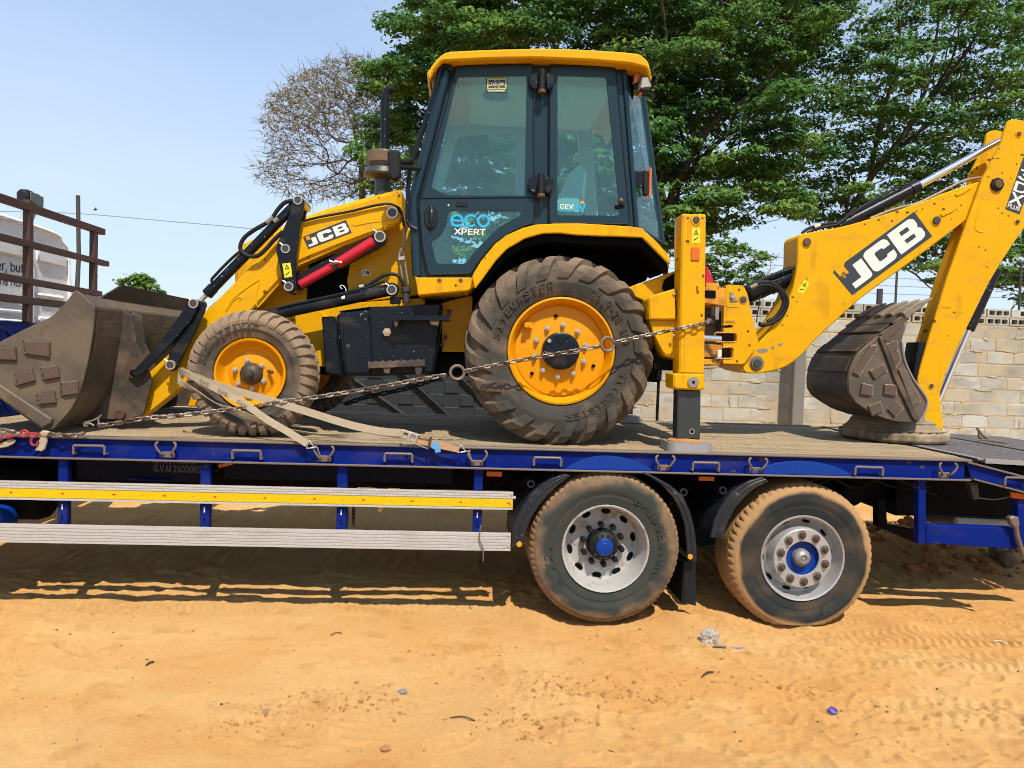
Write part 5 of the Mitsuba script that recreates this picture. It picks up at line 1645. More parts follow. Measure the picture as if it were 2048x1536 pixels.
# --- black tank, battery box and steps
YT = 0.42
kt = add(D + '__hydraulic_tank', plate([(676, 628), (685, 624), (760, 616), (884, 605), (884, 618), (878, 680), (868, 745), (862, 748), (740, 753), (735, 752), (735, 620)], YT + 0.02, 0.50, [4, 4, 0, 5, 5, 10, 5, 3, 4, 3, 0], 0.02), 'black_paint')
add(kt + '__side_face', plate([(643, 634), (668, 632), (676, 650), (689, 752), (651, 747)], YT + 0.12, 0.4, 3, 0.01), 'black_paint')
add(D + '__battery_box', plate([(672, 632), (680, 626), (732, 620), (741, 626), (743, 752), (692, 752), (686, 745)], YT, 0.45, [4, 4, 5, 5, 8, 8, 6], 0.02), 'black_paint')
kb = D + '__battery_box'
add(kb + '__door_panel', plate([(684, 642), (733, 638), (741, 648), (744, 735), (737, 745), (698, 747), (691, 738)], YT - 0.008, 0.02, 7, 0.006), 'black_paint')
c = A(696, 692, YT - 0.01)
add(kb + '__lock', rod(c + [0, -0.008, 0], c + [0, 0.02, 0], 0.014, 16), 'pin_steel')
c = A(774, 664.5, YT)
add(kt + '__filler_cap', join([hexnut(c + [0, -0.008, 0], 0.033, 0.04), rod(c + [0, -0.014, 0], c, 0.018, 12)]), 'zinc')
add(kt + '__filler_plug', rod(c + [0, -0.018, 0], c + [0, 0.0, 0], 0.012, 10), 'yellow_cap')


def step(pts, Y0, Y1, name, mat_):
    a, b, dz = A(*pts[0], Y0), A(*pts[1], Y0), pts[2]
    n_ = 17
    xs = np.linspace(a[0], b[0], n_)
    top = np.stack([xs, np.interp(xs, [a[0], b[0]], [a[2], b[2]]) + np.where(np.arange(n_) % 2 == 0, 0.006, -0.003)], 1)
    bot = np.stack([xs[::-1], np.interp(xs[::-1], [a[0], b[0]], [a[2], b[2]]) - dz], 1)
    k_ = add(name, slab(np.r_[top, bot], Y0, Y0 + 0.006, 0.001), mat_, False)
    add(k_ + '__tread' if name.count('__') < 2 else k_ + '_tread', box(a[0], b[0], Y0 + 0.006, Y1, min(a[2], b[2]) - 0.02, min(a[2], b[2]) - 0.012), mat_, False)


step(((783, 631.5), (899, 631), 0.032), YT - 0.10, YT + 0.1, D + '__step', 'black_paint')
step(((736, 724), (850, 719), 0.045), YT - 0.10, YT + 0.1, D + '__step', 'dark_steel')
add(D + '__step_bracket', plate([(786, 638), (796, 638), (796, 650), (790, 655)], YT - 0.09, 0.1, 1), 'dark_steel')
add(D + '__step_bracket', plate([(858, 638), (880, 638), (876, 652), (862, 650)], YT - 0.09, 0.1, 1), 'dark_steel')
add(D + '__step_bracket', plate([(765, 732), (782, 732), (778, 748), (768, 746)], YT - 0.09, 0.1, 1), 'dark_steel')
add(D + '__step_bracket', plate([(828, 730), (846, 728), (842, 750), (832, 750)], YT - 0.09, 0.1, 1), 'dark_steel')
for px, py in ((891, 675), (899, 627), (884, 690)):
    bolt(px, py, 0.7, 4.5, D + '__frame_bolt', 'pin_steel')

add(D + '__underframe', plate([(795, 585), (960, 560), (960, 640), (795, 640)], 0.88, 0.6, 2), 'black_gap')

# --- fender and sill
YFD = 0.24
outer = [(830, 552), (836, 554.5), (850, 555), (943, 555), (948, 545), (963, 521), (990, 488), (1012, 471), (1045, 456), (1073, 449), (1110, 447), (1155, 446.5), (1200, 449), (1258, 452.5), (1284, 456), (1312, 482), (1339, 512), (1341, 527)]
inner = [(1338, 528), (1312, 502), (1285, 475), (1240, 473), (1200, 472), (1155, 470), (1118, 466), (1085, 467), (1050, 477), (1014, 498), (991, 522), (968, 554), (950, 578), (937, 582), (836, 591), (832, 575)]
add(D + '__sill', plate([(830, 552), (836, 555), (943, 555), (950, 571), (937, 582), (836, 591)], YFD + 0.06, 0.5, 2, 0.008), 'yellow_paint')
for px in (878.5, 921.5):
    c = A(px, 561, YFD + 0.06)
    add(D + '__sill_hole', rod(c + [0, -0.002, 0], c + [0, 0.02, 0], 0.015, 14, b=.001), 'rusty_pin')
strip = outer[4:] + inner[:12]
kfd = add(D + '__rear_fender', plate([(944, 555)] + outer[4:] + inner[:13], YFD, 0.03, 3, 0.006), 'yellow_paint')
# the fender's deep sheet behind the painted edge
ow = XZ([(944, 556)] + outer[4:], YFD)
v, f = [], []
ow2 = ow.copy()
iw = ow + np.array([0, -0.03])
v = np.array([[p[0], yy, p[1]] for p in ow for yy in (YFD + 0.031, 0.86)] + [[p[0], yy, p[1]] for p in iw for yy in (YFD + 0.031, 0.86)])
n = len(ow)
qs = [[2 * a, 2 * a + 2, 2 * a + 3, 2 * a + 1] for a in range(n - 1)] + [[2 * n + 2 * a, 2 * n + 2 * a + 1, 2 * n + 2 * a + 3, 2 * n + 2 * a + 2] for a in range(n - 1)]
add(kfd + '__sheet', (v, tri(qs)), 'yellow_paint', 40)
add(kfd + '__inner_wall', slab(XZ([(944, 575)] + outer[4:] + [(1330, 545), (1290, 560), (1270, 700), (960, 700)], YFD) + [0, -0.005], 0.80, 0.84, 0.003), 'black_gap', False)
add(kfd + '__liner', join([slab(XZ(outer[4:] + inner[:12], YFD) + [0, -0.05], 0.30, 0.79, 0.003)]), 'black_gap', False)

# --- cab
CB = D + '__cab'
YG = 0.50
Ya, Yz = 0.50, 2.0
door_o = rnd([(914, 133), (1066, 129), (1068, 445), (1038, 455), (991, 482), (958, 522), (942, 547), (857, 549), (846, 500), (838, 410), (843, 394)], [6, 6, 6, 20, 20, 20, 6, 8, 10, 10, 10])
win_a = rnd([(915.6, 152.7), (1054, 150), (1050, 391.5), (894.5, 390.5), (862, 375)], [6, 5, 6, 8, 6])
win_b = rnd([(897, 421), (1042.5, 421), (1040, 431), (998, 454), (953.5, 498), (932, 527.5), (873, 527.5), (862, 482), (881, 470), (893, 452)], [5, 5, 4, 10, 10, 8, 6, 6, 10, 10])
P_ = lambda pts, Y=YG: sg.Polygon(XZ(pts, Y))
kd = add(CB + '__door', solid(P_(door_o).difference(P_(win_a)).difference(P_(win_b)), YG, YG + 0.03), 'cab_paint', 30, label='black framed glass cab door with a cut-away lower corner')
kcab = add(CB, solid(sg.Polygon(XZ([(893, 121), (1250, 123), (1273, 455), (1240, 462), (1030, 465), (985, 497), (950, 556), (832, 556), (822, 470), (822, 408), (829, 390)], YG + 0.03)).difference(P_(rnd([(917, 140), (1060, 136), (1060, 440), (1036, 452), (989, 479), (956, 518), (940, 543), (860, 545), (849, 500), (841, 410), (846, 394)], 5), YG + 0.03)).difference(P_(rnd([(1106, 138), (1224, 142), (1252, 440), (1106, 438)], 5), YG + 0.03)), YG + 0.032, YG + 0.10), 'cab_paint', 30)
kqw = CB + '__side_window'
quart_o = rnd([(1100, 131), (1231, 135), (1260, 448), (1099, 446)], [7, 8, 8, 8])
quart_i = rnd([(1115, 150), (1213, 153), (1241, 431), (1115, 431)], [6, 6, 6, 6])
kq_ = add(kqw, solid(P_(quart_o).difference(P_(quart_i)), YG, YG + 0.03), 'cab_paint', 30)


def pane(pts, Y):
    q = XZ(pts, Y)
    n_ = len(q)
    f_ = np.asarray(earcut.triangulate_float64(clean(q), np.array([n_], np.uint32)), int).reshape(-1, 3)
    c_ = clean(q)
    return np.stack([c_[:, 0], np.full(n_, Y), c_[:, 1]], 1), f_


add(CB + '__door_glass', pane(win_a, YG + 0.012), 'cab_glass', False)
add(CB + '__door_glass', pane(win_b, YG + 0.012), 'cab_glass', False)
add(CB + '__side_glass', pane(quart_i, YG + 0.012), 'cab_glass', False)
# seals, hinges, handle
for pts in (door_o, quart_o):
    e = np.array([A(x, y, YG - 0.001) for x, y in pts])
    add(CB + '__seal', tube(np.vstack([e, e[:1]]), 1.5 * S(YG), 6, caps=False), 'black_rubber')
e = [A(843, 397, YG - 0.002), A(1066, 395, YG - 0.002)]
add(CB + '__door_seam', rod(e[0], e[1], 0.003, 6), 'black_gap')
for cx, cy in ((1084, 162.5), (1082, 370.5)):
    k = add(CB + '__hinge', plate([(cx - 25, cy - 14), (cx - 9, cy - 19), (cx - 9, cy + 15), (cx - 14, cy + 16), (cx - 25, cy + 7)], YG - 0.045, 0.02, 2, 0.005), 'black_paint')
    add(CB + '__hinge', plate([(cx + 9, cy - 19), (cx + 25, cy - 14), (cx + 25, cy + 7), (cx + 14, cy + 16), (cx + 9, cy + 15)], YG - 0.045, 0.02, 2, 0.005), 'black_paint')
    add(CB + '__hinge_barrel', rod(A(cx, cy - 23, YG - 0.04), A(cx, cy + 17, YG - 0.04), 6.5 * S(YG), 16), 'black_rubber')
    add(CB + '__hinge_barrel', rod(A(cx, cy + 17, YG - 0.04), A(cx, cy + 24, YG - 0.04), 8 * S(YG), 16), 'rusty_pin')
hc = A(862, 435, YG)
ang = np.linspace(0, 2 * np.pi, 24, endpoint=False)
kh = add(CB + '__door_handle', slab(np.stack([hc[0] + 0.048 * np.cos(ang), hc[2] + 0.088 * np.sin(ang)], 1), YG - 0.014, YG, 0.006), 'black_rubber')
add(CB + '__door_handle', tube(spline([hc + [0.0, -0.012, 0.07], hc + [0.004, -0.035, 0.03], hc + [0.004, -0.038, -0.02], hc + [0.0, -0.014, -0.075]], 5), 0.013, 10), 'cab_paint')
add(CB + '__latch_plate', plate([(912.5, 402), (935.5, 402), (935.5, 412.5), (912.5, 412.5)], YG - 0.008, 0.008, 1), 'black_rubber')
bolt(897, 411, YG, 2.2, CB + '__reflector_stud', 'paper_white', 0.006)
# lettering on the glass
yl = YG + 0.0095
E_ = lambda x, y: A(x, y, yl)


def ring_part(cx, cz, r, w, a0, a1, n_=40):
    a = np.radians(np.linspace(a0, a1, n_))
    return sg.Polygon(np.r_[np.stack([cx + r * np.cos(a), cz + r * np.sin(a)], 1), np.stack([cx + (r - w) * np.cos(a[::-1]), cz + (r - w) * np.sin(a[::-1])], 1)])


def eco():
    r, w = 13.2 * S(YG), 4.9 * S(YG)
    ms = []
    for (px, kind) in ((914.0, 'e'), (942.0, 'c'), (967.0, 'o')):
        c_ = E_(px, 441 + (px - 914) * 0.012)
        if kind == 'o':
            g = sg.Point(c_[0], c_[2]).buffer(r).difference(sg.Point(c_[0], c_[2]).buffer(r - w))
        elif kind == 'c':
            g = ring_part(c_[0], c_[2], r, w, 42, 318)
        else:
            g = ring_part(c_[0], c_[2], r, w, 0, 318).union(sg.box(c_[0] - r + w / 2, c_[2] - w * 0.42, c_[0] + r - 0.001, c_[2] + w * 0.42))
        ms.append(solid(g, yl - 0.0012, yl))
    return join(ms)


add(CB + '__glass_lettering', eco(), 'decal_cyan', False)
add(CB + '__glass_lettering', lettering('XPERT', E_(908.5, 468.5), E_(971, 470), 0.041, 0.0012), 'decal_white', False)
add(CB + '__glass_lettering', lettering('CEV', E_(1119.5, 417), E_(1147, 417.5), 0.031, 0.0012), 'decal_white', False)
add(CB + '__glass_lettering', lettering('STAGE', E_(1121, 424), E_(1144, 424.4), 0.015, 0.0012, bold=False), 'decal_cyan', False)
add(CB + '__glass_lettering', lettering('IV', E_(1149, 424), E_(1171.5, 424.5), 0.060, 0.0012), 'decal_cyan', False)
add(CB + '__glass_lettering', plate([(1160, 401), (1163, 403), (1166, 401), (1169, 404), (1166, 408), (1161, 408)], yl - .0012, 0.0012, 1, .0002), 'yellow_cap')
add(CB + '__sticker', plate([(972, 155.5), (1015.5, 154.5), (1014.5, 184), (971.5, 184.5)], yl - 0.001, 0.001, 0, 0.0002), 'decal_dark', False)
add(CB + '__sticker', solid(P_([(974, 157.5), (1013.5, 156.5), (1012.5, 178.5), (974, 179)], yl).difference(P_([(977, 160), (1010.8, 159.2), (1010, 176), (977, 176.4)], yl)), yl - 0.002, yl - 0.001), 'decal_lime', False)
add(CB + '__sticker_lettering', join([lettering('LIVELINK', E_(978.5, 171) + [0, -0.001, 0], E_(1009, 170.5) + [0, -0.001, 0], 0.020, 0.001), plate([(976, 181.2), (1010, 180.8), (1010, 182.4), (976, 182.8)], yl - 0.0016, 0.0006, 0, 0.0001)]), 'decal_white', False)
for s in (-1, 1):
    a = np.radians(np.linspace(20, 150, 14) + (180 if s < 0 else 0))
    c_ = E_(994, 168)
    add(CB + '__sticker_swirl', tube(np.stack([c_[0] + 0.022 * np.cos(a), np.full(14, c_[1] - 0.0015), c_[2] + 0.032 * np.sin(a)], 1), np.linspace(0.001, 0.005, 14), 6), 'decal_lime')
# rear corner glass and posts
g4 = [A(1248, 140, YG + 0.03), A(1273, 455, YG + 0.03), A(1324, 487, 0.80), A(1283, 172, 0.80)]
add(CB + '__corner_glass', (np.array(g4), np.array([[0, 1, 2], [0, 2, 3]])), 'cab_glass', False)
for a, b, r in ((g4[0], g4[1], 0.020), (g4[3], g4[2], 0.024), (g4[1], g4[2], 0.018), ):
    add(CB + '__corner_post', rod(a, b, r, 10), 'cab_paint')
rr_ = [np.array([g4[2][0], 2.5 - g4[2][1], g4[2][2]]), np.array([g4[3][0], 2.5 - g4[3][1], g4[3][2]])]
add(CB + '__corner_post', rod(rr_[1], rr_[0], 0.024, 10), 'cab_paint')
for px, py in ((1264, 345), (1264, 370)):
    bolt(px, py, YG + 0.04, 3, CB + '__latch_bolt', 'zinc', 0.008)
add(CB + '__window_latch', plate([(1259, 341), (1287, 343), (1287, 374), (1262, 374)], YG + 0.05, 0.06, 2), 'black_paint')
add(CB + '__tail_lamp', plate([(1287, 340), (1298, 342), (1299, 386), (1296, 390), (1288, 388)], YG + 0.05, 0.06, 2), 'black_rubber')
add(CB + '__tail_lamp__lens', rod(A(1301, 336, YG + 0.06), A(1299, 395, YG + 0.06), 3 * S(.56), 10), 'amber_lens')
add(CB + '__knob', lathe([(0, -0.03), (0.014, -0.026), (0.018, -0.015), (0.012, 0.0), (0.008, 0.02)], A(1241.5, 401.5, YG), n=16), 'rusty_pin')
add(CB + '__knob_plate', plate([(1229, 410), (1250, 408), (1248, 417), (1232, 417)], YG - 0.004, 0.01, 2), 'black_gap')
# front post pieces, far side and interior
add(CB + '__front_post', tube([A(896, 128, Ya), A(826, 400, Ya), A(834, 552, Ya)], 0.035, 10), 'cab_paint')
add(CB + '__front_post', mirror(tube([A(896, 128, Ya), A(826, 400, Ya), A(834, 552, Ya)], 0.035, 10)), 'cab_paint')
add(CB + '__far_side', mirror(solid(P_([(893, 121), (1250, 123), (1273, 455), (1030, 465), (950, 556), (832, 556), (822, 470), (822, 408)]).difference(P_(rnd([(912, 150), (1060, 145), (1060, 440), (1000, 448), (855, 520), (846, 394)], 6))).difference(P_(rnd([(1112, 145), (1216, 150), (1245, 440), (1112, 440)], 6))), YG, YG + 0.06)), 'interior_grey', False)
xf, xr = A(900, 130, Ya)[0], A(1250, 130, Ya)[0]
zc = A(1080, 128, Ya)[2]
add(CB + '__headliner', box(xf + 0.02, xr - 0.02, Ya + 0.11, Yz - 0.08, zc - 0.035, zc + 0.02, 0.01), 'interior_light', False)
mat('interior_light', (0.62, 0.66, 0.64), 0.8)
add(CB + '__headliner_vent', rod([xf + 0.35, 1.1, zc - 0.05], [xf + 0.35, 1.1, zc - 0.03], 0.10, 24), 'interior_dark')
zfl = A(1000, 560, Ya)[2]
add(CB + '__floor', box(A(835, 556, Ya)[0], A(1270, 556, Ya)[0], 0.86, 1.64, zfl - 0.06, zfl, 0), 'interior_dark', False)
add(CB + '__console', plate([(846, 400), (880, 392), (900, 420), (905, 540), (852, 548)], 1.05, 0.4, 5, 0.02), 'interior_dark')
add(CB + '__side_console', plate([(1010, 470), (1110, 440), (1230, 440), (1230, 470), (1010, 520)], 1.45, 0.3, 5, 0.02), 'interior_grey')
add(CB + '__steering_column', rod(A(905, 470, 1.25), A(945, 372, 1.25), 0.035), 'interior_dark')
sw_ = A(948, 366, 1.25)
ax_ = A(945, 372, 1.25) - A(905, 470, 1.25)
ax_ /= np.linalg.norm(ax_)
a = np.linspace(0, 2 * np.pi, 33)
e1 = np.cross(ax_, [0, 1.0, 0])
e1 /= np.linalg.norm(e1)
add(CB + '__steering_wheel', join([tube(np.array([sw_ + 0.19 * (math.cos(t) * e1 + math.sin(t) * np.array([0, 1.0, 0])) for t in a]), 0.015, 8, caps=False), rod(sw_ - e1 * 0.18, sw_ + e1 * 0.18, 0.012, 8), rod(sw_ - [0, .18, 0], sw_ + [0, .18, 0], 0.012, 8)]), 'black_rubber')
add(CB + '__seat', plate([(1090, 425), (1096, 400), (1118, 395), (1150, 330), (1176, 340), (1172, 372), (1168, 430)], 1.0, 0.46, [8, 6, 10, 10, 10, 10, 6], 0.03), 'seat_cover', label='driver seat still wrapped in pale plastic')
add(CB + '__seat_base', plate([(1098, 428), (1165, 430), (1160, 480), (1105, 480)], 1.05, 0.36, 4, 0.01), 'interior_dark')
add(CB + '__rear_wall', box(A(1272, 460, Ya)[0], A(1290, 460, Ya)[0], 0.86, 1.64, zfl, A(1280, 450, Ya)[2], 0.01), 'interior_dark', False)
# roof
roof = rnd([(853, 147), (862, 133), (874, 117), (892, 103), (934, 100.5), (1000, 98), (1080, 96), (1150, 97.5), (1240, 103), (1280, 107), (1297, 122), (1305, 158), (1301, 158), (1293, 135), (1260, 127), (1180, 120), (1075, 115.5), (980, 117), (884, 122), (868, 140), (858, 160)], [3, 6, 6, 8, 20, 20, 20, 20, 20, 8, 6, 3, 3, 6, 8, 20, 20, 20, 6, 4, 3])
YR0 = 0.40
add(D + '__cab_roof', slab(XZ(roof, YR0), YR0, 2.10, 0.012), 'yellow_paint', 40)
add(D + '__cab_roof__underside', box(xf + 0.06, xr + 0.05, YR0 + 0.05, 2.05, zc + 0.0225, zc + 0.04), 'black_gap', False)
# lamps under the rear of the roof
for (px, py, y0) in ((1277, 152, 0.55), (1291, 164, 0.42)):
    k = add(D + '__work_lamp', plate([(px - 6, py - 9), (px + 8, py - 10), (px + 12, py + 10), (px - 10, py + 12)], y0, 0.12, 1.5, 0.006), 'lamp_grey')
    add(k + '__base', plate([(px - 10, py + 12), (px + 12, py + 10), (px + 9, py + 18), (px - 8, py + 17)], y0, 0.12, 1.5, 0.006), 'black_rubber')
add(D + '__lamp_bracket', plate([(1270, 148), (1280, 146), (1276, 163), (1267, 165)], 0.50, 0.03, 1), 'amber_lens')
add(D + '__lamp_bracket', plate([(1283, 175), (1290, 172), (1281, 195), (1277, 190)], 0.45, 0.03, 1), 'amber_lens')
add(D + '__lamp_housing', plate([(1246, 130), (1280, 134), (1272, 158), (1268, 180), (1266, 200), (1252, 204), (1248, 170)], 0.60, 0.2, 4), 'black_gap')
# grab rail, front lamp, mirror, exhaust and pre-cleaner
add(D + '__grab_rail', tube(spline([A(x, y, 0.46) for x, y in ((903, 143), (897, 134), (887, 132), (880, 140), (876, 158), (871, 176), (862, 205), (848, 250), (832, 300), (822, 330), (818, 352), (815.5, 400), (815, 438), (819, 450), (834, 459))], 5), 4.6 * S(.46), 10), 'black_paint')
add(D + '__wiper_pipe', tube(spline([A(x, y, 0.56) for x, y in ((884, 165), (868, 215), (852, 275), (843, 325))], 4), 0.009, 6), 'pin_steel')
add(D + '__front_lamp', plate([(861, 140), (870, 138), (868, 170), (862, 165)], 0.5, 0.12, 2), 'lamp_grey')
add(D + '__indicator', plate([(867, 178), (876, 172), (878, 192), (872, 206), (867, 200)], 0.62, 0.06, 2), 'amber_lens')
km = add(D + '__mirror', plate([(774, 303), (780, 299), (797, 299), (800, 304), (802, 345), (797, 357), (786, 361), (778, 354)], 0.30, 0.055, [4, 4, 4, 4, 8, 6, 6, 6], 0.014), 'black_rubber')
add(km + '__stem', rod(A(801, 325, 0.34), A(824, 322, 0.47), 0.020, 12), 'black_rubber')
add(km + '__stem', rod(A(801, 334, 0.34), A(845, 337, 0.49), 0.014, 12), 'black_rubber')
kx = add(D + '__exhaust_stack', tube(spline([A(x, y, 1.0) for x, y in ((771, 380), (770, 330), (769.5, 260), (770, 205), (772, 190), (777, 181), (786, 178))], 6), 8.6 * S(1.0), 20), 'black_paint')
pc = A(766, 345, 0.95)
kp = add(D + '__precleaner', lathe([(0, -0.165), (0.085, -0.165), (0.118, -0.150), (0.125, -0.13), (0.122, -0.06), (0.118, -0.05), (0.11, -0.03), (0.13, -0.02), (0.150, 0.02), (0.146, 0.034), (0.10, 0.05), (0.06, 0.06), (0.06, 0.18), (0.0, 0.18)], pc, (0, 0, -1), 36), 'pin_steel')
v_, f_ = lathe([(0.1255, -0.145), (0.1285, -0.14), (0.1265, -0.065), (0.1225, -0.06)], pc, (0, 0, -1), 36)
add(kp + '__band', (v_, f_), 'handle_wood')

# --- stabiliser and rear frame
YST = 0.12
kst = add(D + '__stabiliser', plate([(1364, 427), (1412.5, 428), (1409, 749), (1358, 747), (1361, 600)], YST, 0.17, [4, 4, 0, 0, 4], 0.012), 'yellow_paint', label='tall yellow stabiliser leg with an orange reflector')
add(D + '__stabiliser', mirror(plate([(1364, 427), (1412.5, 428), (1409, 749), (1358, 747)], YST, 0.17, 0, 0.012)), 'yellow_paint')
add(kst + '__collar', plate([(1347, 747), (1409, 748), (1409.5, 778), (1402, 781), (1352, 779), (1347, 775)], YST - 0.02, 0.22, [4, 3, 3, 3, 3, 3], 0.012), 'yellow_paint')
m_in = plate([(1356, 779), (1402, 781), (1400.5, 879), (1354, 877)], YST + 0.025, 0.12, 2, 0.008)
add(kst + '__inner_leg', m_in, 'leg_steel')
mat('leg_steel', (0.07, 0.085, 0.09), 0.35, 0.5)
add(D + '__stabiliser_001__inner_leg', mirror(m_in), 'leg_steel')
pd = A(1372, 890, 0.17)
foot = sg.Point(pd[0], 0.19).buffer(0.15).union(sg.box(pd[0] - 0.13, 0.06, pd[0] + 0.13, 0.32)).buffer(-0.04).buffer(0.04)
fm = trimesh.creation.extrude_polygon(sg.box(pd[0] - 0.155, 0.055, pd[0] + 0.17, 0.34).buffer(-0.07).buffer(0.07), 0.055, engine='earcut')
fv = np.array(fm.vertices)
fv[:, 2] += H + 0.003
cxy = np.array([pd[0], 0.2])
hi = fv[:, 2] > H + 0.03
fv[hi, :2] = cxy + (fv[hi, :2] - cxy) * 0.93
add(kst + '__foot', (fv, np.array(fm.faces)), 'grey_steel', 30)
soil = sg.box(pd[0] - 0.12, 0.075, pd[0] + 0.13, 0.31).buffer(-0.05).buffer(0.05)
sm = trimesh.creation.icosphere(2)
sv = np.array(sm.vertices) * [0.125, 0.11, 0.02]
sv += 0.006 * meshkit.noise(np.array(sm.vertices) * 4, 3)[:, None] * np.array(sm.vertices)
add(kst + '__foot_soil', (sv + [pd[0], 0.195, H + 0.06], np.array(sm.faces)), 'clod')
add(D + '__stabiliser_001__foot', mirror((fv, np.array(fm.faces))), 'grey_steel', 30)
c = A(1386, 764.5, YST - 0.02)
add(kst + '__collar_plug', join([rod(c + [0, -0.012, 0], c + [0, 0.01, 0], 11.5 * S(.1), 24)]), 'grey_steel')
add(kst + '__collar_plug', box(c[0] - 0.009, c[0] + 0.009, c[1] - 0.014, c[1] - 0.0115, c[2] - 0.009, c[2] + 0.009), 'black_gap', False)
c = A(1383.5, 863, YST + 0.025)
add(kst + '__leg_hole', lathe([(0.012, -0.002), (0.02, -0.003), (0.021, 0.004)], c, n=18), 'grey_steel')
add(kst + '__leg_hole', rod(c + [0, -0.001, 0], c + [0, 0.01, 0], 0.0125, 14, b=.0005), 'black_gap')
c = A(1392, 440, YST)
add(kst + '__top_pin', rod(c + [0, -0.012, 0], c + [0, 0.02, 0], 7 * S(.12), 20), 'pin_steel')
add(kst + '__top_boss', lathe([(0.022, -0.006), (0.036, -0.005), (0.04, 0.002)], c, n=24), 'yellow_paint')
for px in (1376, 1405):
    c = A(px, 436.5, YST)
    add(kst + '__small_hole', rod(c + [0, -0.001, 0], c + [0, 0.006, 0], 0.007, 10, b=.0005), 'ink')
add(kst + '__warning_sticker', plate([(1384, 456.5), (1400.5, 456), (1400, 486), (1384, 486)], YST - 0.0016, 0.0014, 0, .0002), 'decal_yellow', False)
warning(kst + '__warning_sticker', [(1384, 456.5), (1400.5, 456), (1400, 486), (1384, 486)], YST - 0.0018)
add(kst + '__reflector', plate([(1383, 494), (1400, 494.5), (1399.5, 521), (1382.5, 520.5)], YST - 0.010, 0.010, 2, 0.003), 'amber_lens')
add(kst + '__pipe', tube(spline([A(x, y, 0.28) for x, y in ((1362, 434), (1354, 440), (1351.5, 455), (1351.5, 530), (1353, 560))], 4), 2.5 * S(.28), 8), 'zinc')
add(kst + '__pipe', tube(spline([A(x, y, 0.30) for x, y in ((1364, 440), (1357, 447), (1356, 470), (1356.5, 560))], 4), 2.0 * S(.28), 8), 'zinc')
# rear frame
kr = add(D + '__rear_frame', plate([(1256, 575), (1300, 560), (1352, 541), (1358, 541), (1358, 725), (1318, 716), (1316, 640), (1296, 606), (1262, 590)], 0.40, 1.7, 3, 0.008), 'yellow_paint')
add(kr + '__round_bracket', plate([(1298, 598), (1306, 590), (1350, 577), (1352, 640), (1299, 639)], 0.18, 0.21, [12, 8, 2, 2, 2], 0.012), 'yellow_paint')
add(kr + '__lower_bracket', plate([(1300, 640), (1352, 640), (1352, 718), (1330, 712), (1306, 664)], 0.22, 0.17, 2), 'yellow_paint')
add(kr + '__recess', plate([(1328, 560), (1350, 545), (1351, 575), (1332, 584), (1324, 578)], 0.39, 0.02, 4), 'black_gap')
add(kr + '__lower_box', plate([(1308, 716), (1352, 722), (1352, 742), (1308, 740)], 0.3, 1.8, 2), 'chassis_black')
for px, py in ((1348, 588), (1347, 671)):
    bolt(px, py, 0.18, 3, kr + '__bolt', 'zinc', 0.01)
add(kr + '__cross_rail', plate([(1405, 574), (1452, 576), (1452, 612), (1405, 606)], 0.3, 1.9, 2), 'greasy_yellow')
add(kr + '__cross_rail', plate([(1405, 688), (1444, 690), (1444, 716), (1405, 714)], 0.3, 1.9, 2), 'greasy_yellow')
add(kr + '__cross_rail', plate([(1405, 718), (1450, 719), (1436, 728), (1405, 730)], 0.3, 1.9, 2), 'greasy_yellow')
add(kr + '__rail_block', plate([(1411, 580), (1432, 581), (1432, 596), (1411, 595)], 0.29, 0.04, 2), 'black_gap')
add(kr + '__valve_bank', plate([(1408, 608), (1436, 610), (1438, 640), (1424, 648), (1408, 636)], 0.6, 0.8, 3), 'dark_steel')
add(kr + '__valve_plate', plate([(1431, 609), (1439, 610), (1438, 640), (1429, 639)], 0.58, 0.05, 1), 'grey_steel')
add(kr + '__swing_rod', rod(A(1404, 676, 0.9), A(1442, 677.5, 0.9), 6.2 * S(.9), 18), 'chrome')
add(kr + '__red_lever', plate([(1412, 533), (1416, 534), (1424, 552), (1428, 566), (1411, 565)], 0.55, 0.04, 2), 'red_paint')
add(kr + '__top_bracket', plate([(1411, 565), (1438, 566), (1440, 576), (1411, 574)], 0.4, 1.6, 2), 'greasy_yellow')
add(kr + '__chain_tail', join([rod(A(1418, 630, 0.5), A(1430, 637, 0.5), 5 * S(.5), 10)]), 'dark_steel')
add(kr + '__pad_insert', plate([(1436, 700), (1444, 700), (1443, 716), (1435, 716)], 0.28, 0.03, 1), 'paper_white')
# kingpost carriage
YKP = 0.98
kpo = rnd([(1452, 569.5), (1478, 570), (1488, 573), (1495, 588), (1505, 636), (1517, 684), (1508, 700), (1488, 728), (1446, 727), (1448, 612), (1452, 608)], [3, 6, 8, 10, 10, 6, 6, 6, 3, 2, 2])
kph = [rnd([(1447, 651), (1464, 649.5), (1467.5, 652.5), (1464, 655.5), (1447, 656)], 2.5), rnd([(1430, 665), (1470, 665.5), (1474, 670), (1473.5, 682), (1468, 684.5), (1430, 684)], 3), rnd([(1430, 695.5), (1463, 694.5), (1466, 698), (1466, 714), (1462, 717), (1430, 717)], 3)]
kpp = sg.Polygon(XZ(kpo, YKP))
for h_ in kph:
    kpp = kpp.difference(sg.Polygon(XZ(h_, YKP)))
kkp = add(D + '__kingpost', solid(kpp, YKP, YKP + 0.06), 'yellow_paint', 30)
add(kkp + '__back_plate', slab(XZ(kpo, YKP) * 1.0, YKP + 0.20, YKP + 0.5, 0.006), 'dark_steel')
for h_ in kph[1:]:
    e_ = np.array([A(x, y, YKP - 0.001) for x, y in h_])
    add(kkp + '__grease_edge', tube(np.vstack([e_, e_[:1]]), 0.006, 6, caps=False), 'greasy_yellow')
add(kkp + '__stiffener', plate([(1452, 606), (1480, 606), (1478, 616), (1452, 614)], YKP - 0.004, 0.006, 2, 0.002), 'yellow_paint')
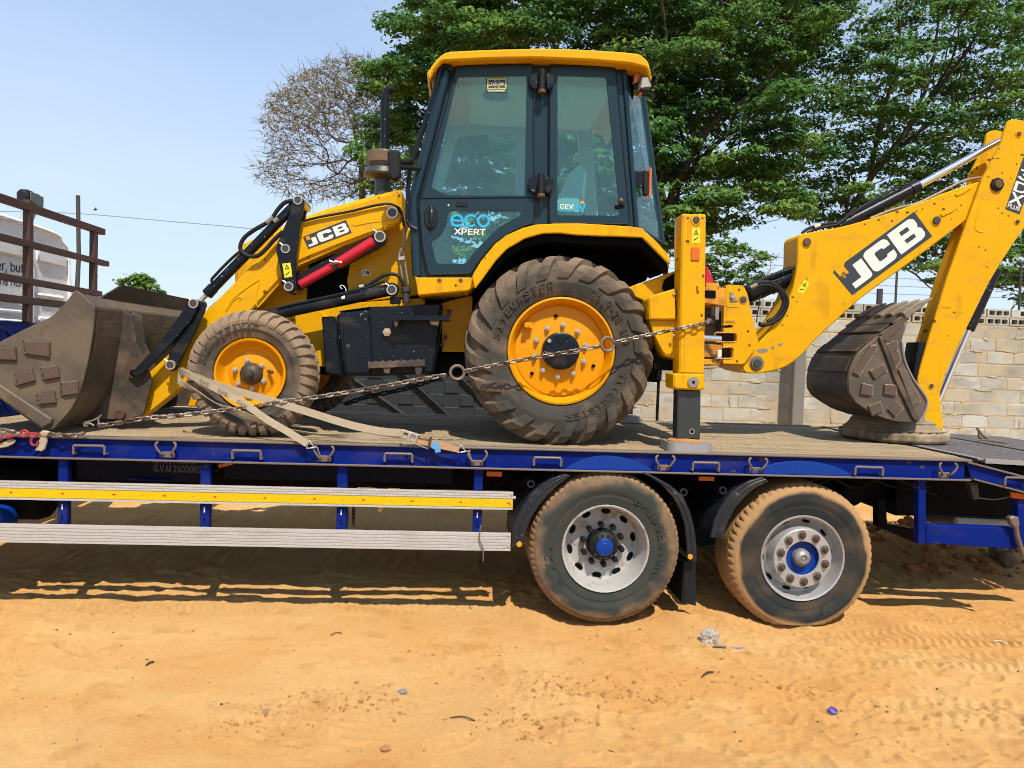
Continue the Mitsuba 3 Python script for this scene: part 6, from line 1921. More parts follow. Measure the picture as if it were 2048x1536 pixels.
add(kkp + '__stiffener', plate([(1450, 640), (1472, 640), (1470, 646), (1450, 645)], YKP - 0.004, 0.006, 2, 0.002), 'greasy_yellow')
for px, py in ((1478, 579), (1496, 662), (1499, 690), (1474, 722)):
    bolt(px, py, YKP, 2.2, kkp + '__bolt', 'rusty_pin', 0.006)
c = A(1486, 600, YKP)
add(kkp + '__pin', rod(c + [0, -0.006, 0], c + [0, 0.02, 0], 6.5 * S(1), 18), 'pin_steel')
add(kkp + '__pin_boss', lathe([(0.026, -0.003), (0.036, -0.003), (0.038, 0.002)], c, n=22), 'greasy_yellow')
add(kkp + '__grey_plate', plate([(1460, 584), (1466, 585), (1476, 603), (1460, 604)], YKP - 0.008, 0.008, 1), 'grey_steel')
bolt(1464.5, 594.5, YKP - 0.008, 4, kkp + '__plate_bolt', 'zinc', 0.012)
add(kkp + '__lower_lug', plate([(1409, 723), (1486, 727), (1516, 690), (1530, 735), (1505, 747), (1480, 742), (1460, 731), (1409, 732)], YKP + 0.06, 0.36, 3), 'greasy_yellow')

# --- boom
YBM = 1.03
boom = [(1596, 477), (1602, 468), (1685, 454), (1760, 432), (1828, 410), (1908, 379), (1955, 364), (1990, 358), (2004, 372), (1990, 402), (1936, 438), (1830, 518), (1720, 597), (1624, 686), (1601, 714), (1568, 737), (1516, 748), (1490, 746), (1483, 734), (1490, 718), (1505, 700), (1535, 667), (1563, 625), (1584, 587), (1595, 531)]
kbm = add(D + '__boom', plate(boom, YBM, 0.28, [6, 6, 30, 30, 30, 30, 20, 10, 10, 10, 10, 30, 40, 30, 30, 30, 20, 10, 8, 8, 20, 30, 30, 30, 20], 0.008), 'yellow_paint', label='long yellow digging boom with a large dark decal')
add(D + '__boom__far_ear', plate([(1573, 548), (1575, 497), (1584, 484), (1596, 478), (1650, 468), (1650, 560), (1600, 580)], YBM + 0.281, 0.03, [4, 8, 8, 6, 4, 4, 4], 0.006), 'yellow_paint')
Yq = YBM
for px, py, r, mt in ((1613, 484, 8, 'rusty_pin'), (1872, 441, 8, 'pin_steel')):
    c = A(px, py, Yq)
    add(kbm + '__pin', rod(c + [0, -0.02, 0], c + [0, 0.01, 0], r * S(Yq), 20), mt)
    add(kbm + '__pin_boss', lathe([(r * S(Yq), -0.004), (r * 1.45 * S(Yq), -0.004), (r * 1.55 * S(Yq), 0.003)], c, n=24), 'yellow_paint')
c = A(1513, 726.5, Yq)
add(kbm + '__foot_pin', rod(c + [0, -0.03, 0], c + [0, 0.0, 0], 8.5 * S(Yq), 20), 'pin_steel')
add(kbm + '__foot_nut', lathe([(8.6 * S(Yq), -0.02), (11.5 * S(Yq), -0.02), (11.8 * S(Yq), -0.008), (15 * S(Yq), -0.006), (15.5 * S(Yq), 0.002)], c, n=28), 'edge_steel')
add(kbm + '__rib', plate([(1884, 434), (1880, 428), (1902, 414), (1909, 414), (1911, 419), (1905, 424)], Yq - 0.012, 0.012, 3, 0.005), 'yellow_paint')
add(kbm + '__rib', plate([(1910, 388), (1930, 378), (1944, 372), (1944, 376), (1930, 386), (1914, 393)], Yq - 0.010, 0.010, 2, 0.004), 'yellow_paint')
for px, py in ((1833, 422.5), (1844.5, 418)):
    c = A(px, py, Yq)
    add(kbm + '__small_hole', rod(c + [0, -0.001, 0], c + [0, 0.006, 0], 0.007, 10, b=.0005), 'ink')
scuff = [[(1514, 699), (1530, 697), (1537, 698), (1534, 705), (1522, 707), (1514, 704)], [(1541, 696), (1546, 692), (1551, 694), (1547, 699), (1542, 699)], [(1555, 689), (1562, 686), (1566, 687), (1562, 692), (1556, 693)]]
add(kbm + '__scuff', join([plate(p, Yq - 0.0012, 0.0012, 3, .0002) for p in scuff]), 'grey_litter', False)
add(kbm + '__warning_sticker', plate([(1609, 560), (1619, 566), (1606, 588), (1594, 582)], Yq - 0.0015, 0.0013, 0, .0002), 'decal_yellow', False)
warning(kbm + '__warning_sticker', [(1609, 560), (1619, 566), (1606, 588), (1594, 582)], Yq - 0.0018)
Yd = Yq - 0.0015
O, R_, U_ = A(1704.5, 590.5, Yd), A(1864.5, 472.5, Yd), A(1668, 541.5, Yd)
deca = [(1704.5, 590.5), (1864.5, 472.5), (1828.5, 423), (1690, 524.5), (1688, 532), (1699, 545), (1690, 549), (1693, 556), (1680, 553), (1669, 540), (1666, 544)]
add(kbm + '__decal', plate(deca, Yd - 0.001, 0.0015, 0, 0.0002), 'decal_dark', False)
eu, ev = (R_ - O), (U_ - O)
L_ = 199.0
bx_ = [(13 / L_, 58 / L_, 0.115, 0.80), (63 / L_, 121 / L_, 0.12, 0.90), (127 / L_, 190 / L_, 0.12, 0.92)]
add(kbm + '__decal_lettering', decal_letters(O + [0, -0.001, 0], eu, ev, bx_, 0.0012), 'decal_white', False)
add(kbm + '__decal_lettering', lettering('JCB', A(1684, 559, Yd - 0.001), A(1692, 546, Yd - 0.001), 0.026, 0.0006), 'rusty_pin', False)
# boom ram low down, dipper ram on top
kb1 = add(D + '__boom_cylinder', rod(A(1492, 590, 1.17), A(1590, 548, 1.17), 19 * S(1.17), 28, b=0.01), 'black_paint')
add(D + '__boom_cylinder__pipe', tube(spline([A(x, y, 1.08) for x, y in ((1500, 570), (1540, 552), (1580, 538), (1592, 534))], 4), 3.5 * S(1.1), 8), 'black_rubber')
for pts, r in ((((1495, 577), (1510, 568), (1533, 564), (1552, 571), (1568, 588), (1574, 602), (1570, 620), (1558, 636), (1544, 645), (1528, 650), (1518, 648)), 4.6), (((1496, 582), (1512, 573), (1535, 570), (1556, 578), (1566, 596), (1566, 612), (1552, 634), (1535, 643)), 4.0)):
    add(D + '__boom_hose', tube(spline([A(x, y, 1.0) for x, y in pts], 5), r * S(1.0), 10), 'black_rubber')
add(D + '__hose_fitting', rod(A(1500, 576, 0.99), A(1514, 569, 0.99), 5.2 * S(1), 10), 'edge_steel')
add(D + '__thin_wire', tube(spline([A(x, y, 0.98) for x, y in ((1521, 590), (1518, 610), (1514, 635), (1513, 645))], 4), 1.2 * S(1), 5), 'ink')
YD = 1.17
kdc = add(D + '__dipper_cylinder', rod(A(1672, 457, YD), A(1834, 373, YD), 13 * S(YD), 28, b=0.006), 'black_paint')
add(kdc + '__gland', rod(A(1818, 381.5, YD), A(1836, 372, YD), 14.5 * S(YD), 28), 'black_paint')
add(kdc + '__piston_rod', rod(A(1832, 374, YD), A(2003, 281, YD), 7.5 * S(YD), 22), 'chrome')
add(kdc + '__pipe', tube(spline([A(x, y, YD - 0.05) for x, y in ((1700, 432), (1720, 416), (1748, 400), (1780, 382), (1796, 374), (1803, 377))], 4), 2.6 * S(YD), 8), 'black_rubber')
for pts in (((1604, 467), (1612, 460), (1625, 454), (1650, 448), (1668, 446), (1680, 450)), ((1615, 466), (1632, 458), (1652, 453), (1672, 450)), ((1672, 450), (1690, 438), (1702, 424), (1712, 416))):
    add(D + '__boom_hose', tube(spline([A(x, y, 1.12) for x, y in pts], 5), 3.2 * S(1.1), 8), 'black_rubber')
add(D + '__hose_fitting', rod(A(1628, 454, 1.11), A(1640, 450, 1.11), 4 * S(1.1), 10), 'zinc')
add(D + '__boom_hose', tube(spline([A(x, y, 1.10) for x, y in ((1740, 437), (1790, 418), (1830, 408), (1870, 390), (1905, 372), (1930, 361), (1960, 355))], 5), 3.0 * S(1.1), 8), 'edge_steel')
# dipper
YDP = 0.99
dip = [(2013, 250), (2018, 241), (2026, 237.5), (2048, 241), (2072, 250), (2090, 280), (2088, 370), (2066, 430), (2044, 462), (2002, 525), (1978, 566), (1934, 656), (1889, 752), (1880, 790), (1884, 830), (1888, 862), (1868, 854), (1846, 842), (1853, 800), (1834, 766), (1838, 745), (1856, 682), (1893, 560), (1934, 445), (1966, 356), (2002, 288)]
kdp = add(D + '__dipper', plate(dip, YDP, 0.03, 8, 0.006), 'yellow_paint', label='steep yellow dipper arm with a dark decal at the right edge')
low = [(1934, 448), (2000, 470), (2002, 525), (1978, 566), (1934, 656), (1889, 752), (1880, 790), (1884, 855), (1850, 842), (1853, 800), (1834, 766), (1856, 682), (1893, 560)]
add(kdp + '__box_section', plate(low, YDP + 0.031, 0.17, 4, 0.006), 'yellow_paint')
add(kdp + '__far_plate', plate([(1968, 296), (1974, 268), (1982, 261), (1996, 260), (2010, 266), (2060, 280), (2040, 440), (1960, 440), (1930, 420), (1938, 352)], YDP + 0.32, 0.03, 6, 0.006), 'yellow_paint')
add(kdp + '__web', plate([(1940, 370), (1975, 360), (1960, 440), (1925, 455)], YDP + 0.05, 0.25, 3), 'yellow_paint')
add(kdp + '__guard', plate([(1827, 748), (1838, 684), (1857, 684), (1850, 720), (1836, 764)], YDP + 0.02, 0.18, 2), 'black_paint')
for px, py, r, mt in ((2037, 268, 7.5, 'rusty_pin'), (1993, 369.5, 13.5, 'rusty_pin'), (2034, 443.5, 6.5, 'pin_steel'), (1862, 771.5, 6.5, 'pin_steel')):
    c = A(px, py, YDP)
    add(kdp + '__pin', rod(c + [0, -0.035 if r > 10 else -0.014, 0], c + [0, 0.02, 0], r * 0.62 * S(YDP), 18), mt)
    add(kdp + '__pin_boss', lathe([(r * .6 * S(YDP), -0.022 if r > 10 else -0.006), (r * S(YDP), -0.020 if r > 10 else -0.005), (r * 1.08 * S(YDP), 0.004)], c, n=8 if r > 10 else 24), 'black_rubber' if r > 10 else 'yellow_paint')
rib = [(1965, 398), (1958, 420), (1951, 445), (1951, 458), (1959, 464), (1970, 461), (1984, 443), (1998, 423)]
add(kdp + '__weld_rib', tube(spline([A(x, y, YDP - 0.001) for x, y in rib], 5), 0.004, 6), 'yellow_paint')
for px, py in ((1996.5, 416.5), (2004, 426.5), (2016.5, 432), (1958, 494), (1971, 500)):
    c = A(px, py, YDP)
    add(kdp + '__small_hole', rod(c + [0, -0.001, 0], c + [0, 0.006, 0], 0.007, 10, b=.0005), 'ink')
Yd = YDP - 0.0015
add(kdp + '__decal', plate([(2010.5, 418.5), (2039, 429), (2076, 327), (2047, 314)], Yd, 0.0013, 0, .0002), 'decal_dark', False)
dl = lambda x, y: A(x, y, Yd - 0.0002)
up_ = dl(2037, 352) - dl(2012, 418)
add(kdp + '__decal_lettering', lettering('PLUS', dl(2014.5, 414), dl(2038.5, 422), 0.032, 0.0012, out=(0, -1, 0)), 'decal_white', False)
add(kdp + '__decal_lettering', lettering('X', dl(2017, 404), dl(2043, 413), 0.088, 0.0012), 'decal_white', False)
add(kdp + '__decal_lettering', lettering('D', dl(2026, 380.5), dl(2052, 389.5), 0.080, 0.0012), 'decal_white', False)
add(kdp + '__decal_lettering', lettering('3', dl(2035, 356.5), dl(2061, 365.5), 0.080, 0.0012), 'decal_white', False)
# bucket ram behind the dipper
YBR = 1.28
kbr = add(D + '__bucket_cylinder', rod(A(1990, 540, YBR), A(1936, 660, YBR), 12 * S(YBR), 24, b=0.006), 'black_paint')
add(kbr + '__piston_rod', rod(A(1938, 657, YBR), A(1876, 806, YBR), 6.5 * S(YBR), 20), 'chrome')

# --- rear bucket
RB = D + '__rear_bucket'
YRB = 0.84
sidep = [(1696, 785), (1694.5, 762), (1699, 738), (1713, 708), (1737, 687), (1760, 668), (1790, 647), (1817, 630), (1812, 655), (1805, 676), (1802, 692), (1809, 722), (1826, 759), (1851, 794), (1854, 808), (1848, 830), (1838, 845), (1791, 844), (1751, 830), (1723, 813), (1705, 800)]
krb = add(RB, plate(sidep, YRB, 0.025, [10, 12, 12, 15, 10, 10, 10, 2, 6, 6, 6, 10, 15, 6, 4, 5, 3, 15, 15, 15, 10], 0.004), 'bucket_steel', label='worn steel digging bucket with pointed teeth turned upward')
add(RB, move(plate(sidep, YRB, 0.025, 3, 0.004), (0, 0.70, 0)), 'bucket_steel')
bk = rnd([(1838, 845), (1791, 844), (1751, 830), (1723, 813), (1705, 800), (1696, 785), (1694.5, 762), (1699, 738), (1713, 708), (1737, 687), (1760, 668), (1817, 630)], 12, 4)
bp = XZ(bk, YRB)
ins = []
for i_ in range(len(bp)):
    t_ = bp[min(i_ + 1, len(bp) - 1)] - bp[max(i_ - 1, 0)]
    t_ /= np.linalg.norm(t_)
    ins.append(bp[i_] + np.array([t_[1], -t_[0]]) * 0.016)
ins = np.array(ins)
v = np.array([[p[0], yy, p[1]] for p in bp for yy in (YRB + 0.026, YRB + 0.70)] + [[p[0], yy, p[1]] for p in ins for yy in (YRB + 0.026, YRB + 0.70)])
n = len(bp)
qs = [[2 * a, 2 * a + 1, 2 * a + 3, 2 * a + 2] for a in range(n - 1)] + [[2 * n + 2 * a, 2 * n + 2 * a + 2, 2 * n + 2 * a + 3, 2 * n + 2 * a + 1] for a in range(n - 1)] + [[0, 2 * n, 2 * n + 1, 1], [2 * n - 2, 2 * n - 1, 4 * n - 1, 4 * n - 2]]
add(krb + '__shell', (v, tri(qs)), 'dark_steel', 40)
# wear strips bent round the back
for a0, a1 in ((1704, 1724), (1734, 1752), (1768, 1790)):
    pass
for (pa, pb) in (((1716, 705), (1735, 689)), ((1697, 745), (1708, 717)), ((1764, 665), (1790, 647))):
    a, b = A(*pa, YRB)[[0, 2]], A(*pb, YRB)[[0, 2]]
    t_ = (b - a) / np.linalg.norm(b - a)
    nn = np.array([-t_[1], t_[0]])
    add(krb + '__wear_strip', slab(np.array([a + nn * 0.001, b + nn * 0.001, b + nn * 0.016, a + nn * 0.016]), YRB + 0.03, YRB + 0.70, 0.004), 'dark_steel', False)
lip = XZ([(1786, 650), (1820, 627)], YRB)
t_ = (lip[1] - lip[0]) / np.linalg.norm(lip[1] - lip[0])
nn = np.array([-t_[1], t_[0]])
add(krb + '__lip_plate', slab(np.array([lip[0], lip[1] + t_ * 0.04, lip[1] + t_ * 0.04 + nn * 0.022, lip[0] + nn * 0.022]), YRB - 0.01, YRB + 0.735, 0.004), 'dark_steel', False)
for q in range(5):
    y0 = YRB - 0.025 + q * 0.165
    tip = lip[1] + t_ * 0.22
    b0 = lip[1] - t_ * 0.06
    tv = slab(np.array([b0 - nn * 0.014, b0 + nn * 0.045, lip[1] + t_ * 0.08 + nn * 0.042, tip + nn * 0.006, tip, lip[1] + t_ * 0.05 - nn * 0.012]), y0, y0 + 0.09, 0.006)
    w_ = np.array(tv[0])
    s_ = np.clip(((w_[:, [0, 2]] - lip[1]) @ t_) / 0.22, 0, 1)
    w_[:, 1] = (y0 + 0.037) + (w_[:, 1] - y0 - 0.037) * (1 - 0.35 * s_)
    add(krb + '__tooth', (w_, tv[1]), 'grey_worn', False)
    add(krb + '__tooth_bolt', rod(np.array([b0[0] + nn[0] * 0.034, y0 + 0.037, b0[1] + nn[1] * 0.034]), np.array([b0[0] + nn[0] * 0.05, y0 + 0.037, b0[1] + nn[1] * 0.05]), 0.014, 6), 'rusty_pin')
mat('grey_worn', (0.27, 0.215, 0.155), 0.6, 0.2, bump=b_steel)
rp = [[(1706, 746), (1741, 692), (1752, 690), (1755, 697), (1718, 752)], [(1739, 742), (1766, 729), (1775, 742), (1750, 759)], [(1725, 767), (1747, 772), (1744, 793), (1721, 788)], [(1770, 769), (1795, 771), (1792, 793), (1768, 788)], [(1737, 812), (1760, 804), (1767, 822), (1744, 832)], [(1776, 819), (1791, 802), (1807, 817), (1790, 834)],
      [(1760, 668), (1812, 634), (1808, 652), (1771, 684)], [(1772, 690), (1794, 680), (1796, 700), (1780, 709)], [(1781, 708), (1797, 702), (1801, 722), (1791, 737)], [(1797, 740), (1806, 728), (1842, 802), (1826, 814)]]
for i_, p in enumerate(rp):
    Yp = YRB - 0.018
    add(krb + '__wear_pad', plate(p, Yp, 0.018, 1.0, 0.004), 'pad_steel' if i_ < 9 else 'bucket_steel')
    e = [A(x, y, YRB - 0.003) for x, y in p]
    e = [a + (b - a) * u for a, b in zip(e, e[1:] + e[:1]) for u in np.linspace(0, 1, 6)[:-1]]
    add(krb + '__weld_bead', tube(np.vstack([e, e[:1]]), 0.004 + 0.0015 * np.sin(np.arange(len(e) + 1) * 2.3), 6), 'grey_steel')
add(krb + '__side_bar', plate([(1758, 673), (1765, 672), (1800, 755), (1838, 838), (1834, 844), (1826, 836), (1790, 760)], YRB - 0.022, 0.022, 1, 0.004), 'dark_steel')
add(krb + '__edge_weld', tube(spline([A(x, y, YRB - 0.005) for x, y in ((1804, 684), (1806, 705), (1812, 728), (1826, 757), (1850, 792), (1854, 808), (1847, 830), (1838, 845))], 6), 0.010, 8), 'grey_steel')
add(krb + '__rim_bead', tube([A(x, y, YRB - 0.002) for x, y in rnd(sidep[:7] , 6)[2:-2]] if False else spline([A(x, y, YRB - 0.003) for x, y in ((1760, 672), (1737, 691), (1716, 711), (1703, 739), (1698, 762), (1700, 785), (1710, 800))], 5), 0.006, 6), 'bucket_steel')
# ------------------------------------------------------------------ lashing chains, straps, tyre and litter
CH = 'lashing_chain'
tag(CH, 'long steel lashing chain with two big rings running across the rear wheel', 'chain')


def run_chain(name, pts, Lk, W, wire, mat_, jitter=0.0):
    """Links threaded along a curve, each turned a quarter against the last."""
    p = spline(np.array(pts), 12)
    s = np.r_[0, np.cumsum(np.linalg.norm(np.diff(p, axis=0), axis=1))]
    pitch = Lk - 2 * wire
    n_ = int(s[-1] / pitch)
    m_ = None
    base = link_mesh(Lk, W, wire, 12, 6)
    shape = mikit.ply(base, None, True)
    for k_ in range(n_):
        u0, u1 = k_ * pitch, (k_ + 1) * pitch
        a_, b_ = (np.array([np.interp(u, s, p[:, c_]) for c_ in range(3)]) for u in (u0, u1))
        t_ = (b_ - a_) / max(np.linalg.norm(b_ - a_), 1e-9)
        ref = np.array([0, -1.0, 0])
        up_ = np.cross(ref, t_)
        up_ /= np.linalg.norm(up_)
        out = np.cross(t_, up_)
        tw_ = math.radians(45 + 90 * (k_ % 2) + (8 * math.sin(k_ * 0.37)))
        e2 = up_ * math.cos(tw_) + out * math.sin(tw_)
        e3 = np.cross(t_, e2)
        key = key_for(name + '__link')
        scene[key] = {**shape, 'to_world': T4(frame_matrix((a_ + b_) / 2, t_, e2, e3).tolist()), 'bsdf': {'type': 'ref', 'id': 'paint_' + mat_}}


YCn = 0.02
main = [(250, 843, 0.0), (300, 835.5, 0.03), (360, 831, 0.06), (430, 822.5, 0.10), (511, 813.5, 0.12), (560, 803, 0.12), (628, 795, 0.12), (741, 777, 0.12), (834, 760, 0.12), (900, 748.5, 0.11)]
run_chain(CH, [A(*q) for q in main], 0.066, 0.041, 0.0075, 'chain_steel')
run_chain(CH, [A(*q) for q in [(929, 742.5, 0.105), (1018, 724.5, 0.10), (1124, 706, 0.12), (1201, 692.5, 0.10)]], 0.058, 0.037, 0.0068, 'chain_steel')
run_chain(CH, [A(*q) for q in [(1229, 685, 0.10), (1290, 671, 0.10), (1348, 659, 0.09), (1395, 650, 0.09), (1414, 645, 0.10), (1419, 638, 0.2)]], 0.056, 0.036, 0.0066, 'chain_steel')
for px, py in ((914.5, 745), (1215, 688.5)):
    c = A(px, py, 0.10)
    a = np.linspace(0, 2 * np.pi, 33)
    add(CH + '__big_ring', tube(np.stack([c[0] + 0.046 * np.cos(a), c[1] + 0.01 * np.cos(a), c[2] + 0.046 * np.sin(a)], 1), 0.0105, 10, caps=False), 'edge_steel')
# claw hook at the chain's left end and the shortened tail
run_chain(CH, [A(*q) for q in [(196, 851, -0.01), (225, 848, -0.01), (252, 843, 0.0)]], 0.066, 0.041, 0.0075, 'chain_steel')
hk = A(190, 849, -0.01)
hook = [tube(spline([A(x, y, -0.012) for x, y in ((198, 848), (197, 840), (201, 832), (203, 830))], 4), 0.006, 8), tube(spline([A(x, y, -0.012) for x, y in ((203, 830), (192, 838), (182, 842), (172, 844), (166, 846.5))], 4), np.linspace(0.006, 0.004, 17), 8), tube(spline([A(x, y, -0.02) for x, y in ((188, 851), (180, 847), (172, 848), (168, 851), (176, 852))], 4), 0.007, 8)]
add(CH + '__claw_hook', join(hook), 'chain_steel')
run_chain(CH, [A(*q) for q in [(98, 867, -0.03), (125, 871, -0.03), (145, 872, -0.03), (165, 868, -0.03), (174, 860, -0.02)]], 0.058, 0.037, 0.0068, 'chain_steel')
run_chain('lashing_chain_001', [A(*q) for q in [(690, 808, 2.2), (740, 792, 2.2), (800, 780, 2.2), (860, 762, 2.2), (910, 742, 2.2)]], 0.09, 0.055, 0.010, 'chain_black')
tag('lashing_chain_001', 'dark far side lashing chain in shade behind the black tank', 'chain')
# red ratchet binder at the far left
LB = 'load_binder'
tag(LB, 'red chain binder hanging over the truck rail at the left edge', 'chain binder')
add(LB + '__barrel', join([rod(A(-60, 880, -0.03), A(5, 876, -0.03), 5.5 * S(0), 14), rod(A(14, 874, -0.03), A(27, 871, -0.03), 4.6 * S(0), 14)]), 'faded_red')
add(LB + '__thread', rod(A(4, 876, -0.03), A(40, 869, -0.03), 2.6 * S(0), 10), 'edge_steel')
add(LB + '__clevis', join([tube(spline([A(x, y, -0.04) for x, y in ((40, 869), (44, 863), (50, 861), (56, 865), (55, 871), (46, 873), (41, 869))], 4), 0.008, 8, caps=False), tube(spline([A(x, y, -0.035) for x, y in ((50, 868), (62, 867), (74, 867))], 4), 0.008, 8), tube(spline([A(x, y, -0.045) for x, y in ((80, 866), (72, 872), (64, 876), (62, 884), (66, 890), (73, 889), (76, 882))], 5), np.linspace(0.009, 0.006, 31), 8)]), 'faded_red')
run_chain(LB, [A(*q) for q in [(-60, 862, -0.02), (0, 861, -0.02), (40, 864, -0.03)]], 0.07, 0.04, 0.007, 'chain_steel')
rg = [[(84, 862), (92, 872), (93, 884), (88, 899), (82, 903), (78, 902), (74, 901), (70, 903), (72, 893), (78, 880)], [(76, 868), (84, 861), (98, 864), (92, 873), (84, 872)]]
add('rag', join([plate(rg[0], -0.035, 0.02, 2), plate(rg[1], -0.045, 0.03, 2)]), 'webbing')
tag('rag', 'dirty frayed rag tied over the rail beside the red chain binder', 'rag')
add('cloth_strip', plate([(-20, 892), (6, 884), (20, 878), (31, 880), (28, 887), (14, 894), (-20, 900)], -0.02, 0.012, 4), 'webbing')
tag('cloth_strip', 'tan cloth strip draped on the blue rail at the picture left edge', 'cloth')

# ratchet straps round the front wheel
RS = 'ratchet_strap'
tag(RS, 'worn beige ratchet strap tied round the front wheel and hooked to the rail', 'strap')


def ribbon(pts, width, twist=None, thick=0.003, per=6):
    p = spline(np.array(pts), per)
    n_ = len(p)
    t_ = np.gradient(p, axis=0)
    t_ /= np.linalg.norm(t_, axis=1, keepdims=True)
    w_ = np.cross([0, -1.0, 0], t_)
    w_ /= np.linalg.norm(w_, axis=1, keepdims=True)
    if twist is not None:
        tw_ = np.interp(np.linspace(0, 1, n_), np.linspace(0, 1, len(twist)), np.radians(twist))[:, None]
        o_ = np.cross(t_, w_)
        w_ = w_ * np.cos(tw_) + o_ * np.sin(tw_)
    nn_ = np.cross(t_, w_)
    wd = np.broadcast_to(width, (n_,))[:, None] if np.ndim(width) == 0 else np.interp(np.linspace(0, 1, n_), np.linspace(0, 1, len(width)), width)[:, None]
    rows = [p - w_ * wd / 2 - nn_ * thick / 2, p + w_ * wd / 2 - nn_ * thick / 2, p + w_ * wd / 2 + nn_ * thick / 2, p - w_ * wd / 2 + nn_ * thick / 2]
    v_ = np.stack(rows, 1).reshape(-1, 3)
    q_ = [[a * 4 + b, a * 4 + (b + 1) % 4, a * 4 + 4 + (b + 1) % 4, a * 4 + 4 + b] for a in range(n_ - 1) for b in range(4)] + [[0, 3, 2, 1], [4 * n_ - 4, 4 * n_ - 3, 4 * n_ - 2, 4 * n_ - 1]]
    return v_, tri(q_)


s1 = [A(*q) for q in ((362, 741, 0.20), (395, 755, 0.17), (429, 769, 0.15), (480, 784, 0.14), (534, 799, 0.13), (610, 822, 0.10), (698, 849, 0.05), (760, 862, 0.03), (806, 866, 0.0))]
s2 = [A(*q) for q in ((362, 742, 0.19), (385, 753, 0.16), (412, 767, 0.14), (450, 786, 0.12), (487, 806, 0.10), (534, 839, 0.05), (575, 863, 0.0), (614, 887, -0.035))]
s3 = [A(*q) for q in ((359, 762, 0.20), (374, 772, 0.17), (392, 781, 0.14), (431, 806, 0.13), (465, 820, 0.11), (499, 833, 0.09), (530, 846, 0.07), (558, 854, 0.06), (605, 864, 0.05), (652, 870, 0.05), (700, 871.5, 0.05), (745, 870.5, 0.04), (806, 867.5, 0.01))]
add(RS + '__webbing', ribbon(s1, 0.050, (30, 12, 4, 0, 0, 0)), 'webbing', 40)
add(RS + '__webbing', ribbon(s2, 0.047, (35, 10, 0, 0, 0)), 'webbing', 40)
add(RS + '__webbing', ribbon(s3, [0.05, 0.045, 0.022, 0.05, 0.04, 0.018, 0.022, 0.036, 0.045, 0.055], (20, 50, 70, 30, 40, 60, 50, 10, 0)), 'webbing', 40)
loop = []
for t in np.radians(np.linspace(172, 245, 10)):
    loop.append(FC + np.array([(FR + 0.02) * math.cos(t), 0.06 + 0.02, (FR + 0.02) * math.sin(t)]))
add(RS + '__webbing', ribbon([A(362, 742, 0.20), A(357, 752, 0.26), A(359, 764, 0.22)], 0.05, (0, 60, 20)), 'webbing', 40)
prints = []
for (px, py, an) in ((421, 760, 0), (449, 775, 0), (466, 783, 0), (484, 795, 0)):
    pass
seg = s1
for u in (0.30,):
    pass
for k_, (px, py) in enumerate(((399, 757.5), (436, 776), (474, 799))):
    a_, b_ = A(px, py + 5.5, 0.128 - 0.02 * k_ + 0.02), A(px + 19, py + 16.5 + k_ * 0.8, 0.122 - 0.02 * k_ + 0.02)
    add(RS + '__print', lettering('SVE', a_ + [0, -0.022, 0], b_ + [0, -0.022, 0], 0.024, 0.0008, bold=False), 'ink', False)
# ratchet buckle and hooks
kr_ = add(RS + '__ratchet', join([plate([(802, 862), (806, 858.5), (840, 869), (838, 873), (804, 864)], -0.045, 0.006, 1), plate([(802, 874), (806, 876), (830, 885), (832, 882), (806, 872)], -0.045, 0.006, 1), rod(A(806, 861, -0.04), A(804, 876, -0.04), 0.010, 10), rod(A(820, 866, -0.045), A(817, 883, -0.045), 0.014, 10), rod(A(834, 871, -0.045), A(830, 887, -0.045), 0.009, 10), plate([(815, 868), (836, 874), (833, 886), (813, 880)], -0.03, 0.012, 1)]), 'zinc')
add(RS + '__ratchet_handle', join([rod(A(862, 874, -0.05), A(856, 899, -0.05), 0.008, 10), rod(A(838, 872, -0.045), A(861, 876, -0.05), 0.004, 6), rod(A(831, 888, -0.045), A(856, 898, -0.05), 0.004, 6)]), 'pin_steel')
add(RS + '__short_webbing', ribbon([A(*q) for q in ((832, 879, -0.03), (858, 885, -0.035), (885, 892, -0.04), (916, 899.5, -0.04))], [0.048, 0.045, 0.042, 0.036]), 'strap_tan', 40)
mat('strap_tan', (0.60, 0.36, 0.20), 0.85, 0, 0.2)
for px, py in ((620, 889), (923, 897)):
    c0_, sc = A(px, py, -0.04), 1.0
    tri_ = [A(px - 7, py + 8, -0.04), A(px - 1, py - 7, -0.04), A(px + 7, py + 4, -0.042), A(px + 14, py + 6, -0.03)]
    add(RS + '__wire_hook', join([tube(spline([tri_[0], A(px - 5, py - 1, -0.04), tri_[1], tri_[2], tri_[3], A(px + 16, py + 12, -0.02), A(px + 20, py + 22, 0.0)], 5), 0.0042, 8), tube(spline([tri_[0], A(px + 3, py + 7, -0.042), tri_[3], A(px + 17, py + 13, -0.018), A(px + 21, py + 23, 0.002)], 5), 0.0042, 8)]), 'zinc')
add('blue_tag', join([plate([(865, 887), (874, 881.5), (879, 892), (882, 904), (871, 906), (869, 899), (862, 896)], -0.052, 0.004, 1)]), 'blue_tag')
labels['blue_tag'] = {'label': 'bright blue cloth tag hanging from the short end of the beige strap', 'category': 'tag'}

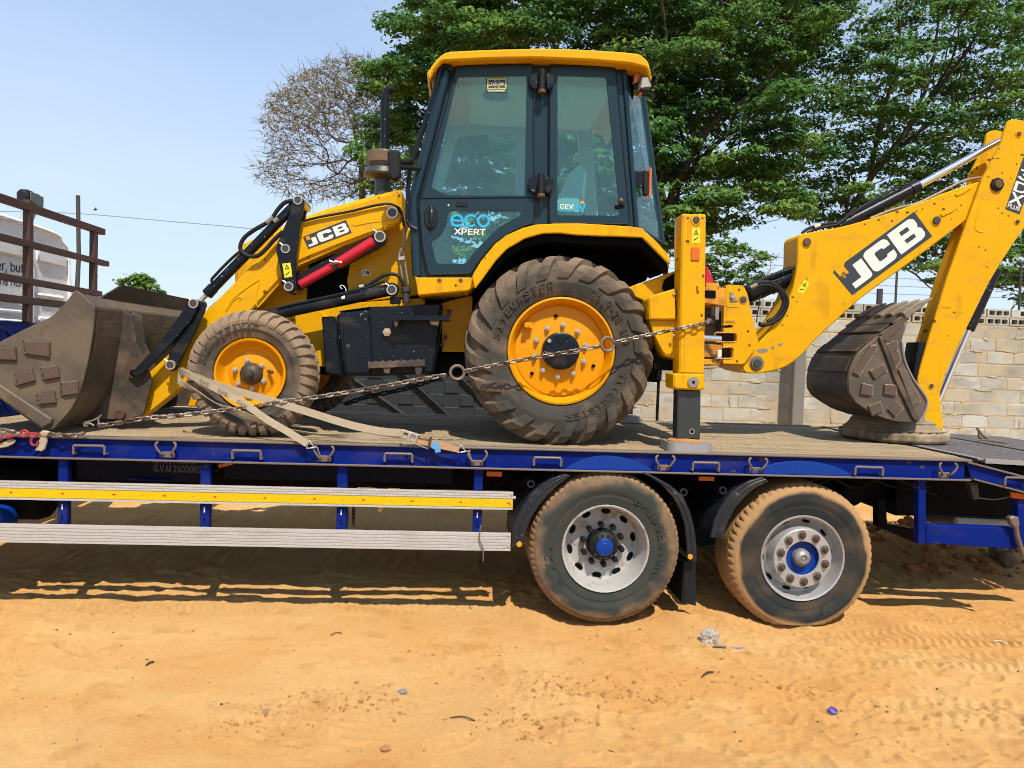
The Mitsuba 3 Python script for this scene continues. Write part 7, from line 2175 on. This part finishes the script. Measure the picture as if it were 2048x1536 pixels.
# the worn tyre lying under the rear bucket
ct = AZ(1783, 862, H + 0.1)
yc = 1.28
xc = A(1786, 862, yc)[0]
tc = np.array([xc, yc, H])
Rt = 0.43
pr = resample([(0.20, 0.03), (0.22, 0.012), (0.30, 0.0), (0.39, 0.005), (0.42, 0.02), (Rt, 0.03), (Rt, 0.075), (Rt - 0.006, 0.085), (Rt - 0.030, 0.090), (Rt - 0.036, 0.098), (Rt - 0.030, 0.104), (Rt - 0.06, 0.125), (Rt - 0.085, 0.16), (Rt - 0.080, 0.166), (Rt - 0.09, 0.172), (Rt - 0.12, 0.21), (Rt - 0.17, 0.225), (0.22, 0.225), (0.205, 0.215), (0.205, 0.2), (0.235, 0.19), (0.33, 0.18), (0.36, 0.10), (0.33, 0.05), (0.22, 0.04)], 60)
v, f = lathe(pr, tc, (0, 0, 1), 120, closed=True)
nn = len(pr)
vv = v.reshape(nn, 120, 3)
kx_ = (np.arange(120) % 4 == 0)
for row, (r, z) in enumerate(pr):
    if r > Rt - 0.045 and z < 0.10:
        vv[row, kx_, :2] = tc[:2] + (vv[row, kx_, :2] - tc[:2]) * 0.955
v = vv.reshape(-1, 3)
v[:, 2] += 0.005 * (meshkit.noise(v * 6, 5) - 0.5) * (v[:, 2] > H + 0.05)
add('scrap_tyre', (v, f), 'tyre', True, color=tyre_color(v, tc, Rt, 'old'))
tag('scrap_tyre', 'worn tan tyre lying flat on the deck under the rear bucket', 'tyre')

# things hanging at the tail
SH = 'hammer'
tag(SH, 'old hammer with wooden handle hanging on the blue tail frame', 'hammer')
add(SH + '__handle', tube(spline([A(x, y, 0.01) for x, y in ((2032, 1046), (2034, 1068), (2040, 1090), (2047, 1110))], 4), [0.016] * 13, 10), 'handle_wood')
add(SH + '__head', plate([(2020, 1037), (2026, 1033), (2038, 1034), (2041, 1050), (2032, 1058), (2024, 1050)], -0.01, 0.05, 3, 0.008), 'edge_steel')
wl = [A(*q) for q in ((1958, 868, 0.9), (1968, 872, 0.88), (1976, 882, 0.86), (1984, 886, 0.85))]
bt = [[(1957, 866), (1964, 866), (1976, 880), (1980, 884), (1972, 886), (1960, 876)]]
zz = H - 0.02
b0 = AZ(1968, 884, H + 0.01)
add('wire_bundle', join([tube(spline([b0 + [-0.06, 0, 0.01], b0 + [0, -0.02, 0.02], b0 + [0.08, 0.0, 0.005], b0 + [0.05, 0.04, 0.03], b0 + [-0.02, 0.03, 0.03], b0 + [-0.04, 0.02, 0.10]], 5), 0.009, 6), tube(spline([b0 + [-0.05, 0.03, 0.12], b0 + [-0.01, 0.01, 0.06], b0 + [0.05, -0.01, 0.02], b0 + [0.2, 0.0, 0.0]], 5), 0.012, 6)]), 'handle_wood')
tag('wire_bundle', 'twisted bundle of brown wire lying on the sloping tail plates', 'wire')

# litter, stones and twigs on the sand
lrng = np.random.default_rng(44)


def on_ground(px, py):
    p = AZ(px, py, 0.0)
    for _ in range(3):
        p = AZ(px, py, gz(p[0], p[1]))
    return p


c = on_ground(1418, 1284)
ico = trimesh.creation.icosphere(3)
bv = np.array(ico.vertices)
cr = meshkit.fbm(bv * 3.1 + 5, 4, 3)
cr2 = np.abs(meshkit.noise(bv * 2.2 + 2, 9) - 0.5)
bv = bv * (0.45 + 0.5 * cr + 0.9 * cr2)[:, None] * [0.066, 0.05, 0.066]
bv[:, 2] = np.maximum(bv[:, 2], -0.03)
add('plastic_bag', (bv + c + [0, 0, 0.032], np.array(ico.faces)), 'plastic_film', False)
tag('plastic_bag', 'crumpled clear plastic bag on the sand below the mud flap', 'plastic bag')
c = on_ground(1665, 1424)
bm = join([lathe([(0.021, 0), (0.023, 0.004), (0.023, 0.014), (0.019, 0.017), (0.018, 0.006), (0, 0.005)], c + [0, 0, 0.0], (0.15, -0.35, 1), 24), lathe([(0.024, 0.0), (0.026, 0.002), (0.024, 0.004)], c, (0.15, -0.35, 1), 24)])
add('bottle_cap', bm, 'purple_plastic')
tag('bottle_cap', 'purple plastic bottle cap lying on the sand in front of the rear wheel', 'bottle cap')
for (px, py, lab) in ((1477, 1298, 'small purple tipped wrapper right of the clear plastic bag'), (1440, 1293, 'tiny torn wrapper touching the clear plastic bag')):
    c = on_ground(px, py)
    add('wrapper' if count.get('wrapper') is None else 'wrapper', plate([(px - 14, py - 1), (px, py - 3), (px + 13, py - 2), (px + 13, py + 4), (px + 2, py + 2)], c[1], 0.012, 1), 'purple_plastic' if px > 1450 else 'grey_litter')
    k = 'wrapper' if px > 1450 else 'wrapper_001'
    tag(k, lab, 'wrapper')
for px, py, lab in ((805, 1386, 'grey stone on the sand in the middle foreground'), (534, 1427, 'flat grey stone at the left of the trodden clods'), (771, 1499, 'brown stone near the bottom edge of the picture')):
    c = on_ground(px, py)
    m_ = trimesh.creation.icosphere(2)
    mv = np.array(m_.vertices) * (0.7 + 0.6 * meshkit.noise(np.array(m_.vertices) * 2 + px, 3))[:, None] * [0.024, 0.018, 0.013]
    k = add('stone', (mv + c + [0, 0, 0.006], np.array(m_.faces)), 'grey_litter' if px != 771 else 'clod')
    tag(k, lab, 'stone')
for px, py, dx, dy, lab in ((1415, 1351, 13, -6, 'dark bark chip on the sand below the rear wheels'), (300, 1329, 9, -4, 'dark leaf sliver alone on the left foreground sand'), (925, 1440, 26, 3, 'thin curved twig left of the lower middle clods'), (672, 1270, 12, -2, 'thin bent twig on the sand below the side guard'), (2000, 1286, 14, 2, 'pale straw on the sand at the right edge')):
    a_, b_ = on_ground(px - dx, py - dy), on_ground(px + dx, py + dy)
    mid = (a_ + b_) / 2 + [0, 0.0, 0.006]
    k = add('twig', tube(spline([a_ + [0, 0, .004], mid + [0, 0.012 if dx > 11 else 0, 0.006], b_ + [0, 0, .004]], 5), [0.002] + [0.006 if dx < 14 and px in (1415, 300) else 0.003] * 9 + [0.0015], 6), 'twig' if px < 1900 else 'paper_white')
    tag(k, lab, 'twig')
# clods and pebbles: countless small pieces
base_m = trimesh.creation.icosphere(1)
bvv, bff = np.array(base_m.vertices), np.array(base_m.faces)


def pebbles(n_, sampler, r0, r1, seed):
    rg_ = np.random.default_rng(seed)
    P_ = np.array([sampler(rg_) for _ in range(n_)])
    zz_ = ground_z(P_[:, :1], P_[:, 1:2])[:, 0]
    ms = []
    for (x_, y_), z_ in zip(P_, zz_):
        r_ = r0 * (r1 / r0) ** (rg_.random() ** 2.2)
        q_ = bvv * (1 + 0.35 * rg_.normal(size=(len(bvv), 1)) * 0.6) * r_ * rg_.uniform(0.6, 1.3, 3) * [1, 1, 0.7]
        ms.append((q_ + [x_, y_, z_ + r_ * 0.2], bff))
    return join(ms)


spots = [(-0.55, -1.20, 0.34, 0.14), (-0.95, -1.38, 0.26, 0.12), (0.55, -1.02, 0.34, 0.12), (0.35, -1.38, 0.26, 0.1), (1.05, -1.12, 0.3, 0.1), (2.0, -0.97, 0.12, 0.06), (2.25, -1.27, 0.3, 0.1), (-0.2, -0.55, 0.22, 0.03), (1.5, -0.9, 0.5, 0.2)]


def clod_at(rg_):
    s_ = spots[rg_.choice(len(spots), p=np.array([3, 2, 4, 2.5, 1.5, 1, 1, .5, 1]) / 16.5)]
    return s_[0] + rg_.normal() * s_[2] * 0.6, s_[1] + rg_.normal() * s_[3] * 0.75


add('soil_clods', pebbles(1300, clod_at, 0.0018, 0.012, 51), 'clod', False)
tag('soil_clods', 'scattered small brown clods trodden into the sand', 'soil', kind='stuff')
add('pebbles', pebbles(500, lambda r_: (r_.uniform(-2.8, 3.6), r_.uniform(-1.8, 0.2)), 0.0018, 0.009, 52), 'stone', False)
tag('pebbles', 'fine pale grit and pebbles scattered over the orange sand', 'pebbles', kind='stuff')
add('leaf_litter', pebbles(260, lambda r_: (r_.uniform(-2.8, 3.6), r_.uniform(-1.8, 0.2)), 0.002, 0.007, 53), 'twig', False)
tag('leaf_litter', 'tiny dark bits of leaf and bark on the sand', 'leaf litter', kind='stuff')
# red rubble and stones behind the tail
rrng = np.random.default_rng(61)
add('rubble', pebbles(420, lambda r_: (r_.normal(5.0, 0.8), r_.normal(2.0, 0.55)), 0.012, 0.075, 62), 'red_soil', False)
mat('red_soil', (0.46, 0.19, 0.075), 0.95, 0, 0.1)
tag('rubble', 'low heap of red earth lumps behind the truck tail', 'rubble', kind='stuff')
for (px, py, lab) in ((2015, 1118, 'rounded brown rock below the hanging hammer'), (1995, 1108, 'smaller rounded rock left of the one below the hammer')):
    c = AZ(px, py, 0.12)
    m_ = trimesh.creation.icosphere(3)
    mv = np.array(m_.vertices) * (0.75 + 0.5 * meshkit.noise(np.array(m_.vertices) * 1.7 + px, 3))[:, None] * [0.07, 0.07, 0.085]
    k = add('rock', (mv + c, np.array(m_.faces)), 'handle_wood')
    tag(k, lab, 'rock')
